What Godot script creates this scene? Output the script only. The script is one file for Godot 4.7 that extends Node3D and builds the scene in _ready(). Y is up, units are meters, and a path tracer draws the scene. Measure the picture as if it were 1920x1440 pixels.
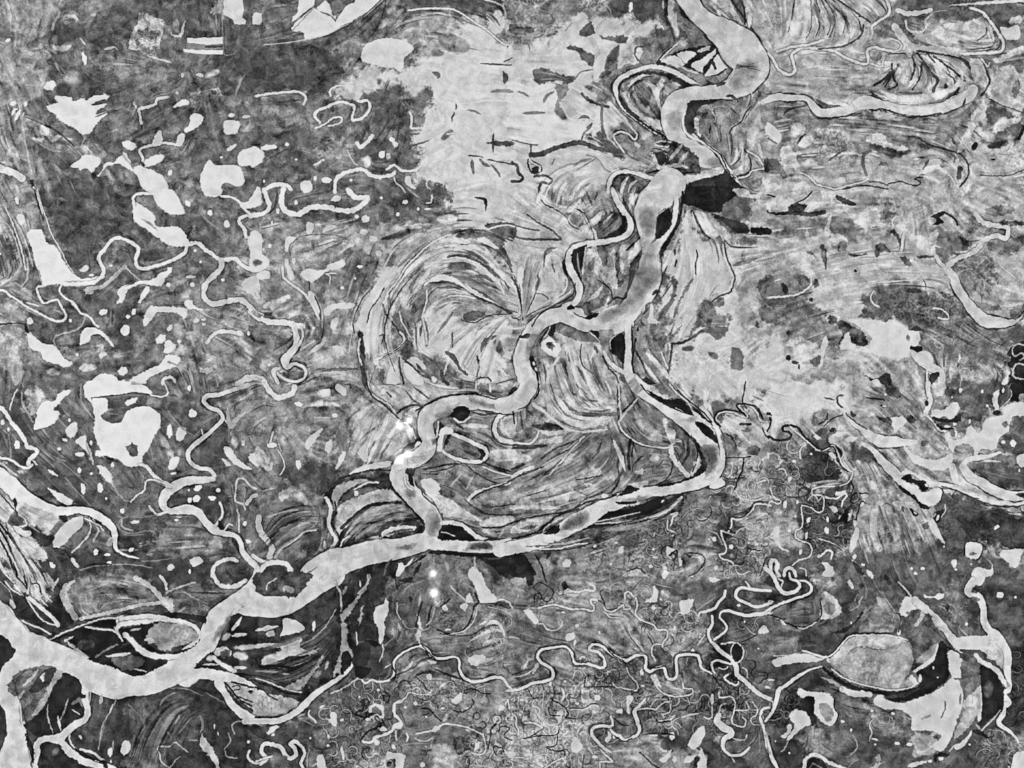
extends Node3D
# A large glossy print of an aerial view of a river plain, photographed square on.
# The print lies in the plane z = 0; one millimetre of it is one pixel of the photograph.
# Traced outlines (in millimetres from the print's upper left corner of view) give both the
# print's picture and the pieces of the sheet (river, lakes, creeks, woods ...).

const PW := 1920.0
const PH := 1440.0
const W := 2048          # picture size in texels
const H := 1568
const LW := 480          # coarse ground tone
const LH := 360
const OFF := Vector2(64, 64)   # texel of the view's corner
const MARGIN := 64.0    # the sheet goes on beyond the view

var items: Array = []
var T := PackedFloat32Array()
var n1 := FastNoiseLite.new()
var wob := PackedFloat32Array()
var tex := PackedFloat32Array()
var print_sheet: Node3D
var mat: StandardMaterial3D
var level := 0
var river: MeshInstance3D

func q(kind: String, tone: int, width: float, pts: Array, called := "", label := ""):
	items.append([kind, float(tone), width, run_on(kind, PackedFloat32Array(pts)), called, label])

# what reaches the edge of the view goes on past it, to the edge of the sheet
func run_on(kind: String, f: PackedFloat32Array) -> PackedFloat32Array:
	if kind in ["c", "v", "n", "s"]:
		var st := 3 if kind in ["v", "n"] else 2
		var n := f.size() / st
		for e in [[n - 1, n - 2], [0, 1]]:
			var p := Vector2(f[e[0] * st], f[e[0] * st + 1])
			var b := Vector2(f[e[1] * st], f[e[1] * st + 1])
			if p.x < 8.0 or p.y < 8.0 or p.x > PW - 8.0 or p.y > PH - 8.0:
				var o := p + (p - b).normalized() * 90.0
				var add := PackedFloat32Array([o.x, o.y])
				if st == 3:
					add.append(f[e[0] * st + 2])
				if e[0] == 0:
					add.append_array(f)
					f = add
				else:
					f.append_array(add)
	elif kind in ["l", "i", "f", "r"]:
		for i in range(0, f.size() - 1, 2):
			var far := 26.0 + 14.0 * sin(f[i] * 0.7 + f[i + 1] * 1.3)
			if f[i] <= 1.0:
				f[i] -= far
			elif f[i] >= PW - 1.0:
				f[i] += far
			if f[i + 1] <= 1.0:
				f[i + 1] -= far
			elif f[i + 1] >= PH - 1.0:
				f[i + 1] += far
	return f

func _ready():
	# camera
	var cam := Camera3D.new()
	cam.name = "camera"
	add_child(cam)
	cam.position = Vector3(0, 0, 2.0)
	cam.fov = rad_to_deg(2.0 * atan(0.72 / 2.0))
	cam.near = 0.05
	cam.far = 40.0
	cam.current = true
	# a dim room, no sky
	var we := WorldEnvironment.new()
	we.name = "environment"
	var env := Environment.new()
	env.background_mode = Environment.BG_COLOR
	env.background_color = Color(0.05, 0.05, 0.05)
	env.tonemap_mode = Environment.TONE_MAPPER_LINEAR
	env.tonemap_exposure = 1.0
	env.sdfgi_enabled = true
	env.ssao_enabled = true
	env.ssil_enabled = true
	we.environment = env
	add_child(we)
	# two large soft lights, left and right of the photographer
	area(Vector3(-5.6, 0.1, 2.7), 52.5)
	area(Vector3(5.6, 0.1, 2.7), 48.0)
	# the traced print
	trace_00()
	trace_01()
	trace_02()
	trace_03()
	trace_04()
	trace_05()
	trace_06()
	trace_07()
	trace_08()
	trace_09()
	trace_10()
	trace_11()
	trace_12()
	trace_13()
	trace_14()
	trace_15()
	paint()
	var tex := ImageTexture.create_from_image(to_image())
	mat = StandardMaterial3D.new()
	mat.albedo_texture = tex
	mat.roughness = 0.62
	mat.metallic_specular = 0.08
	mat.clearcoat_enabled = true
	mat.clearcoat = 1.0
	mat.clearcoat_roughness = 0.05
	build_sheet()
	lamps()

func area(at: Vector3, energy: float):
	var l := AreaLight3D.new()
	l.name = "soft_light"
	l.area_size = Vector2(3.6, 3.6)
	l.light_energy = energy
	l.light_color = Color(1, 1, 1)
	l.shadow_enabled = true
	add_child(l, true)
	l.look_at_from_position(at, Vector3(0, 0, 0))

# ---------------------------------------------------------------- curves
func smooth(p: PackedVector2Array, closed: bool, step := 4.0) -> PackedVector2Array:
	var o := PackedVector2Array()
	var n := p.size()
	var last := n if closed else n - 1
	for i in range(last):
		var a: Vector2 = p[(i - 1 + n) % n] if (closed or i > 0) else p[0]
		var b: Vector2 = p[i]
		var c: Vector2 = p[(i + 1) % n]
		var d: Vector2 = p[(i + 2) % n] if (closed or i + 2 < n) else p[n - 1]
		var k := maxi(1, int(b.distance_to(c) / step))
		for j in range(k):
			var t := float(j) / k
			o.append(b.cubic_interpolate(c, a, d, t))
	if not closed:
		o.append(p[n - 1])
	return o

func pairs(f: PackedFloat32Array) -> PackedVector2Array:
	var o := PackedVector2Array()
	for i in range(0, f.size() - 1, 2):
		o.append(Vector2(f[i], f[i + 1]))
	return o

func ragged(p: PackedVector2Array, amount: float) -> PackedVector2Array:
	var o := PackedVector2Array()
	for v in p:
		var j := Vector2(n1.get_noise_2d(v.x * 7.0, v.y * 7.0), n1.get_noise_2d(v.y * 7.0 + 500.0, v.x * 7.0))
		j += 0.8 * Vector2(n1.get_noise_2d(v.x * 21.0 + 90.0, v.y * 21.0), n1.get_noise_2d(v.y * 21.0, v.x * 21.0 + 300.0))
		o.append(v + j * amount)
	return o

func triples(f: PackedFloat32Array) -> Array:
	var c := PackedVector2Array()
	var w := PackedVector2Array()
	for i in range(0, f.size() - 2, 3):
		c.append(Vector2(f[i], f[i + 1]))
		w.append(Vector2(f[i + 2], 0))
	# the same subdivision for both: widths ride along
	var oc := PackedVector2Array()
	var ow := PackedFloat32Array()
	var n := c.size()
	for i in range(n - 1):
		var a: Vector2 = c[maxi(i - 1, 0)]
		var d: Vector2 = c[mini(i + 2, n - 1)]
		var k := maxi(1, int(c[i].distance_to(c[i + 1]) / 4.0))
		for j in range(k):
			var t := float(j) / k
			oc.append(c[i].cubic_interpolate(c[i + 1], a, d, t))
			ow.append(lerpf(w[i].x, w[i + 1].x, t * t * (3.0 - 2.0 * t)))
	oc.append(c[n - 1])
	ow.append(w[n - 1].x)
	return [oc, ow]

func ellipse(x: float, y: float, rx: float, ry: float, deg: float) -> PackedVector2Array:
	var o := PackedVector2Array()
	var c := cos(deg_to_rad(deg))
	var s := sin(deg_to_rad(deg))
	var k := 14
	for i in range(k):
		var a := TAU * i / k
		var r := 1.0 + 0.45 * n1.get_noise_2d(x * 7.0 + cos(a) * 60.0, y * 7.0 + sin(a) * 60.0)
		var u := cos(a) * rx * r
		var v := sin(a) * ry * r
		o.append(Vector2(x + u * c - v * s, y + u * s + v * c))
	return o

# ---------------------------------------------------------------- raster
# coverage of a polygon (texel coordinates), even-odd, two sub-lines a row; blends tone into T
func fill(poly: PackedVector2Array, tone: float, grain: float, alpha := 1.0, keep := 0.08):
	poly = poly.duplicate()
	for i in range(poly.size()):
		poly[i] += OFF
	var n := poly.size()
	var y0 := 1e9
	var y1 := -1e9
	for v in poly:
		y0 = minf(y0, v.y)
		y1 = maxf(y1, v.y)
	var ra := maxi(0, int(floor(y0)))
	var rb := mini(H - 1, int(ceil(y1)))
	for y in range(ra, rb + 1):
		for sub in range(2):
			var yy := y + 0.25 + 0.5 * sub
			var xs := PackedFloat32Array()
			for i in range(n):
				var a := poly[i]
				var b := poly[(i + 1) % n]
				if (a.y <= yy) != (b.y <= yy):
					xs.append(a.x + (yy - a.y) / (b.y - a.y) * (b.x - a.x))
			xs.sort()
			for k in range(0, xs.size() - 1, 2):
				span(y, xs[k], xs[k + 1], tone, grain, alpha * (0.5 if sub == 0 else 0.9), keep)

func span(y: int, xa: float, xb: float, tone: float, grain: float, alpha: float, keep: float):
	if xb <= 0.0 or xa >= W:
		return
	xa = maxf(xa, 0.0)
	xb = minf(xb, W - 0.001)
	var ia := int(xa)
	var ib := int(xb)
	var row := y * W
	for x in range(ia, ib + 1):
		var a := alpha
		if x == ia:
			a *= 1.0 - (xa - ia)
		if x == ib:
			a *= xb - ib
		var i := row + x
		T[i] += (tone + grain * wob[i] + keep * tex[i] - T[i]) * a

# a stroke of varying width: distance to each short piece
func stroke(c: PackedVector2Array, w: PackedFloat32Array, tone: float, grain: float, alpha := 1.0, keep := 0.1):
	for i in range(c.size() - 1):
		var a := c[i] + OFF
		var b := c[i + 1] + OFF
		var wa := w[i] * 0.5
		var wb := w[i + 1] * 0.5
		var r := maxf(wa, wb) + 1.0
		var x0 := maxi(0, int(minf(a.x, b.x) - r))
		var x1 := mini(W - 1, int(maxf(a.x, b.x) + r) + 1)
		var y0 := maxi(0, int(minf(a.y, b.y) - r))
		var y1 := mini(H - 1, int(maxf(a.y, b.y) + r) + 1)
		var d := b - a
		var ll := maxf(d.length_squared(), 0.0001)
		for y in range(y0, y1 + 1):
			var row := y * W
			var py := y + 0.5 - a.y
			for x in range(x0, x1 + 1):
				var px := x + 0.5 - a.x
				var t := clampf((px * d.x + py * d.y) / ll, 0.0, 1.0)
				var ex := px - d.x * t
				var ey := py - d.y * t
				var cv := wa + (wb - wa) * t + 0.5 - sqrt(ex * ex + ey * ey)
				if cv > 0.0:
					var k := row + x
					T[k] += (tone + grain * wob[k] + keep * tex[k] - T[k]) * minf(cv, 1.0) * alpha

func scaled(p: PackedVector2Array, s: float) -> PackedVector2Array:
	var o := PackedVector2Array()
	for v in p:
		o.append(v * s)
	return o

func noise_bytes(seed_: int, freq: float, w: int, h: int, type := FastNoiseLite.TYPE_SIMPLEX_SMOOTH, oct := 2, warp := 0.0) -> PackedByteArray:
	var f := FastNoiseLite.new()
	f.seed = seed_
	f.frequency = freq
	f.noise_type = type
	f.fractal_type = FastNoiseLite.FRACTAL_FBM
	f.fractal_octaves = oct
	if warp > 0.0:
		f.domain_warp_enabled = true
		f.domain_warp_amplitude = warp
		f.domain_warp_frequency = freq * 0.9
		f.domain_warp_fractal_type = FastNoiseLite.DOMAIN_WARP_FRACTAL_PROGRESSIVE
		f.domain_warp_fractal_octaves = 3
	var im := f.get_image(w, h, false, false, false)
	im.convert(Image.FORMAT_L8)
	return im.get_data()

func blurred(a: PackedFloat32Array, w: int, h: int, k: int) -> PackedFloat32Array:
	var im := Image.create_from_data(w, h, false, Image.FORMAT_RF, a.to_byte_array())
	im.resize(maxi(1, w / k), maxi(1, h / k), Image.INTERPOLATE_TRILINEAR if k > 2 else Image.INTERPOLATE_BILINEAR)
	im.resize(w, h, Image.INTERPOLATE_CUBIC)
	return im.get_data().to_float32_array()

func low_fill(buf: PackedFloat32Array, poly: PackedVector2Array, value: float) -> PackedFloat32Array:
	var n := poly.size()
	var y0 := 1e9
	var y1 := -1e9
	for v in poly:
		y0 = minf(y0, v.y)
		y1 = maxf(y1, v.y)
	for y in range(maxi(0, int(floor(y0))), mini(LH - 1, int(ceil(y1))) + 1):
		var yy := y + 0.5
		var xs := PackedFloat32Array()
		for i in range(n):
			var a := poly[i]
			var b := poly[(i + 1) % n]
			if (a.y <= yy) != (b.y <= yy):
				xs.append(a.x + (yy - a.y) / (b.y - a.y) * (b.x - a.x))
		xs.sort()
		for k in range(0, xs.size() - 1, 2):
			for x in range(maxi(0, int(xs[k] + 0.5)), mini(LW - 1, int(xs[k + 1] - 0.5)) + 1):
				buf[y * LW + x] = value
	return buf

# ---------------------------------------------------------------- the picture
func paint():
	n1.seed = 7
	n1.frequency = 0.02
	n1.noise_type = FastNoiseLite.TYPE_SIMPLEX_SMOOTH
	T.resize(W * H)
	wob.resize(W * H)
	tex.resize(W * H)
	# coarse ground tone and speckle strength
	var base := PackedFloat32Array()
	base.resize(LW * LH)
	base.fill(120.0)
	var spk := PackedFloat32Array()
	spk.resize(LW * LH)
	var q4 := float(LW) / PW
	for it in items:
		if it[0] == "r":
			base = low_fill(base, scaled(smooth(pairs(it[3]), true, 12.0), q4), it[1])
		elif it[0] == "m":
			spk = low_fill(spk, scaled(pairs(it[3]), q4), it[1])
	base = blurred(base, LW, LH, 2)
	spk = blurred(spk, LW, LH, 4)
	# direction of the grain: doubled angles spread from every traced line
	var GW := 192
	var GH := 144
	var gx := PackedFloat32Array()
	var gy := PackedFloat32Array()
	var gw := PackedFloat32Array()
	gx.resize(GW * GH)
	gy.resize(GW * GH)
	gw.resize(GW * GH)
	for it in items:
		var pl := PackedVector2Array()
		if it[0] in ["c", "s", "a"]:
			pl = smooth(pairs(it[3]), false, 6.0)
		elif it[0] in ["v", "n"]:
			pl = triples(it[3])[0]
		for i in range(pl.size() - 1):
			var d := pl[i + 1] - pl[i]
			var ang := d.angle() * 2.0
			var cx := int(pl[i].x / 10.0)
			var cy := int(pl[i].y / 10.0)
			if cx < 0 or cy < 0 or cx >= GW or cy >= GH:
				continue
			var wgt := d.length() * (3.0 if it[0] == "a" else 1.0)
			gx[cy * GW + cx] += cos(ang) * wgt
			gy[cy * GW + cx] += sin(ang) * wgt
			gw[cy * GW + cx] += wgt
	var gs := PackedFloat32Array()
	gs.resize(GW * GH)
	for i in range(GW * GH):
		gs[i] = sqrt(gx[i] * gx[i] + gy[i] * gy[i])
	gs = blurred(gs, GW, GH, 6)
	for k in [2, 4, 8, 16]:
		var bx := blurred(gx, GW, GH, k)
		var by := blurred(gy, GW, GH, k)
		var f: float = 0.8 if k < 8 else 0.4
		for i in range(GW * GH):
			gx[i] += bx[i] * f
			gy[i] += by[i] * f
	# grain drawn out along those directions, at half size
	var w2 := W / 2
	var h2 := H / 2
	var fine := noise_bytes(3, 0.17, w2, h2, FastNoiseLite.TYPE_SIMPLEX, 2)
	var mid := noise_bytes(5, 0.07, w2, h2, FastNoiseLite.TYPE_SIMPLEX, 3)
	var la := PackedFloat32Array()
	var lb := PackedFloat32Array()
	la.resize(w2 * h2)
	lb.resize(w2 * h2)
	var dirx := PackedFloat32Array()
	var diry := PackedFloat32Array()
	dirx.resize(GW * GH)
	diry.resize(GW * GH)
	for i in range(GW * GH):
		var an := atan2(gy[i], gx[i]) * 0.5
		dirx[i] = cos(an)
		diry[i] = sin(an)
	for y in range(h2):
		for x in range(w2):
			var sa := 0
			var sb := 0
			for sg in [1.0, -1.0]:
				var px := float(x)
				var py := float(y)
				var ox := 0.0
				var oy := 0.0
				for s in range(7):
					var g := clampi(int((py - 32.0) * 0.2), 0, GH - 1) * GW + clampi(int((px - 32.0) * 0.2), 0, GW - 1)
					var dx := dirx[g]
					var dy := diry[g]
					if s == 0:
						dx *= sg
						dy *= sg
					elif dx * ox + dy * oy < 0.0:
						dx = -dx
						dy = -dy
					ox = dx
					oy = dy
					px += dx * 2.0
					py += dy * 2.0
					var ix := clampi(int(px), 0, w2 - 1)
					var iy := clampi(int(py), 0, h2 - 1)
					sa += fine[iy * w2 + ix]
					sb += mid[iy * w2 + ix]
			la[y * w2 + x] = sa / 14.0 - 127.5
			lb[y * w2 + x] = sb / 14.0 - 127.5
	var ia := Image.create_from_data(w2, h2, false, Image.FORMAT_RF, la.to_byte_array())
	ia.resize(W, H, Image.INTERPOLATE_CUBIC)
	la = ia.get_data().to_float32_array()
	ia = Image.create_from_data(w2, h2, false, Image.FORMAT_RF, lb.to_byte_array())
	ia.resize(W, H, Image.INTERPOLATE_CUBIC)
	lb = ia.get_data().to_float32_array()
	var wx := noise_bytes(11, 0.028, W, H, FastNoiseLite.TYPE_SIMPLEX_SMOOTH, 4)
	var wy := noise_bytes(12, 0.028, W, H, FastNoiseLite.TYPE_SIMPLEX_SMOOTH, 4)
	var blot := noise_bytes(13, 0.035, W, H, FastNoiseLite.TYPE_SIMPLEX, 4, 34.0)
	var dots := noise_bytes(14, 0.12, W, H, FastNoiseLite.TYPE_SIMPLEX, 2)
	var clus := noise_bytes(16, 0.01, W, H, FastNoiseLite.TYPE_SIMPLEX, 2)
	var big := noise_bytes(17, 0.013, W, H, FastNoiseLite.TYPE_SIMPLEX, 5, 60.0)
	var tiny := noise_bytes(15, 0.45, W, H, FastNoiseLite.TYPE_SIMPLEX, 1)
	var lk := float(LW) / PW
	for y in range(H):
		for x in range(W):
			var i := y * W + x
			var u := clampi(int((x - OFF.x + (wx[i] - 127.5) * 0.17 + (dots[i] - 127.5) * 0.035) * lk), 0, LW - 1)
			var v := clampi(int((y - OFF.y + (wy[i] - 127.5) * 0.17 + (blot[i] - 127.5) * 0.035) * lk), 0, LH - 1)
			var b := base[v * LW + u]
			var amp := 1.0 - absf(b - 140.0) / 110.0
			amp = 0.34 + 0.66 * maxf(amp, 0.0)
			var s := spk[v * LW + u]
			var dk := clampf((dots[i] - 127.5) / 55.0, -1.0, 1.0)
			var cl := clampf((clus[i] - 95.0) / 70.0, 0.1, 1.2)
			var bl := blot[i] - 127.5
			var lic := clampf((b - 78.0) / 50.0, 0.12, 1.0)
			if b > 185.0:
				amp *= 0.6
				s *= 0.8
				dk = minf(dk * 1.4 + 0.5, 0.25)
			var t := amp * (lic * (la[i] * 0.65 * (0.4 + cl) + lb[i] * (0.3 + 0.5 * cl)) + bl * 0.36 + (dots[i] - 127.5) * 0.1 + (big[i] - 127.5) * 0.2) + s * dk * (0.05 + 0.16 * cl)
			tex[i] = t
			T[i] = b + t
			wob[i] = bl / 70.0 + (big[i] - 127.5) / 90.0 + (tiny[i] - 127.5) / 400.0
	scatter(base, spk, dirx, diry, gs, GW, GH)
	ridges(false)
	# traced things in the order they lie over one another
	for it in items:
		var k: String = it[0]
		var tone: float = it[1]
		if k in ["l", "i"]:
			var mid_tone := tone > 55.0 and tone < 198.0
			var p := smooth(pairs(it[3]), true, 2.5)
			if mid_tone:
				# ragged, see-through at the rim: two passes, the outer one weak
				fill(ragged(p, 5.5), tone, 12.0, 0.5, 0.8)
				fill(ragged(p, 2.5), tone, 10.0, 0.7, 0.8)
			elif tone <= 55.0:
				fill(ragged(p, 3.6), tone, 6.0, 0.7, 0.3)
				fill(ragged(p, 2.0), tone, 5.0, 0.85, 0.25)
			else:
				fill(ragged(p, 4.5), tone - 12.0, 6.0, 0.45, 0.3)
				fill(ragged(p, 1.9), tone, 5.0)
		elif k == "f":
			var fp := PackedVector2Array()
			var cp := pairs(it[3])
			for j in range(cp.size()):
				for e in range(8):
					fp.append(cp[j].lerp(cp[(j + 1) % cp.size()], e / 8.0))
			fill(ragged(fp, 1.5), tone, 5.0)
			if it[4] == "speckled_field":
				fill(ragged(fp, 1.5), tone, 30.0, 1.0, 0.9)
		elif k == "p":
			var f: PackedFloat32Array = it[3]
			for j in range(0, f.size(), 5):
				fill(ellipse(f[j], f[j + 1], f[j + 2], f[j + 3], f[j + 4]), tone, 4.0)
		elif k in ["c", "s"]:
			var c := smooth(pairs(it[3]), false, 3.0)
			var w := PackedFloat32Array()
			var m := c.size()
			for j in range(m):
				var ww: float = it[2] * (0.86 if tone > 185.0 else 1.0) * (1.0 + 0.45 * n1.get_noise_2d(c[j].x * 5.0, c[j].y * 5.0) + 0.4 * n1.get_noise_2d(c[j].x * 17.0, c[j].y * 17.0))
				if k == "s":
					ww *= 0.25 + 0.9 * sin(PI * (j + 0.5) / m)
				w.append(ww)
			c = ragged(c, 1.2)
			if k == "c" and tone > 185.0 and it[2] >= 3.0:
				var wd := PackedFloat32Array()
				for j in range(m):
					wd.append(w[j] + 4.5 * clampf(minf(j, m - 1 - j) / 3.0, 0.0, 1.0))
				stroke(c, wd, tone - 120.0, 12.0, 0.2, 0.4)
			if k == "s" and it[2] > 8.0:
				# broad patches: a faint spread with a narrower core
				for e in [1.15, 0.85, 0.55]:
					var we := PackedFloat32Array()
					for j in range(m):
						we.append(w[j] * e)
					stroke(c, we, tone, 12.0, 0.3, 0.8)
				continue
			stroke(c, w, tone, 9.0, 0.92 if k == "c" else 0.8, 0.5 if tone < 190.0 else 0.15)
		elif k in ["v", "n"]:
			var r := triples(it[3])
			var c2: PackedVector2Array = ragged(r[0], 1.2)
			var w2_: PackedFloat32Array = r[1]
			var wd2 := PackedFloat32Array()
			for j in range(w2_.size()):
				w2_[j] *= (1.0 if k == "n" else 0.9) + 0.14 * n1.get_noise_2d(c2[j].x * 4.0, c2[j].y * 4.0) + 0.08 * n1.get_noise_2d(c2[j].x * 18.0, c2[j].y * 18.0)
				wd2.append(w2_[j] + 7.5 * (0.7 + 1.6 * n1.get_noise_2d(c2[j].x * 3.0, c2[j].y * 3.0)) * clampf(minf(j, w2_.size() - 1 - j) / 6.0 - 0.5, 0.0, 1.0))
			stroke(c2, wd2, 52.0, 14.0, 0.36, 0.3)
			stroke(c2, w2_, tone, 9.0, 1.0, 0.2)
		elif k == "g":
			soft(smooth(pairs(it[3]), true), tone)
	ridges(true)
	# the print is crisp: a little edge contrast and paper grain
	var b1 := blurred(T, W, H, 4)
	var b2 := blurred(T, W, H, 16)
	for i in range(W * H):
		T[i] = T[i] + 0.42 * (T[i] - b1[i]) + 0.26 * (T[i] - b2[i]) + (tiny[i] - 127.5) * 0.09

# scroll bars: pale ridges and dark swales between two guide lines
func ridges(after: bool):
	var rng := RandomNumberGenerator.new()
	rng.seed = 97 if after else 53
	var sets := [
		[12, 1.0, [958, 545, 930, 490, 885, 450, 830, 440, 780, 465], [955, 590, 925, 570, 885, 550, 845, 548, 805, 570]],
		[10, 0.8, [945, 592, 900, 600, 850, 625, 820, 660, 800, 700], [955, 600, 935, 640, 925, 690, 920, 720, 930, 740]],
		[8, 0.7, [975, 600, 970, 560, 960, 520, 955, 480], [985, 600, 1000, 560, 1015, 520, 1040, 470]],
		[13, 0.9, [1485, 0, 1480, 30, 1475, 60, 1465, 85], [1560, 0, 1600, 25, 1618, 50, 1610, 75]],
		[13, 0.9, [1680, 120, 1665, 140, 1645, 155, 1630, 165], [1740, 100, 1790, 115, 1815, 140, 1810, 170]],
		[4, 0.7, [1640, 170, 1700, 185, 1760, 185, 1800, 170], [1630, 182, 1700, 200, 1770, 198, 1815, 180]],
		[10, 0.9, [1030, 650, 1040, 700, 1060, 750, 1100, 790], [1110, 660, 1120, 700, 1140, 735, 1160, 750]],
		[7, 0.9, [1010, 750, 1040, 790, 1090, 808, 1140, 800], [1060, 740, 1090, 760, 1130, 765, 1160, 755]],
		[12, 0.8, [970, 895, 1030, 865, 1080, 830, 1110, 800], [990, 950, 1060, 935, 1120, 915, 1150, 890]],
		[7, 0.7, [700, 720, 690, 640, 700, 570, 740, 510, 800, 460], [760, 690, 740, 640, 745, 590, 780, 530, 830, 480]],
		[9, 0.9, [490, 1215, 540, 1200, 590, 1180, 625, 1150], [500, 1290, 550, 1280, 600, 1250, 635, 1200]],
		[8, 0.9, [625, 1000, 640, 950, 680, 915, 730, 900], [650, 1030, 690, 1000, 740, 975, 790, 965]],
		[10, 0.5, [240, 1430, 260, 1370, 300, 1320, 350, 1305], [330, 1430, 350, 1390, 370, 1350, 400, 1330]],
		[8, 0.6, [490, 1000, 520, 960, 560, 945, 600, 950], [500, 1050, 540, 1020, 580, 1000, 610, 995]],
		[9, 0.6, [1000, 380, 1020, 340, 1060, 310, 1110, 300], [1090, 400, 1090, 370, 1110, 345, 1130, 340]],
		[7, 0.9, [1165, 390, 1165, 360, 1175, 340, 1190, 335], [1200, 400, 1210, 370, 1225, 355, 1240, 350]],
		[8, 0.9, [1170, 165, 1180, 190, 1200, 210, 1230, 225], [1215, 150, 1230, 165, 1240, 190, 1245, 215]],
		[9, 1.0, [0, 985, 20, 1030, 40, 1070, 60, 1110], [20, 980, 50, 1020, 75, 1060, 95, 1100]],
		[6, 0.7, [1700, 300, 1740, 285, 1770, 290, 1790, 310], [1730, 335, 1760, 325, 1780, 330, 1790, 340]],
		[5, 0.5, [870, 1190, 900, 1160, 930, 1160, 950, 1200], [880, 1250, 920, 1250, 945, 1230, 955, 1210]],
		[8, 0.7, [700, 770, 690, 810, 680, 850, 670, 890], [760, 770, 745, 800, 720, 840, 700, 870]],
		[7, 0.9, [1040, 420, 1060, 390, 1085, 370, 1110, 365], [1120, 440, 1140, 425, 1155, 410, 1165, 400]],
		[6, 0.7, [1180, 960, 1230, 950, 1270, 930, 1290, 915], [1120, 1000, 1180, 990, 1240, 970, 1280, 945]]]
	for st in sets:
		var a := pairs(PackedFloat32Array(st[2]))
		var b := pairs(PackedFloat32Array(st[3]))
		var amount: float = st[1]
		var n: int = st[0] * (1 if after else 3)
		for k in range(n):
			var t := (k + rng.randf_range(0.1, 0.9)) / n
			var g := PackedVector2Array()
			for j in range(a.size()):
				g.append(a[j].lerp(b[j], t) + Vector2(rng.randf_range(-2, 2), rng.randf_range(-2, 2)))
			g = smooth(g, false, 4.0)
			var full := g.size()
			var from := int(full * rng.randf_range(0.0, 0.45))
			var to := int(full * rng.randf_range(0.55, 1.0))
			g = ragged(g.slice(from, to), 1.6)
			if g.size() < 4:
				continue
			var m := g[g.size() / 2]
			var here := T[clampi(int(m.y + OFF.y), 0, H - 1) * W + clampi(int(m.x + OFF.x), 0, W - 1)]
			var dark := rng.randf() < 0.5
			var ww := rng.randf_range(2.0, 4.4) if dark else rng.randf_range(3.5, 9.0)
			var w := PackedFloat32Array()
			for j in range(g.size()):
				w.append(ww * (0.25 + 0.85 * sin(PI * (j + 0.5) / g.size())))
			var to_tone := here - rng.randf_range(22.0, 58.0) * amount if dark else here + rng.randf_range(15.0, 42.0) * amount
			stroke(g, w, clampf(to_tone, 30.0, 212.0), 6.0, 0.42 if after else 0.7, 0.5)

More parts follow.
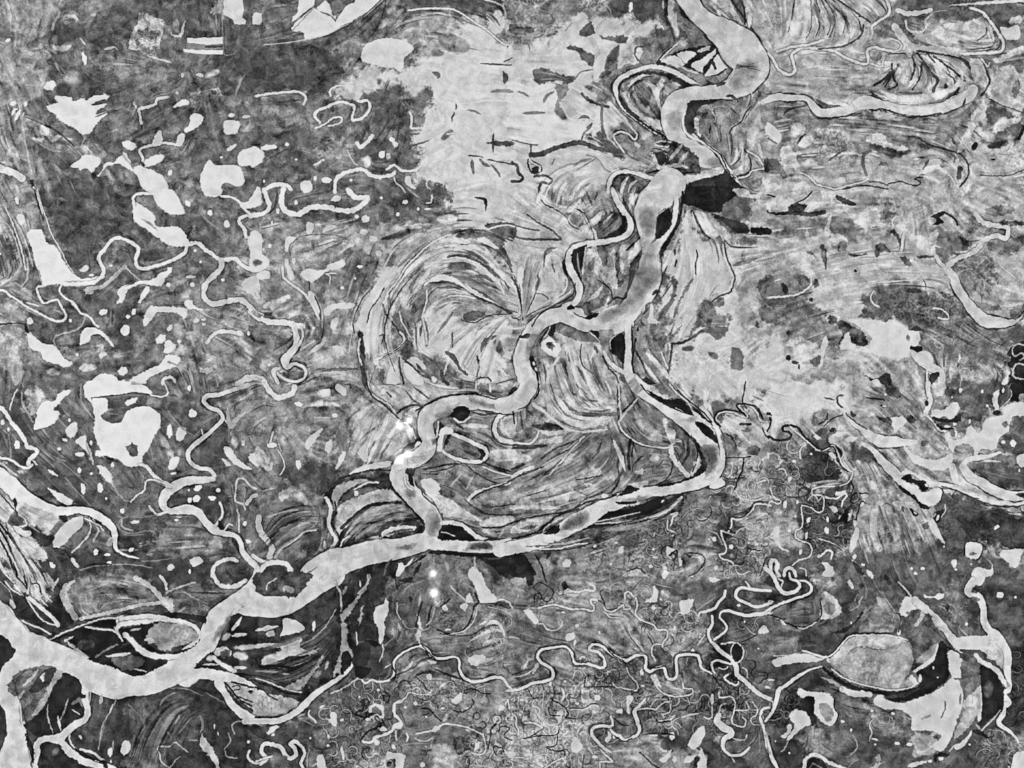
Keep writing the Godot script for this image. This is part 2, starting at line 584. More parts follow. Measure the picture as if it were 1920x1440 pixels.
# small streaks along the grain and little curls in the speckled marsh
func scatter(base: PackedFloat32Array, spk: PackedFloat32Array, dirx: PackedFloat32Array, diry: PackedFloat32Array, gs: PackedFloat32Array, gw: int, gh: int):
	var rng := RandomNumberGenerator.new()
	rng.seed = 41
	for k in range(12000):
		var p := Vector2(rng.randf_range(-MARGIN, PW + MARGIN), rng.randf_range(-MARGIN, PH + MARGIN))
		var li := clampi(int(p.y / 4.0), 0, LH - 1) * LW + clampi(int(p.x / 4.0), 0, LW - 1)
		var b := base[li]
		var curl := spk[li] > 30.0 and rng.randf() < 0.55
		var g0 := clampi(int(p.y / 10.0), 0, gh - 1) * gw + clampi(int(p.x / 10.0), 0, gw - 1)
		if not curl and rng.randf() > clampf(gs[g0] / 8.0, 0.05, 0.7):
			continue
		var strength := clampf(1.2 - absf(b - 140.0) / 65.0, 0.1, 0.9)
		var tone := b + (rng.randf_range(18.0, 62.0) if rng.randf() < 0.52 else -rng.randf_range(18.0, 60.0)) * strength
		var c := PackedVector2Array()
		var w := PackedFloat32Array()
		var steps := rng.randi_range(3, 14)
		var ww := rng.randf_range(1.6, 5.0)
		var od := Vector2.ZERO
		var turn := rng.randf_range(-0.55, 0.55) if curl else 0.0
		if curl:
			od = Vector2.from_angle(rng.randf() * TAU)
			ww = rng.randf_range(1.5, 3.2)
			steps = rng.randi_range(4, 10)
		for j in range(steps):
			c.append(p)
			w.append(ww * (0.3 + 0.8 * sin(PI * (j + 0.5) / steps)))
			var d := od
			if curl:
				if rng.randf() < 0.15:
					turn = -turn
				d = od.rotated(turn)
			else:
				var g := clampi(int(p.y / 10.0), 0, gh - 1) * gw + clampi(int(p.x / 10.0), 0, gw - 1)
				d = Vector2(dirx[g], diry[g])
				if od != Vector2.ZERO and d.dot(od) < 0.0:
					d = -d
			od = d
			p += d * 4.5
		stroke(c, w, tone, 5.0, 0.7, 0.5)
		if not curl and tone > b and rng.randf() < 0.6:
			# a pale ridge has a wet, darker swale beside it
			var side := Vector2(-od.y, od.x) * (ww * 0.5 + 1.0)
			var c3 := PackedVector2Array()
			for v in c:
				c3.append(v + side)
			for j in range(w.size()):
				w[j] *= 0.5
			stroke(c3, w, b - (tone - b) * 0.9, 5.0, 0.7, 0.5)

	# a mosaic of small plots and clearings in the dark upper left
	for k in range(1500):
		var p := Vector2(rng.randf() * 1000.0, rng.randf() * 760.0)
		var b := base[clampi(int(p.y / 4.0), 0, LH - 1) * LW + clampi(int(p.x / 4.0), 0, LW - 1)]
		if b > 150.0:
			continue
		var r := rng.randf_range(2.0, 9.0) * (1.0 + rng.randf())
		var poly := PackedVector2Array()
		var tilt := rng.randf() * 0.9 - 0.3
		for e in range(9):
			var an := TAU * e / 9.0
			var q2 := Vector2(cos(an) * r * 1.3, sin(an) * r * 0.75) * rng.randf_range(0.6, 1.25)
			poly.append(p + q2.rotated(tilt))
		fill(ragged(poly, 2.5), b + rng.randf_range(-20.0, 34.0), 14.0, rng.randf_range(0.3, 0.6), 0.9)
	# curls: old meanders, pale with a dark rim or simply dark
	var made := 0
	for k in range(40000):
		if made > 620:
			break
		var p := Vector2(rng.randf() * PW, rng.randf() * PH)
		var li := clampi(int(p.y / 4.0), 0, LH - 1) * LW + clampi(int(p.x / 4.0), 0, LW - 1)
		if spk[li] < 34.0 or base[li] > 185.0 or not (p.y > 1180.0 or (p.x > 1200.0 and p.x < 1610.0 and p.y > 820.0)):
			continue
		made += 1
		var b := base[li]
		var c := PackedVector2Array()
		var w := PackedFloat32Array()
		var wd := PackedFloat32Array()
		var steps := rng.randi_range(6, 16)
		var dir := Vector2.from_angle(rng.randf() * TAU)
		var turn := rng.randf_range(0.2, 0.6) * (1.0 if rng.randf() < 0.5 else -1.0)
		var ww := rng.randf_range(1.3, 3.0)
		for j in range(steps):
			c.append(p)
			w.append(ww * (0.5 + 0.6 * sin(PI * (j + 0.5) / steps)))
			wd.append(w[j] + 2.6)
			if rng.randf() < 0.14:
				turn = -turn
			dir = dir.rotated(turn)
			p += dir * 3.6
		if rng.randf() < 0.6:
			stroke(c, wd, maxf(b - 40.0, 30.0), 5.0, 0.35, 0.4)
			stroke(c, w, minf(b + rng.randf_range(35.0, 80.0), 212.0), 5.0, 0.65, 0.3)
		else:
			stroke(c, w, maxf(b - rng.randf_range(35.0, 70.0), 30.0), 5.0, 0.7, 0.3)

func soft(poly: PackedVector2Array, tone: float):
	var bb := Rect2(poly[0], Vector2.ZERO)
	for v in poly:
		bb = bb.expand(v)
	bb = bb.grow(8.0)
	var cx := bb.get_center()
	# feathered by drawing it in many shrinking, weak steps
	for s in range(16):
		var k := 1.3 - 0.06 * s
		var p2 := PackedVector2Array()
		for v in poly:
			p2.append(cx + (v - cx) * k)
		fill(ragged(p2, 6.0), tone, 10.0, 0.085, 0.35)

func to_image() -> Image:
	var by := PackedByteArray()
	by.resize(W * H)
	for i in range(W * H):
		var t := T[i]
		if t > 222.0:
			t = 222.0 + (t - 222.0) * 0.3
		elif t < 34.0:
			t = 34.0 + (t - 34.0) * 0.5
		by[i] = clampi(int(t), 16, 240)
	var im := Image.create_from_data(W, H, false, Image.FORMAT_L8, by)
	im.convert(Image.FORMAT_RGB8)
	return im

# ---------------------------------------------------------------- the sheet and its pieces
func place(p: Vector2, z: float) -> Vector3:
	return Vector3((p.x - PW / 2.0) * 0.001, (PH / 2.0 - p.y) * 0.001, z)

func piece(called: String, verts: PackedVector2Array, idx: PackedInt32Array, z: float, label := ""):
	var a := []
	a.resize(Mesh.ARRAY_MAX)
	var vs := PackedVector3Array()
	var ns := PackedVector3Array()
	var us := PackedVector2Array()
	for v in verts:
		vs.append(place(v, z))
		ns.append(Vector3(0, 0, 1))
		var u := (v + OFF) / Vector2(W, H)
		us.append(u)
	a[Mesh.ARRAY_VERTEX] = vs
	a[Mesh.ARRAY_NORMAL] = ns
	a[Mesh.ARRAY_TEX_UV] = us
	a[Mesh.ARRAY_INDEX] = idx
	var m := ArrayMesh.new()
	m.add_surface_from_arrays(Mesh.PRIMITIVE_TRIANGLES, a)
	m.surface_set_material(0, mat)
	var o := MeshInstance3D.new()
	o.name = called
	o.mesh = m
	if label != "":
		o.set_meta("label", label)
	if called == "island":
		river.add_child(o, true)
	else:
		print_sheet.add_child(o, true)

func clip_view(p: PackedVector2Array) -> PackedVector2Array:
	var o := PackedVector2Array()
	for v in p:
		o.append(v.clamp(-OFF, Vector2(PW, PH) + OFF))
	return o

func poly_piece(called: String, p: PackedVector2Array, z: float, label := ""):
	p = clip_view(p)
	var idx := Geometry2D.triangulate_polygon(p)
	if idx.is_empty():
		p = Geometry2D.convex_hull(p)
		idx = Geometry2D.triangulate_polygon(p)
	if not idx.is_empty():
		piece(called, p, idx, z, label)

func ribbon_piece(called: String, c: PackedVector2Array, w: PackedFloat32Array, z: float, label := ""):
	var v := PackedVector2Array()
	var idx := PackedInt32Array()
	var n := c.size()
	for i in range(n):
		var d := (c[mini(i + 1, n - 1)] - c[maxi(i - 1, 0)]).normalized()
		var s := Vector2(-d.y, d.x) * w[i] * 0.5
		v.append(c[i] + s)
		v.append(c[i] - s)
		if i > 0:
			var k := i * 2
			idx.append_array([k - 2, k - 1, k, k - 1, k + 1, k])
	piece(called, clip_view(v), idx, z, label)

# the main river is one piece, joined from its reaches
func build_river(z: float):
	var st := SurfaceTool.new()
	st.begin(Mesh.PRIMITIVE_TRIANGLES)
	st.set_material(mat)
	var reach := 0
	for it in items:
		if it[0] != "n":
			continue
		reach += 1
		var r := triples(it[3])
		var c: PackedVector2Array = r[0]
		var w: PackedFloat32Array = r[1]
		var prev := []
		for i in range(c.size()):
			var d := (c[mini(i + 1, c.size() - 1)] - c[maxi(i - 1, 0)]).normalized()
			var s := Vector2(-d.y, d.x) * w[i] * 0.5
			var edge := [c[i] + s, c[i] - s]
			if i > 0:
				for v in [prev[0], prev[1], edge[0], prev[1], edge[1], edge[0]]:
					var p: Vector2 = v.clamp(-OFF, Vector2(PW, PH) + OFF)
					st.set_normal(Vector3(0, 0, 1))
					st.set_uv((p + OFF) / Vector2(W, H))
					st.add_vertex(place(p, z + 0.00001 * reach))
			prev = edge
	river = MeshInstance3D.new()
	river.name = "river"
	river.mesh = st.commit()
	river.set_meta("label", "broad pale main river winding from the top to the lower left corner")
	print_sheet.add_child(river)

func build_sheet():
	print_sheet = Node3D.new()
	print_sheet.name = "aerial_print"
	print_sheet.set_meta("label", "glossy black and white aerial print of a braided river plain")
	print_sheet.set_meta("category", "print")
	add_child(print_sheet)
	# the paper: the view and a margin on every side where the picture runs on
	var v := PackedVector3Array()
	var u := PackedVector2Array()
	var ns := PackedVector3Array()
	var idx := PackedInt32Array()
	for c in [Vector2(0, 0), Vector2(1, 0), Vector2(1, 1), Vector2(0, 1)]:
		v.append(place(c * Vector2(W, H) - OFF, 0.0))
		ns.append(Vector3(0, 0, 1))
		u.append(c)
	idx.append_array([0, 1, 2, 0, 2, 3])
	var a := []
	a.resize(Mesh.ARRAY_MAX)
	a[Mesh.ARRAY_VERTEX] = v
	a[Mesh.ARRAY_NORMAL] = ns
	a[Mesh.ARRAY_TEX_UV] = u
	a[Mesh.ARRAY_INDEX] = idx
	var m := ArrayMesh.new()
	m.add_surface_from_arrays(Mesh.PRIMITIVE_TRIANGLES, a)
	m.surface_set_material(0, mat)
	var o := MeshInstance3D.new()
	o.name = "paper"
	o.mesh = m
	print_sheet.add_child(o)
	# the backing board
	var bm := BoxMesh.new()
	bm.size = Vector3((PW + 2.0 * MARGIN + 80.0) * 0.001, (PH + 2.0 * MARGIN + 80.0) * 0.001, 0.012)
	var bmat := StandardMaterial3D.new()
	bmat.albedo_color = Color(0.82, 0.82, 0.8)
	bmat.roughness = 0.8
	bm.material = bmat
	var b := MeshInstance3D.new()
	b.name = "backing_board"
	b.mesh = bm
	b.position = Vector3(0, 0, -0.0065)
	print_sheet.add_child(b)
	var order := {"field": 1, "speckled_field": 1, "wood": 2, "lake": 3, "pond": 4, "oxbow": 4, "creek": 5, "road": 6, "side_channel": 7, "river": 8, "island": 9}
	var ponds := 0
	build_river(0.00012 * 8)
	for it in items:
		var called: String = it[4]
		if called == "" or it[0] == "n":
			continue
		var k: String = it[0]
		level = (level + 1) % 10
		var z: float = 0.00012 * order[called] + 0.00001 * level
		if k in ["l", "i"]:
			poly_piece(called, ragged(smooth(pairs(it[3]), true, 7.0), 2.2), z, it[5])
		elif k == "f":
			poly_piece(called, pairs(it[3]), z, it[5])
		elif k == "p":
			var f: PackedFloat32Array = it[3]
			for j in range(0, f.size(), 5):
				if f[j + 2] * f[j + 3] >= 9.0 and ponds < 240:
					ponds += 1
					poly_piece(called, ellipse(f[j], f[j + 1], f[j + 2], f[j + 3], f[j + 4]), z)
		elif k == "c":
			var c := ragged(smooth(pairs(it[3]), false, 5.0), 1.2)
			var w := PackedFloat32Array()
			w.resize(c.size())
			w.fill(it[2])
			ribbon_piece(called, c, w, z, it[5])
		elif k in ["v", "n"]:
			var r := triples(it[3])
			ribbon_piece(called, r[0], r[1], z, it[5])

# ---------------------------------------------------------------- the small lamps that the gloss mirrors
func lamps():
	var lz := 2.2
	var glow := StandardMaterial3D.new()
	glow.albedo_color = Color(1, 1, 1)
	glow.emission_enabled = true
	glow.emission = Color(1, 1, 1)
	glow.emission_energy_multiplier = 66.0
	for s in [[750, 799, 5.5], [767, 788, 5.0], [771, 806, 2.5], [749, 861, 6.0], [765, 850, 5.5], [770, 872, 2.5], [812, 1075, 5.0], [820, 1092, 2.0], [814, 1112, 6.0], [820, 1131, 2.5]]:
		var on := Vector2(s[0] - PW / 2.0, PH / 2.0 - s[1]) * 0.001
		var at := on * (2.0 + lz) / 2.0
		var r: float = s[2] * 0.001 * (2.0 + lz) / 2.0
		var o := Node3D.new()
		o.name = "spot_lamp"
		add_child(o, true)
		o.position = Vector3(at.x, at.y, lz)
		o.set_meta("label", "round lamp mirrored as a white starry glint in the print" if s[2] > 4.0 else "tiny lamp mirrored as a faint speck in the print")
		o.set_meta("category", "lamp")
		o.set_meta("group", "lamps mirrored as glints" if s[2] > 4.0 else "tiny lamps mirrored as specks")
		var sp := SphereMesh.new()
		sp.radius = r
		sp.height = r * 2.0
		sp.radial_segments = 20
		sp.rings = 10
		sp.material = glow
		var bulb := MeshInstance3D.new()
		bulb.name = "bulb"
		bulb.mesh = sp
		o.add_child(bulb)
		var li := OmniLight3D.new()
		li.name = "bulb_light"
		li.light_energy = 0.0012 * pow(s[2] / 5.0, 3.0)
		li.omni_range = 12.0
		li.omni_attenuation = 2.0
		li.light_size = r
		li.shadow_enabled = true
		o.add_child(li)

func trace_00():  # ground tones raised a little: glare haze painted into the print
	q("r",109,0,[-50,-50,480,-50,480,360,-50,360])
	q("r",151,0,[-50,-25,105,-15,110,15,95,50,45,72,15,50,-50,40])
	q("r",91,0,[105,45,140,38,245,22,262,30,240,92,160,85,95,75,75,60])
	q("r",93,0,[265,-15,400,-15,398,30,415,70,350,70,308,35,260,22])
	q("r",89,0,[88,118,150,120,200,108,225,130,200,160,215,180,150,185,100,180,82,160])
	q("r",89,0,[422,105,480,95,485,175,422,155])
	q("r",95,0,[420,48,480,50,480,82,422,95])
	q("r",149,0,[-50,95,85,92,85,150,50,190,-50,190])
	q("r",127,0,[160,105,215,118,250,110,325,125,345,150,300,175,250,155,215,140])
	q("r",131,0,[-50,215,45,220,115,245,180,290,135,325,115,360,-50,360])
	q("r",97,0,[50,265,115,282,160,305,150,295,140,330,100,300,65,290])
	q("r",93,0,[180,255,245,265,260,305,235,322,260,360,155,360,185,325,215,295,175,282])
	q("r",95,0,[265,200,350,195,400,225,410,300,350,290,325,250,275,250])
	q("r",149,0,[155,-15,195,-10,190,20,160,18])
	q("r",137,0,[160,20,180,25,180,32,150,42,118,35,120,22])
	q("f",216,0,[419,2,450,1,458,20,454,32,462,40,460,46,440,46,435,35,419,28],"lake","pale lake cut square along the road")
	q("r",170,0,[400,5,419,0,418,32,402,32])
	q("r",180,0,[458,18,475,5,495,15,485,30,462,30])
	q("f",165,0,[261,24,278,25,282,30,308,38,306,58,301,75,299,92,255,94,241,92,244,70,252,52,259,45],"speckled_field","pale speckled field beside the long dark wood")
	q("m",60,7,[261,24,278,25,282,30,308,38,306,58,301,75,299,92,255,94,241,92,244,70,252,52,259,45])
	q("f",222,0,[351,72,417,70,418,82,390,84,351,80],"field","upper of two bright strip fields")
	q("f",132,0,[351,80,390,84,417,82,417,93,350,92])
	q("f",60,0,[385,86,417,85,417,89,385,90])
	q("f",222,0,[344,92,375,94,418,94,418,102,385,102,345,98],"field","lower of two bright strip fields")
	q("s",190,5,[320,60,322,65,338,67,344,48,348,39])
	q("s",150,10,[331,38,330,50,334,60])
	q("s",130,7.5,[391,29,398,45,405,65])
	q("c",150,1.25,[415,15,418,70,421,102,439,101])
	q("c",105,1.5,[434,110,422,122,415,135,411,150,414,165])
	q("l",225,0,[104,182,130,181,138,190,155,184,162,189,176,180,200,178,204,184,180,191,172,198,200,194,195,200,182,208,179,215,198,211,201,214,185,228,172,245,162,252,152,250,140,241,122,232,110,222,105,215,95,210,88,200,100,195,110,192],"lake","white heart shaped lake with combed upper shore")
	q("s",80,2.5,[175,198,188,194,200,192])
	q("s",85,2.25,[179,220,188,216,200,212])
	q("l",215,0,[82,164,88,155,98,151,104,154,102,165,86,168],"lake")
	q("l",222,0,[360,214,375,214,381,221,378,232,365,242,350,248,345,245,355,234],"lake","white oval lake leaning to the right")
	q("l",222,0,[419,240,420,229,430,225,448,228,449,236,444,250,432,252,422,250],"lake","white rounded square lake")
	q("l",212,0,[325,199,335,192,348,186,355,196,338,200,328,203],"lake")
	q("f",150,0,[355,185,375,172,410,164,416,179,390,186,360,195],"speckled_field")
	q("m",60,6,[355,185,375,172,410,164,416,179,390,186,360,195])
	q("s",175,10,[385,145,398,138,410,134])
	q("c",195,5.5,[345,255,342,265,338,272,328,271,310,268,295,271,265,278,262,285,268,298,265,310,272,315],"creek")
	q("l",200,0,[285,270,292,252,298,244,304,252,304,265,295,272])
	q("l",205,0,[332,258,338,252,345,252,345,265,340,274,328,272,332,268],"lake")
	q("l",222,0,[270,306,282,294,298,290,306,294,304,302,288,310,275,313],"lake","white oval lake touching a dark islet")
	q("i",75,0,[262,305,268,304,271,314,268,318])
	q("l",222,0,[250,318,260,310,272,316,285,318,295,325,305,330,315,348,312,368,322,375,335,375,345,395,340,402,322,400,305,390,295,370,278,362,265,350,258,332],"lake","white irregular lake at the head of a creek")
	q("l",225,0,[375,338,380,320,390,302,400,305,405,310,438,309,450,315,459,340,445,350,425,342,415,349,415,362,390,368,378,355],"lake","large white lake with a notched lower shore")
	q("l",222,0,[445,300,450,285,465,278,485,278,495,288,488,305,465,311,450,310],"lake","white lake with pointed right end")
	q("l",225,0,[132,312,140,305,150,299,155,291,175,292,189,298,188,308,180,315,172,324,168,320,160,315,150,321,148,315,138,315],"lake")
	q("l",220,0,[182,330,190,320,200,305,215,304,222,295,232,292,238,300,250,318,245,320,225,308,210,309,198,315,185,332],"lake")
	q("l",215,0,[229,268,240,264,254,271,252,280,245,282,232,275],"pond")
	q("c",195,3.5,[160,275,165,280,172,286])
	q("p",225,0,[319,324,4,6,20,434,216,6,4,-10,415,295,3,2,0,25,194,6,4.5,-10,48,195,3.5,5,10,15,76,5.5,3.5,-20],"pond")
	q("l",205,0,[425,282,430,275,444,270,442,275,430,284],"pond")
	q("p",190,0,[462,219,8,3,-10,375,141,7.5,3.5,10,342,141,2.5,5,0,332,174,3.5,2.5,0],"pond")
	q("s",240,6.5,[22,215,28,205,32,204])
	q("s",240,5.5,[29,225,35,212,38,205])
	q("s",240,2.5,[40,222,45,210])
	q("c",165,3,[4,112,15,142,28,168,38,192,41,215,42,240,48,270,54,300,59,322])
	q("c",205,3,[59,338,62,348,68,360,72,372,80,400],"road","thin pale straight road")
	q("i",45,0,[56,338,62,337,64,350,61,350],"wood")
	q("c",215,15,[-15,310,10,319,28,325,40,334],"creek")
	q("s",170,10,[82,240,85,248,81,252])
	q("s",180,12.5,[80,95,88,102,86,112])
	q("s",185,10,[100,88,115,92,132,86])
	q("s",215,7.5,[155,98,158,108,160,121])
	q("s",200,3.5,[150,71,155,78,161,84])
	q("s",185,4,[196,92,215,89,220,92])
	q("s",185,3.5,[278,105,300,111,322,117])
	q("c",150,4.5,[115,0,110,15,110,28,102,40,98,55])
	q("s",180,5.5,[120,30,140,30,145,38])
	q("s",190,6.5,[172,28,179,26])
	q("s",185,7.5,[55,100,61,100])
	q("c",150,4,[85,110,86,130,82,148])
	q("c",200,3,[250,192,255,202])
	q("c",200,6,[265,231,262,212,261,205,280,200,292,194,295,186,315,182],"creek")
	q("c",175,2,[160,258,156,265,152,275])
	q("c",160,1.75,[50,252,75,270,95,281,112,284])
	q("s",195,9,[98,264,110,256,114,255])
	q("s",200,6.5,[62,259,72,262,82,260])
	q("s",185,6,[118,260,135,262])
	q("s",185,15,[15,288,25,285,32,290])
	q("s",205,15,[80,235,86,250])
	q("s",170,6.5,[231,285,238,298,245,305])
	q("s",150,22.5,[130,140,140,150])
	q("s",70,4,[50,220,105,245,140,275])
	q("a",0,0,[25,0,55,38,50,65])
	q("a",0,0,[0,150,30,190,40,250,58,320])
func trace_01():  # ground tones here also lifted, the haze put into the colour
	q("r",106,0,[480,-50,730,-50,730,25,680,75,480,85])
	q("r",80,0,[480,85,540,82,610,82,635,105,645,118,640,145,620,175,580,180,460,178,415,160,400,125,410,95])
	q("r",86,0,[745,-50,920,-25,950,15,905,40,870,28,830,15,775,20,750,15])
	q("r",96,0,[680,48,720,25,730,15,715,50,695,72,675,60])
	q("r",116,0,[480,180,575,180,635,225,705,225,770,230,775,275,790,320,790,360,480,360])
	q("r",100,0,[480,250,580,250,620,300,555,325,480,360,455,275])
	q("r",92,0,[680,180,720,155,750,165,755,190,770,200,770,240,705,240,675,220,700,215,695,190])
	q("r",92,0,[675,280,705,255,750,265,750,300,715,310,690,295,655,285])
	q("r",138,0,[590,275,635,265,655,295,610,310])
	q("r",208,0,[850,45,880,35,915,45,945,75,970,82,970,360,792,360,788,290,775,260,790,220,812,190,800,165,780,150,755,140,768,118,800,100,855,82])
	q("r",180,0,[740,50,790,30,845,32,850,75,805,100,775,105,775,82,740,72])
	q("r",148,0,[740,58,800,38,835,55,805,70,780,100,775,80,740,70])
	q("r",196,0,[660,135,705,122,750,135,780,145,805,155,770,175,755,162,720,155,680,175,640,185,620,170,660,155])
	q("r",205,0,[912,30,945,25,945,68,915,50])
	q("r",128,0,[480,180,570,180,572,200,545,218,480,208])
	q("r",102,0,[505,185,555,185,545,208,505,200])
	q("l",212,0,[676,110,685,85,698,78,712,73,735,72,760,78,775,88,772,98,758,108,756,125,752,135,738,128,715,125,692,118],"lake","flat pale lake with bright rim above the pale sands")
	q("f",226,0,[580,-15,595,0,589,10,548,41,549,32,558,25,562,0,568,-15],"field","bright wedge field")
	q("f",224,0,[552,44,588,14,600,22,630,40,635,31,650,10,665,5,670,-5,712,-5,712,2,690,22,660,40,640,50,620,62,590,72,572,75,570,62,562,58,552,60,546,54],"field","largest bright field with a torn outline")
	q("l",218,0,[600,10,612,2,620,15,622,28,630,31,628,38,610,28,595,18],"lake")
	q("l",205,0,[475,26,488,25,492,38,488,44,475,45],"lake")
	q("c",195,1.75,[495,84,540,80,585,71,620,62,640,51,670,38,695,20,715,0,725,-15])
	q("c",70,1.5,[588,75,620,64,645,51,670,38,692,21,712,2])
	q("c",160,1.75,[548,58,588,15])
	q("s",100,2.5,[600,22,620,30,630,41])
	q("c",70,2.5,[725,-10,720,20,705,55,692,72])
	q("c",215,3.5,[765,20,795,16,825,16,850,18,870,28,890,42,915,58,940,80,955,85])
	q("c",190,2.5,[775,38,795,28,825,26,840,30])
	q("c",180,3.5,[915,0,930,5,945,15,948,40,950,60])
	q("s",175,12.5,[730,25,740,14])
	q("s",165,12.5,[712,52,730,38,755,18])
	q("c",205,5,[480,180,505,176,525,174,555,172,570,178,574,185,570,195],"creek")
	q("c",225,6,[600,230,590,218,595,208,610,202,625,195,640,191,655,195,665,200,662,212,662,225,678,222,690,210,694,198,688,189,675,190,665,185],"creek","white looping creek edging a grey islet")
	q("i",105,0,[600,220,605,212,630,200,655,200,660,212,630,218])
	q("c",215,3.5,[592,240,610,232,625,221,640,220,640,228,628,234,615,236])
	q("c",215,4,[620,180,619,170,630,162,645,160,640,162],"creek")
	q("l",195,0,[628,172,645,160,670,162,680,175,670,188,652,185,640,178])
	q("c",215,7.5,[670,268,675,276,685,270,698,255],"creek")
	q("l",228,0,[490,279,498,272,518,273,519,278,508,281,495,282],"pond")
	q("l",220,0,[470,278,482,276,492,298,485,308,470,312],"lake")
	q("p",228,0,[538,271,4,3.5,-20,716,290,6,7.5,10,735,262,5.5,5,20,612,338,10,5.5,0,591,335,3,5,0,606,300,2.5,2,0,658,338,3,2.5,0,495,340,2,3,0,555,299,2.5,2,0],"pond")
	q("l",195,0,[726,300,724,290,730,288,734,295],"pond")
	q("l",200,0,[735,265,742,265,748,272,740,276],"pond")
	q("s",215,4,[588,310,598,305,602,300])
	q("c",225,7.5,[628,360,630,338,640,328,660,320,680,318,695,328,710,332,735,328,740,322],"creek")
	q("c",190,3.5,[738,330,742,342,752,350,760,360])
	q("c",220,5.5,[725,318,740,310,755,320,780,319,788,312],"creek")
	q("l",220,0,[562,346,570,340,582,339,586,350,580,360,568,360],"lake")
	q("c",225,8.5,[495,360,505,350,520,346,538,348,545,355],"creek")
	q("l",200,0,[760,332,770,332,772,345,780,352,775,355,762,345])
	q("s",190,15,[680,298,688,300,688,312])
	q("c",190,2.5,[652,282,660,300,670,310])
	q("c",190,4.5,[768,210,772,225,771,240,788,240])
	q("s",150,15,[778,225,790,228])
	q("s",60,3.5,[665,120,675,110,678,118])
	q("s",140,22.5,[825,70,850,82,878,89])
	q("s",130,12.5,[815,98,830,100])
	q("s",120,7.5,[812,136,822,140,821,146])
	q("s",125,6.5,[788,178,798,180,808,185])
	q("s",110,10,[830,260,848,245])
	q("s",60,2.5,[848,228,848,220,852,212,850,210])
	q("s",60,2.5,[855,205,855,195])
	q("c",222,2.5,[858,195,890,192,910,188,960,190])
	q("s",130,3.5,[875,206,890,208,902,215])
	q("s",110,3,[905,119,930,121,960,122])
	q("c",75,1.75,[902,119,930,120,945,122,960,122])
	q("c",75,2.25,[945,115,955,112,960,108])
	q("s",90,7.5,[944,135,948,145,946,156])
	q("s",135,6.5,[920,172,940,170,962,172])
	q("i",80,0,[912,268,928,265,960,265,960,272,938,274,915,270])
	q("s",95,4,[926,250,924,265,925,285])
	q("c",85,2.5,[880,292,900,294,920,300,960,308])
	q("l",215,0,[905,290,915,288,925,292,965,282,965,300,925,298,908,298],"lake")
	q("s",110,6,[885,300,886,312,888,325])
	q("s",120,6,[900,298,908,308,918,312])
	q("s",120,4.5,[920,308,930,318,938,332])
	q("c",215,3,[838,251,855,250,858,252])
	q("s",90,12.5,[755,250,755,275])
	q("m",70,5,[790,320,815,315,810,350,792,355])
	q("m",50,6,[685,128,725,130,720,142,700,142])
	q("m",50,5,[745,185,770,185,770,215,742,210])
	q("a",0,0,[680,75,730,15])
	q("a",0,0,[755,25,830,22,905,50])
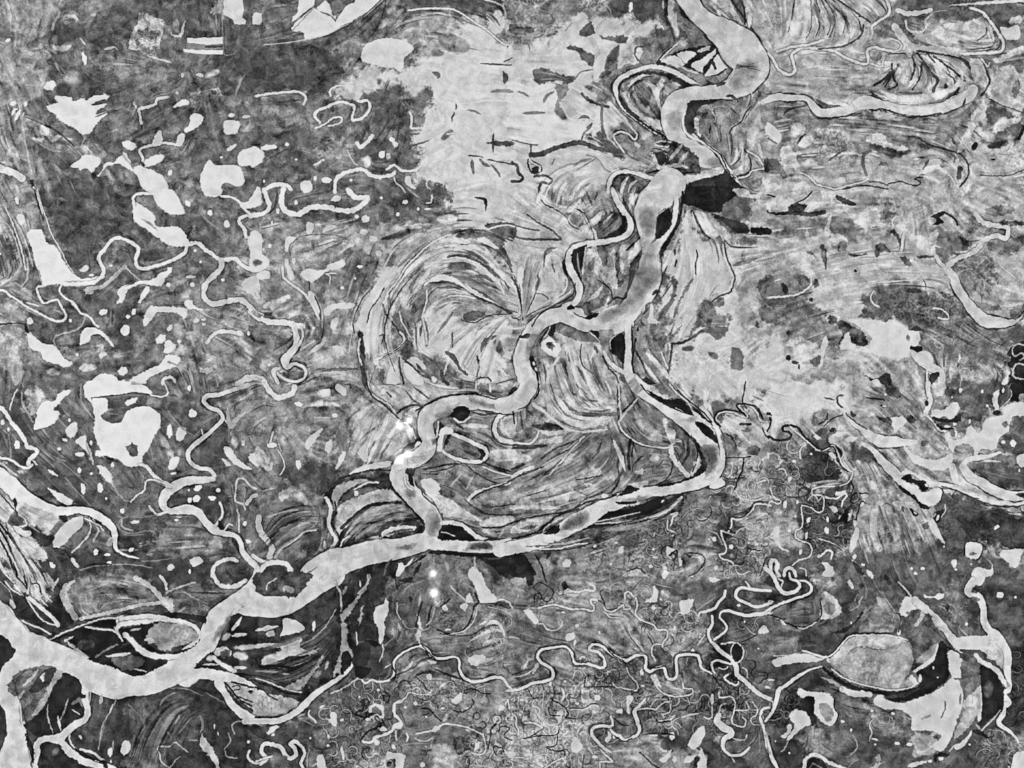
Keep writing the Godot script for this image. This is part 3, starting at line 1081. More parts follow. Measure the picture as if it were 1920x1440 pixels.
func trace_02():
	q("r",195,0,[950,88,1035,62,1090,25,1150,35,1230,38,1225,60,1185,80,1160,100,1155,130,1115,160,1145,190,1170,215,1150,260,1175,285,1210,300,1150,325,1145,360,950,360])
	q("r",205,0,[960,115,1035,75,1080,70,1115,80,1110,125,1060,140,1005,125,960,130])
	q("r",215,0,[960,160,1045,160,1050,225,1110,225,1135,260,1085,260,1010,280,960,260])
	q("r",140,0,[950,0,1010,-10,1065,30,1055,48,1035,65,1005,78,950,85])
	q("r",128,0,[1010,-15,1100,-15,1145,-15,1145,30,1095,28,1065,22])
	q("r",78,0,[1145,-15,1255,-15,1255,65,1225,32,1150,32])
	q("r",100,0,[1255,0,1310,30,1335,60,1320,85,1270,90,1255,60])
	q("r",120,0,[1170,140,1235,130,1300,160,1242,200,1240,225,1210,220,1170,175])
	q("r",128,0,[1100,150,1160,110,1160,155,1155,195,1125,190,1110,165])
	q("r",140,0,[1155,225,1235,260,1300,285,1310,325,1210,330,1175,290,1150,262])
	q("r",128,0,[1285,190,1395,180,1440,155,1445,360,1360,330,1350,270,1285,245])
	q("r",158,0,[1385,225,1445,200,1445,330,1395,325])
	q("r",165,0,[1335,-15,1445,-15,1445,100,1405,65,1350,25])
	q("r",90,0,[1100,245,1135,258,1175,285,1135,285,1100,268])
	q("i",88,0,[960,45,975,50,1000,52,998,62,970,65,955,60])
	q("i",95,0,[1210,75,1230,68,1240,82,1245,98,1230,102,1210,88],"wood","dark round wood")
	q("i",85,0,[1230,45,1255,65,1255,90,1240,92,1230,68],"wood")
	q("i",95,0,[1125,70,1150,69,1175,69,1172,81,1155,79],"wood")
	q("i",75,0,[1085,62,1108,40,1112,52,1115,62,1100,68])
	q("i",85,0,[1060,90,1070,86,1085,89,1110,102,1115,110,1110,125,1090,108,1085,99,1070,92])
	q("i",90,0,[1005,130,1025,128,1042,138,1060,142,1078,144,1075,150,1060,160,1052,152,1030,152,1010,158,1000,144])
	q("s",150,2,[1015,135,1040,140,1060,148])
	q("s",150,2,[1012,150,1035,148,1055,150])
	q("i",132,0,[1042,160,1065,160,1060,180,1048,192,1056,208,1062,222,1052,224,1040,205,1045,185])
	q("c",110,2.25,[1078,148,1090,135,1115,130])
	q("c",90,5.5,[1090,175,1100,185,1120,195,1140,200])
	q("c",110,5,[1130,198,1128,215,1130,240,1135,258])
	q("c",85,8.5,[995,290,1015,289,1040,278,1065,271,1090,268,1120,278,1145,282,1168,284])
	q("c",100,3,[1090,265,1095,250,1105,240,1110,232,1100,240])
	q("s",100,5,[1085,222,1095,218,1105,221])
	q("s",110,8.5,[1040,208,1050,212,1060,220])
	q("s",130,5.5,[1019,192,1025,180,1038,172])
	q("s",130,4,[972,172,982,175,992,181])
	q("s",130,5,[980,212,1022,211])
	q("c",90,2.5,[960,262,990,270,1008,272])
	q("c",80,3,[995,272,995,292,990,300,992,315,1000,325,1015,320,1012,310,998,302])
	q("l",60,0,[998,315,1008,312,1010,322,1000,325])
	q("c",205,3,[992,295,998,305,1012,312,1012,322])
	q("c",80,4.5,[1002,330,1025,330,1035,338,1030,345,1015,342,1010,360])
	q("c",80,5,[960,305,970,312,972,325,980,332,975,340,960,340])
	q("c",180,10,[1110,72,1120,100,1122,125,1118,150])
	q("l",205,0,[1115,115,1130,100,1140,118,1130,140,1115,150,1112,135],"lake")
	q("l",195,0,[1158,130,1158,110,1160,95,1175,88,1195,85,1205,95,1195,118,1175,120,1162,130])
	q("c",85,3,[1206,88,1195,88,1190,100,1198,115,1210,122,1225,120])
	q("s",90,12.5,[1135,130,1150,105,1160,85])
	q("s",80,10,[1125,145,1145,135])
	q("v",205,0,[1225,124,8,1205,128,8,1180,138,10,1160,150,10,1154,165,10,1158,182,10,1170,202,10,1185,215,10,1205,230,8,1230,248,8,1260,262,6,1260,278,6,1258,288,5],"side_channel","pale narrow side channel looping left of the main river")
	q("v",205,0,[1225,125,9,1245,128,10,1270,138,10,1290,150,9,1310,162,10,1330,170,10],"side_channel","pale narrow channel cutting across the bend below the ponds")
	q("i",50,0,[1160,165,1168,152,1185,140,1210,134,1240,135,1265,142,1290,158,1302,168,1292,172,1280,162,1260,150,1230,140,1200,140,1180,148,1165,160,1162,175,1172,195,1185,208,1210,232,1240,250,1255,258,1252,261,1230,250,1200,230,1175,210,1160,185])
	q("s",195,6.5,[1178,162,1190,150,1210,140])
	q("s",60,3.5,[1178,170,1192,155,1210,148])
	q("s",60,3,[1185,195,1182,180,1192,165])
	q("l",190,0,[1168,175,1178,172,1182,185,1192,200,1210,220,1235,225,1242,240,1230,242,1200,220,1180,202])
	q("i",100,0,[1200,185,1205,170,1220,160,1230,165,1225,185,1212,200,1200,200])
	q("l",195,0,[1232,155,1238,148,1245,150,1242,162,1232,180,1220,198,1212,215,1210,210,1222,180,1230,165])
	q("i",80,0,[1235,180,1242,165,1248,175,1240,200,1242,220,1225,222,1215,215,1225,198])
	q("l",160,0,[1248,160,1268,155,1275,162,1260,172,1245,180])
	q("i",45,0,[1260,142,1295,160,1302,170,1285,172,1270,162,1282,160],"wood")
	q("i",45,0,[1232,122,1255,122,1285,125,1315,138,1330,142,1350,140,1375,120,1380,110,1370,95,1350,75,1335,60,1320,55,1320,70,1335,82,1320,85,1285,92,1260,100,1238,110],"wood","dark wood round the pale ponds on the bend")
	q("l",210,0,[1239,115,1245,108,1268,105,1282,120,1272,128,1260,122],"pond")
	q("l",210,0,[1270,101,1292,96,1304,101,1285,118,1278,112],"pond","pale four sided pond in the dark wood")
	q("l",195,0,[1308,94,1328,86,1330,91,1312,100],"pond")
	q("l",210,0,[1295,122,1320,108,1345,90,1335,108,1320,125,1315,136],"pond","pale wedge pond in the dark wood")
	q("l",205,0,[1322,142,1330,128,1340,110,1350,100,1358,110,1370,120,1360,130,1340,140],"pond")
	q("i",50,0,[1335,118,1339,115,1344,130,1340,132])
	q("s",180,4,[1272,120,1285,130,1310,138])
	q("l",160,0,[1240,110,1255,95,1278,72,1288,78,1285,88,1265,95,1248,110],"pond")
	q("c",200,3.5,[1238,112,1255,95,1270,82])
	q("c",40,2,[1230,119,1245,100,1260,88])
	q("s",185,15,[1252,0,1258,30,1268,55,1270,70])
	q("s",60,6.5,[1248,0,1250,35,1260,60,1265,78])
	q("s",165,5,[1268,25,1265,50,1268,65])
	q("i",50,0,[1260,-5,1272,0,1285,22,1305,40,1290,38,1275,22])
	q("i",55,0,[1310,-5,1320,12,1335,32,1355,40,1385,52,1370,52,1345,48,1320,30,1310,15])
	q("i",95,0,[1370,-5,1385,-5,1395,15,1398,40,1390,42,1380,30])
	q("s",60,4,[1370,-2,1375,5])
	q("c",55,3,[1394,12,1397,28,1396,45])
	q("s",190,10,[1370,15,1385,40,1392,50])
	q("c",190,7.5,[1405,30,1405,50,1398,62])
	q("s",200,7.5,[1345,20,1350,28])
	q("n",195,0,[1280,-15,35,1295,8,35,1310,28,32,1335,48,38,1365,68,58,1388,92,72,1405,112,68,1410,130,62,1395,150,55,1375,165,38,1350,172,28,1320,175,25,1292,180,32,1270,198,48,1262,220,45,1268,245,42,1288,265,38,1310,282,32,1325,300,35,1335,320,45,1320,335,45,1285,342,40,1255,350,45,1230,360,50],"river")
	q("l",190,0,[1245,340,1285,338,1320,325,1350,318,1355,322,1335,332,1300,342,1270,360,1235,360])
	q("c",205,2.25,[1435,100,1438,110,1428,135,1418,155,1410,170,1410,180])
	q("g",125,0,[1375,145,1395,120,1410,118,1418,140,1395,160,1375,162])
	q("g",130,0,[1252,215,1268,212,1280,220,1278,240,1260,240])
	q("g",150,0,[1330,300,1350,300,1350,320,1330,320])
	q("i",70,0,[1342,155,1360,155,1358,160,1345,161])
	q("i",60,0,[1360,180,1375,185,1385,195,1380,182,1370,178])
	q("i",55,0,[1292,192,1310,188,1345,188,1335,195,1315,198,1305,215,1305,240,1298,252,1288,245,1282,225,1288,205])
	q("i",88,0,[1315,212,1325,205,1338,210,1338,222,1320,222])
	q("c",165,2.5,[1355,199,1338,202,1335,210,1342,220,1340,228])
	q("c",45,2.5,[1408,200,1398,212,1390,228,1375,238,1368,250])
	q("i",140,0,[1345,205,1370,200,1385,205,1385,220,1365,232,1345,230])
	q("s",70,3,[1370,202,1380,212])
	q("l",195,0,[1302,220,1310,222,1310,245,1315,258,1308,252,1302,235],"pond")
	q("v",205,0,[1282,215,4,1281,235,4,1285,248,4,1300,260,6,1315,265,6,1335,278,6,1350,292,7,1360,310,8,1375,330,8,1385,345,6,1395,360,6],"side_channel","thin pale channel leaving the right bank of the river")
	q("c",50,2.25,[1310,258,1335,278,1352,292,1365,320,1380,335])
	q("c",205,3.5,[1382,335,1400,330,1412,320,1432,316,1432,311,1420,295,1400,282])
	q("c",50,2.25,[1375,328,1395,328,1408,315,1405,295,1395,280])
	q("s",60,2.5,[1370,310,1385,300,1390,280])
	q("l",195,0,[1370,322,1390,310,1400,288,1405,300,1400,318,1385,328,1372,328])
	q("s",200,7.5,[1422,270,1428,292])
	q("s",195,6.5,[1370,308,1380,298,1382,278])
	q("s",60,3.5,[1330,250,1332,235])
	q("c",65,1.75,[1350,235,1352,265])
	q("i",130,0,[1425,200,1440,195,1455,215,1445,235,1428,230])
	q("i",48,0,[1270,360,1285,345,1320,335,1355,325,1360,320,1385,345,1395,360],"wood","black ragged wood below the river bend")
	q("i",135,0,[1150,258,1160,248,1180,250,1190,262,1175,280,1155,270])
	q("v",200,0,[1170,285,4,1155,265,4,1150,255,4,1160,248,4,1175,250,4,1190,262,4,1194,252,4,1180,235,4,1170,220,6],"side_channel")
	q("l",195,0,[1205,325,1225,300,1218,288,1225,285,1232,302,1238,318,1235,325,1230,310])
	q("c",50,2,[1225,288,1245,285,1260,292,1235,290])
	q("i",55,0,[1228,288,1245,288,1250,300,1238,310])
	q("c",195,3.5,[1225,270,1240,265,1260,268,1252,275,1228,272])
	q("i",65,0,[1230,269,1250,266,1248,272,1232,271])
	q("c",60,2.5,[1225,278,1242,282,1255,288])
	q("i",80,0,[1260,265,1285,275,1305,292,1311,312,1310,325,1280,328,1250,322,1248,300,1255,280])
	q("s",165,6,[1255,300,1280,270])
	q("s",160,6,[1270,310,1290,285])
	q("s",180,6.5,[1240,315,1270,310,1290,315])
	q("s",50,4,[1205,328,1235,320,1275,325,1310,322])
	q("c",205,8.5,[1140,360,1145,335,1158,324,1175,322,1195,326,1215,332,1240,341],"side_channel","pale loop channel returning to the river")
	q("i",85,0,[1150,360,1150,340,1160,328,1180,328,1200,335,1230,345,1220,360])
	q("s",50,3,[1150,360,1150,342,1160,329,1185,328])
	q("s",180,5,[1165,360,1168,345,1178,332])
	q("s",180,5,[1178,360,1182,348,1195,338])
	q("s",130,5,[1075,312,1090,302,1110,298])
	q("s",120,3,[1080,320,1100,308,1115,298])
	q("c",150,3.5,[1100,290,1120,298,1135,318,1145,322])
	q("s",170,12.5,[1065,325,1080,360])
	q("c",130,2,[1035,310,1040,298])
	q("s",150,15,[1205,250,1225,265])
	q("s",190,7.5,[1190,270,1200,275])
	q("s",185,7.5,[1180,302,1205,308,1215,312])
	q("m",90,9,[960,0,1020,0,1060,30,1035,60,985,75,960,80])
	q("m",80,12,[1065,-5,1145,-5,1145,28,1100,25])
	q("s",225,6.5,[1180,12,1184,8,1181,22])
	q("l",190,0,[1232,50,1235,42,1242,48,1245,54])
	q("m",90,12,[1275,35,1310,38,1320,65,1300,80,1280,75])
	q("a",0,0,[1160,175,1185,212,1235,250,1285,270])
	q("a",0,0,[1310,25,1360,62,1400,100])
	q("a",0,0,[1110,-12,1085,25])
	q("l",196,0,[1242,345,1285,336,1310,329,1320,315,1352,314,1355,321,1335,331,1300,340,1280,349,1268,362,1230,362])
func trace_03():
	q("r",170,0,[1440,-15,1665,-15,1665,25,1630,50,1690,85,1715,100,1810,130,1815,160,1790,185,1715,175,1635,165,1615,200,1535,190,1440,180])
	q("r",145,0,[1580,120,1635,125,1665,155,1615,180,1555,160])
	q("r",132,0,[1440,185,1515,190,1540,220,1615,220,1665,215,1765,220,1810,200,1840,175,1865,190,1815,250,1740,275,1615,250,1590,300,1580,350,1490,325,1460,265,1440,225])
	q("r",150,0,[1495,240,1590,240,1630,325,1540,345,1500,300])
	q("r",90,0,[1665,32,1690,30,1705,50,1735,60,1705,65,1685,50,1665,50])
	q("r",95,0,[1705,-15,1865,-15,1915,10,1905,45,1875,50,1850,30,1815,40,1755,40,1750,15,1705,18])
	q("r",175,0,[1830,140,1915,130,1930,175,1930,350,1830,325,1805,275,1765,265,1815,250,1850,190])
	q("r",180,0,[1630,285,1715,288,1765,305,1740,345,1665,345,1625,335])
	q("r",100,0,[1850,190,1880,200,1915,215,1920,235,1880,270,1865,278,1840,270,1870,250,1850,235,1845,215])
	q("r",165,0,[1720,48,1790,42,1850,45,1870,70,1860,92,1805,95,1765,92,1725,82,1715,70])
	q("c",205,5.5,[1440,100,1450,112,1460,130,1478,140,1490,135,1488,120,1485,102,1502,90,1522,90,1560,95,1585,108,1610,118,1625,120,1628,110,1626,95,1638,89,1660,94,1685,98],"creek","pale creek winding below the fanned ridges")
	q("l",188,0,[1472,-10,1515,-10,1522,25,1522,60,1490,82,1450,92,1478,58,1488,25])
	q("c",65,2,[1490,-5,1485,30,1478,60])
	q("c",90,1.75,[1520,-5,1522,30,1520,55,1512,72])
	q("c",80,2,[1528,-5,1538,25,1536,50,1530,68])
	q("c",75,2.25,[1538,-5,1550,20,1558,42,1552,65])
	q("c",85,2.25,[1548,0,1562,25,1565,45,1555,70])
	q("c",75,2.25,[1558,-5,1575,15,1585,38,1582,62])
	q("c",80,2.5,[1565,-5,1590,15,1610,38,1615,58])
	q("c",60,3,[1565,-5,1600,20,1632,42])
	q("c",75,3,[1535,92,1575,88,1600,78,1615,65,1619,45])
	q("s",200,10,[1505,5,1505,45])
	q("s",200,10,[1540,20,1545,48])
	q("s",205,12.5,[1590,30,1600,50,1595,70])
	q("s",200,10,[1570,25,1578,45,1575,65])
	q("c",205,5,[1455,98,1485,88,1515,84,1545,75],"creek")
	q("s",90,6.5,[1640,-5,1658,15,1662,25])
	q("c",200,5.5,[1662,0,1668,15,1665,28,1650,38,1635,50,1635,60],"creek")
	q("s",65,5,[1630,45,1620,38,1610,30])
	q("l",195,0,[1612,32,1632,45,1628,51,1615,42])
	q("i",90,0,[1648,60,1660,35,1680,32,1690,38,1700,50,1705,58,1685,52,1665,50])
	q("c",200,10,[1682,19,1700,25,1725,24,1745,19],"lake","pale crescent lake")
	q("c",185,3.5,[1698,38,1702,55,1715,60,1732,58,1738,45,1735,38,1748,25])
	q("c",180,12.5,[1678,50,1692,70,1710,88,1735,92,1790,98])
	q("l",195,0,[1715,70,1745,60,1765,50,1790,42,1810,48,1815,60,1790,82,1765,85,1735,78])
	q("l",190,0,[1815,40,1835,38,1850,50,1845,65,1830,75,1818,72,1790,75,1780,65])
	q("c",80,2.25,[1850,52,1848,65,1832,76])
	q("c",80,2,[1865,75,1865,82,1850,90,1820,92])
	q("c",200,6,[1818,15,1840,22,1855,38,1870,60,1880,78,1878,95,1852,99,1815,101,1800,100],"creek","pale creek hooking round the rounded meadow")
	q("c",60,2.25,[1875,75,1872,90,1850,94])
	q("l",190,0,[1788,92,1790,85,1800,86,1802,92,1795,96])
	q("l",195,0,[1860,110,1875,108,1905,90,1925,82,1925,92,1900,105,1875,118])
	q("l",200,0,[1875,52,1890,52,1910,48,1912,70,1900,75,1885,72])
	q("l",195,0,[1890,42,1912,29,1915,42],"pond")
	q("i",55,0,[1865,2,1895,5,1920,10,1920,5])
	q("s",195,6.5,[1870,4,1900,2,1922,0])
	q("c",80,2,[1652,105,1680,100,1710,102])
	q("l",190,0,[1698,100,1708,92,1712,105,1705,106])
	q("c",190,3.5,[1700,85,1705,92])
	q("c",190,3.5,[1670,72,1688,80,1688,92,1675,96])
	q("l",180,0,[1652,100,1665,102,1658,112,1650,112])
	q("i",115,0,[1635,100,1652,98,1648,115,1635,115])
	q("c",190,3.5,[1630,118,1652,125,1655,115,1658,108])
	q("c",60,3.5,[1720,95,1765,102,1800,110,1815,125,1825,140])
	q("c",50,5,[1800,108,1815,118,1822,130])
	q("c",70,4,[1720,100,1735,120,1745,140,1745,155])
	q("c",60,5.5,[1730,118,1748,140,1758,150,1752,165,1750,172])
	q("c",65,3,[1738,100,1765,130,1788,148,1790,165])
	q("c",65,3.5,[1750,105,1785,130,1805,148])
	q("c",70,3,[1728,122,1725,145,1715,162,1710,168])
	q("c",70,4,[1710,105,1715,125,1708,150])
	q("c",60,3.5,[1672,120,1675,145,1682,160,1665,168])
	q("c",65,4.5,[1670,135,1655,150,1640,160])
	q("c",70,3.5,[1670,145,1660,162])
	q("i",60,0,[1770,160,1775,155,1776,165,1772,168])
	q("i",70,0,[1800,140,1810,145,1812,152,1805,152])
	q("s",200,12.5,[1750,120,1770,140,1780,160])
	q("s",200,10,[1735,132,1740,160,1730,180])
	q("s",205,15,[1680,125,1695,155])
	q("s",200,10,[1765,110,1798,130,1805,150])
	q("s",205,15,[1650,170,1690,185,1740,185,1780,170,1805,150])
	q("c",85,4,[1632,172,1655,188,1680,195,1715,198,1755,192,1785,182,1798,165])
	q("v",200,0,[1602,200,20,1620,192,28,1655,198,20,1685,205,18,1720,208,18,1760,205,20,1790,192,25,1815,180,25,1825,168,20],"creek","broad pale channel sweeping under the ridge fan")
	q("l",195,0,[1620,200,1632,210,1680,215,1715,220,1665,212,1635,208])
	q("c",60,3,[1635,208,1655,205,1680,212,1705,220,1735,218,1765,212])
	q("l",180,0,[1635,212,1650,209,1680,218,1665,222,1645,222])
	q("v",200,0,[1430,192,10,1455,182,15,1485,184,12,1512,185,10,1525,200,15,1540,212,18,1570,210,20,1600,205,15],"creek")
	q("s",200,10,[1535,185,1560,192,1590,198])
	q("s",85,5,[1528,185,1550,198,1575,198])
	q("c",65,2,[1530,221,1565,220,1590,218,1615,212])
	q("l",170,0,[1820,112,1840,115,1850,130,1850,150,1835,160,1825,150])
	q("c",60,3.5,[1845,118,1852,140,1855,155,1840,180])
	q("c",200,4,[1840,110,1852,125,1855,118],"creek")
	q("c",80,3.5,[1470,215,1480,205,1510,198])
	q("l",190,0,[1482,248,1490,232,1505,235,1510,245,1495,252],"pond")
	q("s",55,3.5,[1495,272,1502,258,1512,252])
	q("l",195,0,[1498,270,1508,258,1522,255,1525,265,1510,278])
	q("l",195,0,[1505,305,1518,300,1532,305,1528,312,1508,312],"pond")
	q("c",85,2,[1492,295,1502,290,1532,288])
	q("c",85,2,[1495,298,1505,295,1530,295])
	q("s",70,3,[1552,302,1570,290,1585,280])
	q("l",205,0,[1571,338,1575,332,1585,334,1584,342,1575,344],"pond")
	q("p",205,0,[1546,276,4.5,4,0,1472,102,3,2.5,0],"pond")
	q("c",210,3,[1498,322,1518,332,1530,345,1548,350,1565,355,1590,348,1615,342,1628,335])
	q("c",55,2.5,[1580,355,1615,348,1640,350,1665,355])
	q("s",85,15,[1630,272,1655,280,1680,288,1705,282])
	q("l",190,0,[1625,265,1630,252,1655,252,1670,270,1705,278,1690,282,1660,275,1640,270])
	q("i",88,0,[1665,255,1720,255,1730,268,1750,275,1740,278,1715,275,1680,265])
	q("c",60,3.5,[1722,258,1740,270,1765,278,1790,285,1805,292,1815,310,1815,330,1800,350])
	q("c",80,8.5,[1798,332,1800,315])
	q("s",80,4,[1788,305,1790,295,1782,288])
	q("s",80,4.5,[1730,318,1740,298,1720,295])
	q("s",80,4.5,[1775,308,1765,312,1770,300])
	q("c",105,5.5,[1620,288,1618,308,1625,328])
	q("i",120,0,[1648,308,1658,304,1666,308,1658,311])
	q("c",65,2.5,[1665,345,1690,340,1702,345,1720,348,1726,342,1715,335,1730,332])
	q("c",70,2.5,[1630,341,1650,342,1665,348])
	q("l",180,0,[1465,278,1480,275,1492,288,1495,305,1505,320,1490,325,1475,325,1465,305])
	q("i",72,0,[1445,298,1458,300,1464,315,1458,320,1450,318,1435,322,1432,300])
	q("l",195,0,[1430,335,1445,328,1462,328,1468,340,1460,355,1445,360,1430,360],"lake")
	q("l",190,0,[1488,358,1490,348,1505,340,1518,348,1515,360],"lake")
	q("l",200,0,[1440,230,1455,240,1465,260,1460,268,1445,258,1435,245])
	q("c",60,2,[1440,260,1455,268])
	q("l",190,0,[1860,248,1880,225,1910,222,1912,228,1895,235,1875,245])
	q("s",190,15,[1865,245,1885,222])
	q("c",50,6,[1910,260,1920,240])
	q("l",190,0,[1830,205,1840,195,1850,198,1845,225,1835,230,1815,265,1805,282,1795,280])
	q("s",60,7.5,[1825,280,1830,268])
	q("s",50,10,[1852,275,1870,272,1885,265])
	q("c",65,2,[1838,328,1865,330,1895,328,1920,318])
	q("c",75,2,[1855,185,1880,198,1915,210])
	q("s",75,4,[1810,185,1805,200])
	q("s",70,4,[1785,258,1790,270])
	q("i",120,0,[1908,150,1912,160,1910,175,1902,185,1898,162])
	q("s",60,2.5,[1908,148,1912,160])
	q("p",40,0,[1862,299,4.5,2,0])
	q("m",70,8,[1790,0,1865,0,1865,20,1815,20])
	q("m",60,9,[1440,25,1455,15,1455,65,1440,65])
	q("m",50,14,[1505,240,1580,240,1625,310,1580,325,1535,275])
	q("m",40,14,[1830,280,1915,280,1915,320,1840,320])
	q("m",60,7,[1740,335,1815,335,1815,360,1740,360])
	q("c",85,2,[1730,225,1740,222,1758,228,1752,231,1732,230])
	q("a",0,0,[1500,0,1508,38,1505,62])
	q("a",0,0,[1440,175,1515,185,1590,200])
	q("a",0,0,[1465,262,1540,250,1590,262])
	q("a",0,0,[1690,262,1765,280,1815,312])
	q("a",0,0,[1840,175,1865,225])
func trace_04():  # ground tones carry a slight painted lift for the haze on the left
	q("r",116,0,[-50,360,480,360,480,720,-50,720])
	q("r",153,0,[-50,345,58,360,65,430,50,435,58,485,30,500,25,525,-50,550])
	q("r",90,0,[0,432,22,442,28,468,15,500,-50,520,-50,430])
	q("r",88,0,[95,345,250,345,250,415,260,430,300,455,265,460,258,455,225,445,200,455,182,480,175,500,140,515,120,472,95,432])
	q("r",76,0,[130,410,170,400,185,420,180,460,160,468,140,450,120,465,120,435])
	q("r",94,0,[215,455,250,460,252,485,240,490,215,480])
	q("r",96,0,[295,405,375,400,405,420,420,485,350,442,330,422,295,425])
	q("r",96,0,[250,465,350,470,325,495,275,500])
	q("r",88,0,[75,540,115,540,120,565,150,590,160,610,135,625,105,630,105,670,85,655,60,625,45,595,100,600,120,585,105,565,85,570])
	q("r",100,0,[120,540,225,500,265,525,225,540,215,575,175,610,155,585])
	q("r",90,0,[215,570,240,540,270,535,265,575,270,610,245,648,215,650,195,620,212,600])
	q("r",133,0,[315,520,375,525,425,575,475,600,480,720,338,720,335,670,320,610,360,600])
	q("r",140,0,[360,600,480,600,480,660,375,670])
	q("r",148,0,[-50,555,40,570,50,605,-50,610])
	q("r",148,0,[-50,630,45,615,55,650,80,680,60,720,-50,720])
	q("r",136,0,[105,670,175,660,220,655,235,670,220,720,105,720])
	q("r",88,0,[55,690,85,695,75,720,50,720])
	q("r",86,0,[360,495,390,510,375,515])
	q("l",228,0,[51,440,60,432,78,431,84,448,92,458,102,460,110,472,120,490,130,505,140,515,155,522,175,521,190,518,182,530,160,535,140,538,115,535,110,532,82,536,80,530,75,510,68,500,60,468],"lake","tall white lake leaning beside the straight road")
	q("c",222,7.5,[120,532,150,532,175,529,190,520,195,508,190,495,185,482,198,465,210,450,225,446,240,452,255,460,260,470,255,485,258,500,270,504,295,498,320,489,345,475,350,460],"creek","white creek looping round a dark bluff between two lakes")
	q("c",222,8.5,[350,458,370,456,382,465,400,478,415,488,440,485,455,498,475,506,490,505],"creek","white creek forking below the long lake")
	q("c",200,11,[415,488,415,502,400,518,388,530,382,545,385,560,400,570,425,565,450,562,465,572,480,588,490,592],"creek","broad grey creek curving in a wide bow")
	q("l",225,0,[252,382,265,384,280,395,292,408,290,422,305,426,330,425,345,435,352,450,355,460,332,462,315,458,290,442,275,430,260,420,250,410],"lake","long white lake bent like an arm")
	q("s",150,3.5,[265,410,282,420,295,432])
	q("c",225,6,[252,390,250,370,262,363,282,363],"creek")
	q("l",225,0,[288,365,292,355,320,355,335,370,342,390,345,399,332,402,315,400,300,388,292,380],"lake")
	q("l",120,0,[255,372,265,368,285,370,292,382,292,395,275,382,260,380])
	q("c",205,2.5,[70,355,78,385,88,412,95,435,108,458,120,480,125,492,138,512],"road","thin pale road running straight past the leaning lake")
	q("c",60,3,[65,355,72,385,82,415])
	q("c",200,3.5,[10,388,22,415,35,450,42,475,46,495,48,505])
	q("c",190,2.5,[2,410,20,430,32,460,40,495])
	q("c",185,2.5,[15,395,40,435,52,465,62,500])
	q("s",150,22.5,[40,365,55,385,60,420])
	q("p",225,0,[32,376,4,7.5,-10,40,411,7.5,10.5,-20,194,585,7.5,6,-15,235,620,9,11.5,20,394,399,4.5,6,-10,425,420,6,7,0,418,525,3.5,3,0,361,534,4.5,4.5,20,316,534,4.5,4,0,240,594,4,3.5,0,251,585,4,6.5,20,208,498,3.5,2.5,0,145,665,3,3.5,0,376,491,2.5,2.5,0,366,470,3,3,0,56,602,6,7.5,0,336,640,3.5,3.5,0,230,696,9,9,0,466,625,2.5,4.5,0,132,601,3,3.5,0,0,476,2,2.5,0,172,516,4.5,2.5,0],"pond")
	q("s",150,10,[250,435,255,435])
	q("l",205,0,[150,508,158,498,165,498,166,506,158,510],"lake")
	q("l",210,0,[160,545,165,541,175,544,172,551,162,551],"lake")
	q("l",165,0,[160,542,175,540,172,550,162,550])
	q("c",170,6.5,[165,540,190,538,210,522,225,508,235,500])
	q("c",190,2.25,[235,500,250,515,262,525])
	q("l",222,0,[220,548,228,538,240,536,240,542,235,555,230,565,220,570,224,560],"lake")
	q("c",222,6.5,[235,541,250,535,265,529,275,529],"creek")
	q("l",222,0,[272,530,290,522,300,512,312,508,315,501,322,502,321,510,310,522,304,535,285,535],"lake","white leaf shaped lake with a short stalk")
	q("l",220,0,[259,568,265,552,272,539,280,538,279,548,270,560,262,569],"pond")
	q("l",215,0,[268,602,275,585,282,574,292,575,325,576,345,578,352,588,345,598,338,590,325,586,295,586,285,598,275,611,269,610],"lake","white boomerang lake")
	q("l",222,0,[345,570,350,562,360,564,365,574,381,580,380,584,365,580,352,578],"pond")
	q("c",205,8.5,[388,642,398,630,410,622,430,622,454,626],"pond","pale hooked pond")
	q("p",200,0,[442,634,4.5,2.5,10,368,601,5.5,4.5,0,382,599,5,2.5,0,382,608,3.5,3,0,358,519,10,2.5,0],"pond")
	q("l",222,0,[292,638,298,629,310,629,309,640,300,645,294,644],"pond")
	q("l",222,0,[308,655,310,640,318,638,329,648,325,658,312,664,308,662],"pond")
	q("l",200,0,[314,615,320,609,324,610,320,620,315,621])
	q("l",225,0,[244,720,248,710,265,700,285,690,302,682,310,668,325,665,338,672,332,685,315,692,300,698,280,708,270,720],"lake")
	q("l",225,0,[175,720,178,708,190,702,208,702,220,710,222,720],"lake")
	q("l",225,0,[150,638,152,625,160,616,175,615,190,620,200,630,210,642,215,651,210,650,198,635,182,628,172,629,165,642,150,646],"lake","white hook shaped lake in the dark")
	q("s",50,2,[172,630,185,628,198,638])
	q("c",225,4.5,[115,535,112,546,122,558,135,565,142,572,150,586,162,591,172,598,178,608,185,612],"creek")
	q("l",222,0,[128,562,138,565,145,575,150,588,142,578],"lake")
	q("c",160,3,[160,592,155,608,140,620,120,625,105,631,101,640,105,650],"creek")
	q("c",218,5,[82,536,70,539,72,552,82,568,95,565,108,562,115,575,124,590,120,600,105,602,88,595,70,585,50,575,32,562,20,555,8,545,-10,544],"creek","white creek doubling back on itself under the leaning lake")
	q("c",200,3.5,[50,568,60,570,72,574])
	q("l",225,0,[50,619,60,628,72,638,85,646,102,648,110,658,120,670,136,681,125,689,105,682,88,678,78,670,78,661,62,655,54,648,51,632],"lake","white lake shaped like a leaping fish")
	q("s",45,4.5,[48,608,50,618,54,625])
	q("s",45,3,[0,608,25,606,48,608])
	q("c",185,3,[38,500,32,510,20,522,5,532])
	q("c",175,3.5,[51,485,52,505,50,525,42,535])
	q("l",200,0,[452,532,468,520,485,520,485,560,468,550,458,540])
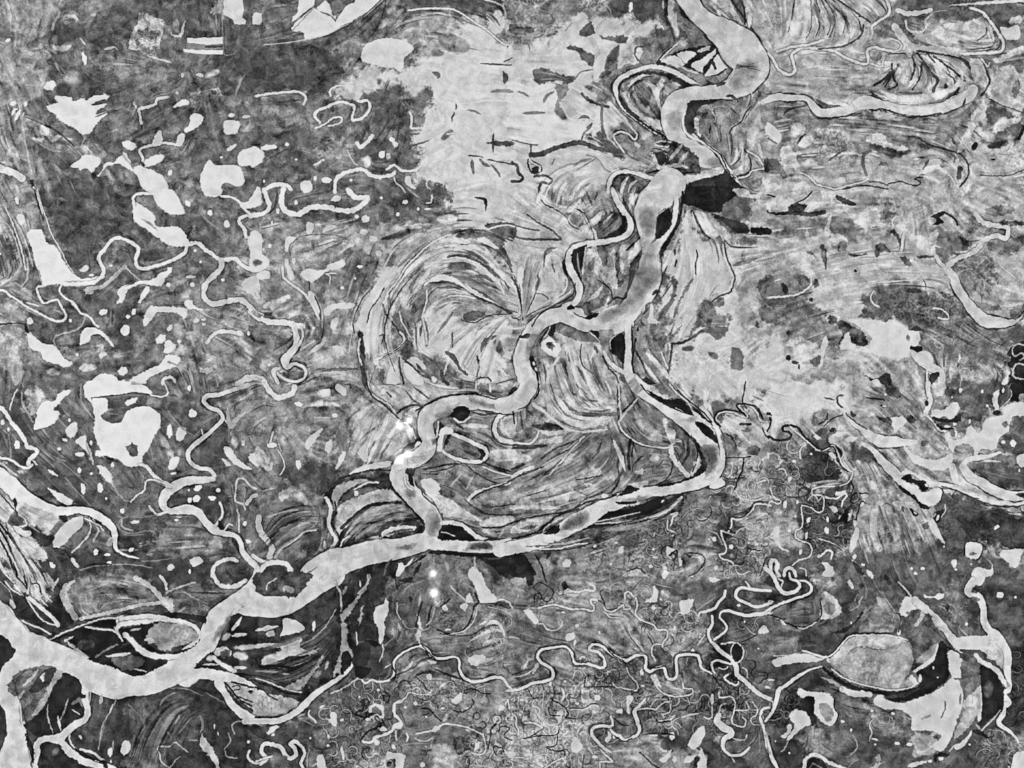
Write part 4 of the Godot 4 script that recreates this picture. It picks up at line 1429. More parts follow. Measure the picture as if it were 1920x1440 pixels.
	q("l",215,0,[465,445,490,440,490,485,475,478,468,465],"lake")
	q("c",222,7.5,[462,445,458,430,448,414,460,405,485,400],"creek")
	q("c",222,5,[415,368,435,370,450,380,458,392,470,402],"creek")
	q("l",220,0,[450,380,465,378,485,350,490,382,470,390,455,392],"lake")
	q("l",215,0,[380,355,415,355,410,368,398,369],"lake")
	q("s",225,7.5,[350,378,355,385])
	q("i",78,0,[358,380,368,375,375,385,370,398,360,398])
	q("c",135,2.5,[375,398,390,415,410,430,425,442])
	q("l",190,0,[375,694,390,689,402,692,395,699,378,699],"pond")
	q("l",165,0,[382,668,392,665,405,670,400,678,385,675])
	q("c",195,12.5,[448,720,462,710,485,708],"creek")
	q("c",205,6.5,[305,720,308,710,322,708,328,715],"creek")
	q("c",150,3,[315,678,350,695,360,720])
	q("l",195,0,[188,662,200,660,200,665,190,671,185,668])
	q("l",180,0,[152,685,175,682,180,690,160,698,150,692])
	q("s",170,10,[88,695,110,700])
	q("s",190,15,[15,685,32,650])
	q("s",190,20,[30,720,32,670])
	q("s",170,10,[5,640,15,655])
	q("s",60,5,[470,628,478,640])
	q("s",165,10,[155,665,170,662])
	q("s",175,7.5,[182,648,190,650,185,658])
	q("s",60,2.25,[228,460,240,468,245,475])
	q("s",70,3.5,[210,610,212,580])
	q("a",0,0,[25,410,50,485])
	q("a",0,0,[375,610,425,635,475,672])
	q("a",0,0,[338,610,362,710])
func trace_05():
	q("r",150,0,[470,410,655,410,730,420,855,420,830,442,755,500,705,520,665,585,665,720,470,720])
	q("r",106,0,[470,345,700,345,830,345,842,405,820,420,705,420,630,420,530,410,470,410])
	q("r",94,0,[695,350,820,350,805,385,755,400,700,375])
	q("r",104,0,[640,480,670,470,695,485,695,535,665,540,640,525])
	q("r",124,0,[585,520,640,515,650,540,695,540,670,560,620,565,600,570])
	q("r",118,0,[470,575,530,600,545,615,545,660,505,675,470,685])
	q("r",111,0,[575,615,610,605,655,635,635,645,585,635])
	q("r",124,0,[480,545,530,540,575,565,590,595,570,610,525,600,485,585])
	q("r",200,0,[835,345,905,345,965,395,920,420,905,432,855,432,855,405])
	q("r",172,0,[715,440,780,422,850,420,840,442,780,470,720,455])
	q("r",192,0,[720,500,750,500,740,535,715,575,725,610,745,635,700,675,685,675,665,625,670,585,695,540])
	q("r",196,0,[805,580,855,575,880,605,965,600,965,720,905,720,830,675,775,645])
	q("r",178,0,[755,500,805,465,890,455,955,520,955,575,905,540,870,515,805,520,775,575,735,575,735,545])
	q("r",160,0,[805,535,855,535,890,555,930,580,880,605,830,585,805,575])
	q("r",170,0,[695,685,745,660,775,675,805,720,695,720])
	q("c",225,8.5,[495,355,502,375,505,388,495,400,470,405],"creek")
	q("c",222,11,[532,355,528,375,532,392,545,400,562,400,580,390,605,388,630,392,655,396,670,390,685,378,688,370,670,371,660,365,652,355],"creek","white creek doubling back in flat loops")
	q("i",95,0,[540,388,555,378,572,382,562,395,545,395])
	q("i",105,0,[630,380,655,378,675,380,660,388,630,389])
	q("l",215,0,[620,375,628,368,638,368,638,375,628,378],"pond")
	q("p",228,0,[521,396,4,5,0,555,380,3.5,4,0,746,402,3.5,4,0,760,379,5.5,4,0,506,461,3.5,4,0,715,371,3,2.5,0,784,392,2.5,3,0,802,392,6.5,2,0,510,418,2,4,0,666,522,2,2.5,0,675,500,5,3,0,669,406,4,3.5,0,642,540,3.5,3,0,588,615,3,3,0,505,684,3,3,0,494,468,2,2.5,0],"pond")
	q("l",215,0,[678,412,680,405,692,406,692,414,682,416],"pond")
	q("l",205,0,[575,438,575,418,585,418,588,430,582,440],"lake")
	q("l",195,0,[590,425,595,418,602,420,598,432])
	q("l",200,0,[605,435,615,422,630,425,620,432])
	q("l",215,0,[534,460,538,445,552,444,555,450,548,460,540,472,535,468],"pond")
	q("l",222,0,[470,435,485,435,492,445,492,455,480,460,470,460],"pond")
	q("l",222,0,[470,470,490,475,504,488,500,502,485,508,470,508],"lake")
	q("s",105,10,[478,492,490,492])
	q("l",222,0,[480,515,492,508,505,510,506,520,495,524,482,522],"pond")
	q("l",210,0,[534,490,540,485,542,498,550,512,552,522,545,525,538,510],"pond")
	q("p",210,0,[551,489,3.5,6,10],"pond")
	q("c",195,5.5,[530,500,532,520,550,535,570,550,582,565,590,580,598,598],"creek")
	q("l",215,0,[565,510,580,504,595,508,610,505,615,498,630,491,642,488,648,495,635,504,615,508,605,515,588,528,575,525,565,518],"lake","pale club shaped lake with a long handle")
	q("l",205,0,[578,552,580,545,590,552,595,568,600,585,595,592,588,580,580,568],"lake")
	q("c",70,2.25,[580,528,580,545])
	q("c",70,2,[590,555,600,580,602,598])
	q("c",205,3,[618,532,619,518,612,514,630,512])
	q("l",190,0,[720,442,740,428,770,421,810,420,780,430,745,438,722,445])
	q("s",110,10,[715,448,745,442,775,434,800,435])
	q("s",205,15,[822,412,855,411])
	q("p",195,0,[682,435,7.5,5.5,0,700,448,8.5,6,20,710,475,7,6,0],"pond")
	q("l",195,0,[652,460,665,440,675,442,670,455,655,465])
	q("l",180,0,[570,475,585,468,610,460,620,462,600,472,575,482])
	q("s",115,3.5,[610,468,645,452])
	q("c",105,2.25,[545,480,542,465,552,452,570,442,620,440,650,448])
	q("s",195,15,[495,575,520,568,542,555])
	q("s",195,17.5,[512,590,535,585,548,578])
	q("s",180,15,[545,592,560,578])
	q("c",222,11.5,[470,585,490,598,510,604,535,605,555,610,568,612],"creek")
	q("v",205,0,[548,605,10,555,625,12,555,648,12,545,662,15,535,675,18,538,688,12,552,682,6,568,688,6,574,700,6,565,712,6,548,715,6,530,708,6,515,695,6],"creek","pale creek coiling into a flat spiral")
	q("c",195,5,[565,612,568,630,560,648],"creek")
	q("i",100,0,[530,698,545,694,565,698,568,708,550,710,535,706])
	q("c",205,7.5,[525,690,512,695,518,710,522,720],"creek")
	q("c",195,5,[480,705,495,710,495,720],"creek")
	q("c",195,6.5,[480,545,485,558],"creek")
	q("l",205,0,[608,590,610,578,625,570,650,568,665,570,660,578,630,580,615,592],"lake")
	q("l",205,0,[620,615,622,602,632,595,635,605,628,618],"pond")
	q("l",200,0,[622,650,632,648,650,655,645,660,630,658],"pond")
	q("l",200,0,[582,675,590,669,608,670,610,680,590,682],"pond")
	q("s",190,6.5,[585,658,595,650,605,645])
	q("l",170,0,[585,665,620,655,650,660,665,680,630,690,590,688])
	q("s",85,10,[588,710,625,712])
	q("s",95,6,[605,695,640,692,670,692])
	q("c",75,2.25,[698,540,680,560,668,585,662,608,665,625])
	q("c",70,8.5,[675,625,680,660,680,690,685,720])
	q("c",200,4,[675,635,672,660,678,685],"creek")
	q("c",80,2,[750,720,700,720,698,705,705,685])
	q("l",200,0,[672,605,680,572,700,545,720,510,735,510,715,540,695,572,688,600,678,622])
	q("l",200,0,[692,622,695,600,710,575,718,585,718,610,730,625,705,632,688,655,688,630])
	q("c",80,2.5,[688,605,695,580,710,560,720,540])
	q("c",75,3.5,[718,570,725,592,740,610,750,625,758,638])
	q("c",205,4.5,[702,675,720,668,740,658,755,645,758,632,750,622],"creek")
	q("c",70,2.25,[718,670,745,655,762,638])
	q("c",190,2.5,[712,632,708,650,708,665])
	q("s",80,3.5,[710,630,720,629,715,645])
	q("c",85,3,[732,575,730,555,738,535,755,515,760,500,780,478,810,458,840,442,870,432,900,432,930,440,960,452])
	q("c",205,4,[725,550,730,545,750,520,760,502,780,482,810,455,845,440],"creek")
	q("c",100,3,[728,560,730,585,742,600])
	q("l",175,0,[740,565,750,530,765,520,762,550,752,572])
	q("i",120,0,[768,525,780,510,790,495,795,502,778,530,772,550,768,545])
	q("l",205,0,[785,530,795,515,808,500,805,515,792,530],"lake")
	q("s",205,7.5,[795,485,805,478])
	q("s",205,7.5,[825,482,835,478])
	q("s",195,7.5,[842,452,855,450])
	q("i",95,0,[855,442,880,434,905,435,920,442,895,445,870,448])
	q("l",212,0,[895,448,910,446,930,460,935,468,920,462,905,456],"lake")
	q("l",208,0,[850,468,865,460,890,459,910,468,905,470,880,468,865,471],"lake")
	q("c",90,4,[840,482,860,479,890,488,915,502,935,520,955,540])
	q("c",95,3.5,[865,458,900,458,930,470,950,490,960,510])
	q("s",100,15,[840,500,865,498,890,502])
	q("s",195,6.5,[840,490,870,488,900,495])
	q("s",195,6.5,[915,495,935,510,955,535])
	q("s",195,6.5,[930,520,950,535])
	q("s",95,6.5,[875,520,905,518,925,528])
	q("s",80,3.5,[900,530,920,535,938,545])
	q("s",85,5,[935,455,950,480,960,500])
	q("s",80,2.5,[945,525,955,545])
	q("l",222,0,[805,526,815,519,830,515,850,520,865,530,878,542,870,540,855,530,830,526,810,530],"lake","slender white crescent lake in the ridge fan")
	q("c",75,2.5,[795,532,815,530,845,530,870,542,885,552])
	q("c",205,4.5,[762,578,775,560,790,540,805,528],"creek")
	q("c",85,2.5,[768,570,782,550,795,535])
	q("l",205,0,[872,532,880,545,890,555,915,565,935,572,955,588,930,568,905,555],"lake")
	q("c",60,4,[885,552,905,562,930,572,945,580,960,588])
	q("c",60,2,[865,600,890,605,915,592,945,589,960,588])
	q("i",82,0,[870,590,885,582,905,585,910,592,890,600,870,600])
	q("c",205,3.5,[825,562,845,555,870,555,890,560])
	q("c",195,3,[830,545,850,542,870,548])
	q("s",90,4,[820,540,850,538,870,545])
	q("i",110,0,[772,575,785,560,798,555,795,575,788,590,775,595])
	q("s",130,6.5,[800,570,820,560,840,555])
	q("c",195,3.5,[792,590,800,565,800,545])
	q("s",195,6.5,[830,610,840,590,855,575])
	q("s",195,6.5,[815,600,825,585,850,565])
	q("s",120,5,[820,625,835,605,850,585])
	q("c",120,4.5,[798,605,802,630,800,648])
	q("c",190,4,[792,595,798,625,800,645])
	q("s",100,4.5,[790,610,788,630])
	q("l",205,0,[818,655,820,640,835,638,845,622,845,650,825,662],"lake")
	q("c",80,2.5,[848,625,848,650])
	q("s",110,5,[890,630,900,615,920,605])
	q("s",80,7.5,[835,660,850,670,860,688])
	q("c",80,5,[838,662,850,668,862,690,875,702])
	q("c",80,4,[895,668,898,685,892,710])
	q("s",95,7.5,[902,660,910,640,930,630])
	q("s",90,12.5,[930,640,938,660])
	q("l",208,0,[900,675,905,655,920,642,922,665,915,685,902,692],"lake")
	q("l",205,0,[945,670,950,660,965,660,965,675],"lake")
	q("i",60,0,[950,679,965,672,965,679])
	q("c",70,2.5,[890,720,895,710,915,708,920,715])
	q("c",70,2,[930,720,965,710])
	q("l",212,0,[895,715,905,710,918,715,915,722,895,722],"lake")
	q("l",210,0,[808,710,812,706,820,712,815,718],"lake")
	q("c",70,6.5,[828,695,830,710,840,720])
	q("l",205,0,[770,670,785,672,800,692,785,688,772,680],"lake")
	q("l",208,0,[725,710,730,690,742,682,750,710,745,720,725,720],"lake")
	q("l",208,0,[758,682,770,685,788,705,795,720,775,720,758,700],"lake")
	q("c",75,3.5,[748,670,750,692,758,720])
	q("c",75,3.5,[755,672,775,688,790,702,808,710])
	q("i",110,0,[698,720,700,695,710,690,720,695,718,720])
	q("i",85,0,[750,665,758,648,768,638,775,658,762,675])
	q("s",85,5,[780,682,795,698,805,705])
	q("c",190,3.5,[750,585,752,600,762,618,768,630])
	q("c",80,3,[755,595,758,605])
	q("i",85,0,[910,422,930,418,965,420,965,445,945,442,920,432])
	q("c",200,3.5,[915,430,945,422,965,425])
	q("s",60,5,[890,370,910,375,910,395])
	q("m",60,6,[905,375,955,365,955,392,910,398])
	q("m",60,7,[815,365,840,365,845,400,825,400])
	q("c",200,3.5,[810,365,808,380,800,380])
	q("m",40,10,[915,675,960,675,960,720,890,720])
	q("a",0,0,[680,610,705,535,730,510])
	q("a",0,0,[800,585,830,535,880,550,955,588])
	q("a",0,0,[805,635,855,598,955,590])
	q("a",0,0,[755,485,830,435,905,440,960,485])
	q("a",0,0,[830,635,880,685])
func trace_06():
	q("r",185,0,[950,375,1010,375,1100,390,1085,448,1060,472,1060,535,1035,572,985,585,950,585])
	q("r",150,0,[1010,345,1145,345,1170,398,1120,435,1100,392,1035,380])
	q("r",195,0,[1270,445,1285,388,1300,400,1315,435,1350,452,1370,500,1370,540,1335,555,1310,572,1305,605,1290,625,1255,640,1250,610,1270,595,1235,585,1255,520,1240,500])
	q("r",200,0,[1365,465,1445,445,1445,720,1255,720,1260,650,1325,620,1370,605,1335,560,1375,520])
	q("r",130,0,[1100,460,1200,442,1205,468,1185,515,1165,560,1145,572,1110,592,1085,580,1095,520,1100,495])
	q("r",140,0,[960,610,1000,610,1035,670,1080,670,1080,720,950,720])
	q("r",180,0,[1055,615,1125,640,1135,685,1160,720,1020,720,1035,670])
	q("r",135,0,[1190,598,1250,610,1260,635,1255,720,1200,720,1185,685,1185,625])
	q("r",95,0,[1350,375,1435,370,1445,440,1385,440,1340,410,1350,395])
	q("i",30,0,[1280,380,1285,360,1295,350,1365,350,1380,365,1355,385,1352,398,1325,396,1305,388],"wood","blackest wood against the river bend")
	q("i",55,0,[1335,401,1360,408,1395,419,1405,430,1400,438,1380,435,1360,420],"wood")
	q("i",40,0,[1408,429,1425,426,1445,430,1445,438,1430,442,1410,435],"wood")
	q("i",110,0,[1380,388,1400,382,1410,400,1400,415,1385,410])
	q("l",185,0,[1372,355,1400,355,1410,370,1390,368])
	q("l",190,0,[1402,368,1445,358,1445,370,1420,372])
	q("l",170,0,[1415,385,1445,375,1445,400,1425,392])
	q("l",190,0,[1302,395,1330,402,1350,420,1365,435,1370,455,1350,442,1335,448,1318,438,1310,415])
	q("c",70,4,[1298,395,1305,410,1318,435,1330,446])
	q("c",190,3.5,[1385,440,1410,442,1445,442])
	q("l",170,0,[1365,440,1400,440,1410,446,1385,448,1375,460,1370,460])
	q("i",120,0,[1385,448,1405,446,1420,450,1410,460,1390,460])
	q("c",75,3,[1358,452,1362,480,1370,500,1378,520,1375,535,1368,548,1350,555,1335,565])
	q("c",215,2,[1355,458,1360,485,1370,510,1375,520,1368,540])
	q("c",60,2.25,[1306,470,1308,480,1304,495,1305,515])
	q("c",210,2,[1298,398,1305,425,1305,445])
	q("c",80,3.5,[1266,470,1266,478])
	q("c",80,3.5,[1268,488,1266,499])
	q("i",105,0,[1258,522,1266,520,1269,535,1265,560,1255,580,1240,600,1235,600,1242,580,1260,555])
	q("i",110,0,[1300,520,1292,540,1280,560,1265,595,1262,595,1272,565,1285,540])
	q("i",105,0,[1255,640,1260,628,1278,610,1272,622])
	q("i",105,0,[1305,585,1310,575,1320,562,1335,565,1355,558,1358,570,1335,578,1335,600,1325,612,1325,590,1315,582,1315,595,1310,598])
	q("c",75,5,[1260,645,1280,642,1300,632,1315,621,1330,620])
	q("i",105,0,[1320,618,1335,612,1365,615,1355,630,1345,638,1335,630])
	q("c",100,2.25,[1335,610,1362,615,1366,606])
	q("c",75,4,[1260,648,1258,665,1255,685,1252,700])
	q("m",70,10,[1260,650,1385,640,1390,720,1260,720])
	q("i",115,0,[1375,652,1392,660,1392,692,1372,690,1370,668])
	q("i",95,0,[1415,612,1420,600,1424,612])
	q("s",100,10,[1330,662,1345,670])
	q("s",100,10,[1280,655,1300,652])
	q("i",100,0,[1422,580,1440,575,1450,600,1435,605])
	q("i",110,0,[1420,535,1430,522,1450,520,1450,572,1432,565])
	q("s",120,7.5,[1375,498,1395,492,1418,485])
	q("l",215,0,[1385,720,1388,705,1398,701,1402,710,1398,720],"lake")
	q("n",195,0,[1255,345,62,1230,375,58,1215,395,50,1212,418,38,1215,445,28,1218,468,28,1218,500,40,1212,530,50,1200,555,48,1182,580,38,1165,598,40,1150,605,42,1125,600,45,1100,602,40,1070,592,35,1050,590,28,1020,600,28,1000,618,28,985,645,28,978,670,30,982,695,32,990,720,32],"river")
	q("l",210,0,[1060,580,1070,585,1095,598,1120,592,1125,582,1145,575,1160,572,1155,590,1135,610,1100,608],"lake")
	q("v",200,0,[1260,355,18,1268,375,10,1265,405,11,1255,432,15,1240,452,18,1225,470,20,1222,490,15],"river","right arm of the river past the dark island")
	q("v",205,0,[1180,600,20,1178,625,15,1178,650,12,1178,675,15,1178,700,18,1188,720,18,1200,735,19],"river","pale straight arm of the river leading down to the great loop")
	q("l",140,0,[1122,620,1150,620,1145,640,1140,660,1135,675,1130,660,1125,640])
	q("v",205,0,[1132,660,6,1142,678,8,1155,690,10,1172,700,8],"river")
	q("i",32,0,[1232,405,1251,389,1259,400,1260,415,1255,428,1240,444,1230,449,1229,435],"island","dark leaf shaped island in the upper channel")
	q("i",32,0,[1148,635,1158,628,1168,626,1171,645,1169,682,1160,672,1145,658,1144,648],"island","dark drop shaped island where the river splits")
	q("c",205,2,[1225,448,1230,415,1232,405,1250,390])
	q("c",210,2,[1145,655,1144,640,1155,628])
	q("v",205,0,[1148,355,9,1158,378,12,1172,400,12,1182,415,12,1181,432,12,1168,445,11,1145,451,10,1120,455,12,1090,460,14,1072,470,14,1066,485,12,1068,502,14,1078,520,15,1085,535,15,1086,552,12,1078,568,12,1060,575,15],"side_channel","pale side channel bowing left between two bends")
	q("c",40,3,[1160,355,1172,380,1182,400,1190,420])
	q("i",42,0,[1165,405,1174,410,1172,432,1158,442,1120,448,1122,444,1150,435,1165,422],"wood")
	q("i",100,0,[1120,425,1135,400,1155,398,1165,408,1160,425,1135,442,1120,445])
	q("s",60,3.5,[1140,425,1160,405])
	q("s",175,3.5,[1130,420,1150,400])
	q("c",195,5.5,[1088,392,1098,405,1108,425,1115,435,1118,450],"creek")
	q("c",50,2.5,[1078,390,1095,400,1105,418,1110,430])
	q("i",38,0,[1075,470,1092,461,1100,461,1095,480,1090,510,1091,530,1082,515,1072,490],"wood","dark narrow wood inside the side channel")
	q("s",130,3,[1082,475,1085,500,1090,520])
	q("c",185,2.5,[1098,465,1095,490,1092,515])
	q("l",185,0,[1102,472,1115,460,1125,480,1130,495,1135,500,1145,472,1152,470,1152,495,1158,540,1145,535,1120,515,1102,505,1098,485])
	q("i",100,0,[1120,465,1135,462,1140,485,1135,501,1128,490])
	q("i",120,0,[1100,500,1110,485,1115,485,1110,510])
	q("i",70,0,[1155,470,1160,455,1165,460,1160,480,1162,500,1160,525,1172,525,1160,540,1158,520,1154,500])
	q("l",165,0,[1162,485,1170,490,1182,488,1180,510,1170,520,1165,505])
	q("i",100,0,[1168,505,1180,500,1180,515,1170,522])
	q("i",35,0,[1202,468,1204,478,1192,500,1185,530,1175,550,1180,520,1182,495],"wood")
	q("l",160,0,[1165,460,1185,460,1200,445,1195,460,1180,478,1165,485])
	q("c",50,3.5,[1200,445,1185,460,1175,470])
	q("i",105,0,[1090,575,1100,565,1120,528,1140,540,1145,568,1135,578,1110,590,1100,590])
	q("s",175,6.5,[1100,565,1120,550,1130,535])
	q("s",175,5.5,[1110,585,1135,575,1142,555])
	q("c",50,2.5,[1120,525,1140,538,1148,555,1142,570])
	q("c",45,4,[1140,570,1155,558,1170,560,1175,550])
	q("i",32,0,[1075,586,1095,595,1120,586,1120,594,1102,599,1085,594],"wood")
	q("i",32,0,[1062,578,1070,572,1078,578,1070,580],"wood")
	q("s",35,5,[1055,490,1060,510,1065,520])
	q("c",60,2.5,[998,612,1010,592,1035,575,1060,562,1075,550,1078,532])
	q("c",80,3,[960,520,972,545,978,575,980,600])
	q("c",85,2.25,[985,592,1000,560,1008,535,1008,510])
	q("c",90,2.25,[960,595,975,600])
	q("c",90,2.25,[985,595,1000,585,1030,572])
	q("c",95,2.5,[1005,550,1018,552,1028,560])
	q("l",210,0,[970,515,975,500,982,505,982,535,978,545,972,535],"lake")
	q("s",100,5,[1020,485,1025,470,1042,465])
	q("c",85,2.25,[1020,500,1022,480,1035,470])
	q("s",100,3.5,[1035,495,1040,510])
	q("c",90,4,[960,442,985,448,1015,449,1052,449])
	q("c",90,3,[988,402,1010,418,1035,432,1052,448])
	q("c",90,3,[960,420,985,428,1010,432])
	q("c",85,2.5,[1040,392,1060,405,1070,422,1085,430])
	q("i",100,0,[1060,402,1070,398,1085,402,1095,418,1088,425,1070,415])
	q("l",185,0,[1090,445,1098,422,1108,435,1112,445])
	q("c",205,2.5,[1012,360,1018,375,1035,390,1060,388,1085,390])
	q("c",70,2.5,[1015,375,1025,385,1038,390])
	q("s",110,4,[1035,360,1035,375])
	q("s",90,4,[1100,360,1110,385])
	q("s",100,3.5,[1080,360,1100,385])
	q("s",90,3.5,[1120,360,1115,375])
	q("i",38,0,[980,628,992,625,995,630,988,635,978,635,972,632],"wood")
	q("l",222,0,[1015,650,1022,635,1032,632,1042,642,1050,645,1051,658,1040,668,1028,665],"lake","white ring shaped oxbow lake")
	q("i",80,0,[1028,640,1035,642,1040,650,1035,658,1030,652,1025,648])
	q("i",45,0,[1025,620,1038,608,1042,612,1038,628,1030,630],"wood")
	q("c",45,2.5,[1012,642,1022,625,1035,610])
	q("c",205,2.25,[1021,632,1028,622,1032,612])
	q("i",48,0,[992,670,998,666,1005,682,1010,705,1010,715,1000,698],"wood")
	q("p",215,0,[1001,682,2.5,4,-20,1005,692,2,3.5,-20],"pond")
	q("i",100,0,[1045,610,1065,612,1095,622,1120,635,1122,642,1090,640,1060,630,1045,622])
	q("i",50,0,[1105,622,1122,621,1122,635,1115,630])
	q("c",205,2,[1105,622,1120,635,1125,642])
	q("c",90,2.5,[1090,645,1088,668,1095,688,1115,702])
	q("s",100,10,[1045,682,1052,675,1060,682,1065,705])
	q("s",195,10,[1100,662,1115,690])
	q("l",195,0,[1095,660,1100,648,1115,652,1125,670,1130,690,1115,685,1100,668])
	q("s",90,5,[1115,650,1120,660])
	q("s",195,7.5,[1065,678,1070,705,1080,720])
	q("s",190,6.5,[1025,720,1030,700,1042,675])
	q("s",100,5,[1080,685,1090,700,1100,720])
	q("c",75,3,[1130,668,1140,688,1155,705,1160,720])
	q("c",35,3,[1185,610,1185,635,1188,660,1185,680,1192,705,1200,720])
	q("c",50,3.5,[1280,360,1278,385,1272,415,1260,435,1242,460,1235,480,1236,492])
	q("i",36,0,[1238,475,1250,450,1265,430,1280,405,1272,422,1255,455,1240,482],"wood")
	q("c",205,2.5,[1270,360,1270,395,1265,418,1250,445,1235,470,1236,495])
	q("c",215,2.25,[1238,495,1238,520,1230,540,1215,560,1200,580,1188,602])
	q("s",60,7.5,[1225,552,1230,545])
	q("i",95,0,[1200,590,1205,585,1205,605,1215,610,1205,612])
	q("s",85,5,[1210,580,1215,570,1230,568])
	q("l",200,0,[1218,585,1220,570,1225,575,1225,595,1235,605,1215,605])
	q("s",195,10,[1212,662,1230,680,1245,698,1260,718])
	q("s",200,5.5,[1205,678,1220,698,1235,718])
	q("i",45,0,[1215,708,1230,720,1200,720,1205,710],"wood")
	q("c",70,3.5,[1192,635,1190,655,1202,675,1210,695,1225,715])
	q("c",195,3.5,[1240,660,1245,675,1252,690])
	q("i",95,0,[1225,630,1245,625,1248,645,1235,660,1225,650])
	q("p",50,0,[1196,618,2.5,4,0])
	q("s",210,15,[1180,485,1210,445])
	q("g",110,0,[1202,398,1225,392,1230,410,1225,435,1205,432])
	q("g",115,0,[1190,500,1230,500,1232,525,1210,550,1185,565,1180,545])
	q("g",108,0,[1125,590,1155,575,1175,565,1170,585,1150,598,1130,605])
	q("g",130,0,[990,630,1010,625,1018,610,1000,660,990,670])
	q("g",140,0,[1202,460,1230,455,1230,485,1205,485])
	q("a",0,0,[960,360,985,385])
	q("a",0,0,[1110,360,1135,410])
	q("a",0,0,[1110,648,1122,710])
	q("a",0,0,[1035,672,1048,720])
	q("a",0,0,[1285,435,1298,535,1260,635])
func trace_07():
	q("r",168,0,[1440,345,1925,345,1925,720,1440,720])
	q("r",185,0,[1515,500,1590,480,1665,480,1765,500,1790,520,1740,520,1665,525,1630,535,1615,575,1595,595,1540,585,1525,565])
	q("r",130,0,[1440,410,1545,405,1555,400,1575,400,1560,430,1540,435,1500,450,1455,430])
	q("r",120,0,[1555,405,1580,400,1615,425,1630,432,1625,452,1590,450,1555,440])
	q("r",130,0,[1595,375,1675,370,1675,420,1655,425,1645,395,1600,385])
	q("r",115,0,[1755,435,1805,442,1815,470,1790,475,1770,495,1755,480])
	q("r",128,0,[1815,400,1845,415,1875,425,1855,438,1815,438])
	q("r",105,0,[1840,455,1870,445,1905,442,1925,435,1925,465,1875,470])
	q("r",120,0,[1790,505,1815,485,1850,478,1875,515,1865,535,1840,540,1810,560,1795,545])
	q("r",100,0,[1615,585,1615,575,1640,540,1685,528,1720,530,1755,550,1775,555,1805,570,1825,590,1765,600,1750,610,1710,615,1680,600,1645,598])
	q("r",120,0,[1715,620,1765,600,1825,600,1865,630,1890,650,1890,720,1770,720,1750,670,1722,650])
	q("r",105,0,[1440,560,1510,560,1535,585,1560,600,1550,600,1485,605,1440,600])
	q("r",128,0,[1462,635,1485,610,1550,605,1570,610,1580,635,1560,660,1520,642,1475,638])
	q("r",200,0,[1440,620,1462,635,1480,665,1530,688,1545,685,1590,655,1630,650,1705,650,1705,670,1665,675,1620,670,1585,685,1580,720,1430,720])
	q("r",150,0,[1585,685,1615,670,1630,680,1675,680,1705,668,1730,690,1730,720,1580,720])
	q("r",110,0,[1675,680,1705,670,1725,690,1725,720,1690,720])
	q("r",90,0,[1825,585,1865,610,1890,620,1925,600,1925,660,1890,645,1850,625])
	q("r",120,0,[1440,510,1490,510,1520,525,1515,545,1470,555,1440,555])
	q("i",105,0,[1482,520,1498,514,1512,518,1518,532,1505,542,1490,535])
	q("i",112,0,[1498,490,1508,475,1520,472,1529,485,1520,500,1505,500])
	q("l",195,0,[1480,468,1500,470,1525,480,1532,495,1520,510,1490,500])
	q("i",50,0,[1465,535,1470,530,1478,542,1475,552,1470,550])
	q("c",200,4,[1440,558,1480,555,1500,550,1520,535,1520,520],"creek")
	q("c",60,2.25,[1490,558,1505,552,1522,548])
	q("i",90,0,[1526,525,1534,525,1535,535,1530,540,1526,538])
	q("i",95,0,[1538,462,1542,458,1548,468,1550,485,1549,508,1544,492])
	q("l",190,0,[1580,385,1595,388,1615,398,1640,390,1650,402,1648,415,1630,430,1615,425,1595,408])
	q("l",190,0,[1545,442,1550,420,1558,398,1560,405,1555,425,1558,440])
	q("l",190,0,[1510,445,1512,430,1520,450,1518,460])
	q("l",195,0,[1560,440,1580,442,1588,452,1575,460,1558,455])
	q("i",118,0,[1570,465,1578,454,1588,455,1585,468,1575,470])
	q("i",55,0,[1565,365,1580,370,1602,380,1605,386,1590,385,1575,378])
	q("c",72,7.5,[1440,395,1460,400,1490,399,1520,402,1545,398])
	q("c",50,3,[1440,365,1465,372,1485,368,1515,360])
	q("l",195,0,[1440,375,1470,365,1490,360,1560,360,1562,375,1540,388,1515,398,1490,390,1465,398,1440,395])
	q("i",60,0,[1478,392,1485,382,1510,384,1512,390,1500,398])
	q("c",55,2.5,[1490,382,1510,372,1522,360])
	q("l",190,0,[1680,425,1688,419,1698,422,1696,438,1690,442,1682,435])
	q("i",75,0,[1670,435,1675,432,1688,445,1690,470,1688,472,1685,452])
	q("c",190,6,[1695,435,1692,455,1690,470])
	q("i",40,0,[1745,406,1760,399,1772,396,1775,399,1762,405,1768,415,1765,420,1748,422,1755,415,1750,408],"wood")
	q("c",50,3.5,[1775,400,1790,410,1795,422])
	q("l",185,0,[1700,442,1730,440,1758,435,1752,470,1750,478,1730,472])
	q("i",70,0,[1592,475,1610,478,1625,474,1625,478,1605,481,1595,480])
	q("i",95,0,[1640,470,1650,455,1665,465,1670,472,1655,472,1645,482])
	q("i",85,0,[1688,482,1698,482,1710,496,1702,499,1690,488])
	q("c",85,5,[1722,482,1750,481])
	q("i",80,0,[1795,442,1810,448,1816,460,1812,470,1802,470,1805,458])
	q("c",195,10,[1830,402,1840,415,1860,422,1885,425,1890,435,1885,448,1870,442,1850,448,1840,452],"creek")
	q("c",190,10,[1840,452,1835,465,1815,478,1795,485,1775,500])
	q("c",190,7.5,[1755,480,1762,492,1772,502])
	q("i",62,0,[1795,490,1808,484,1805,489,1798,492])
	q("c",50,2.5,[1875,430,1885,432,1882,440])
	q("i",70,0,[1880,415,1920,418,1920,422,1890,422])
	q("i",110,0,[1850,392,1875,385,1900,388,1895,400,1865,405,1850,402])
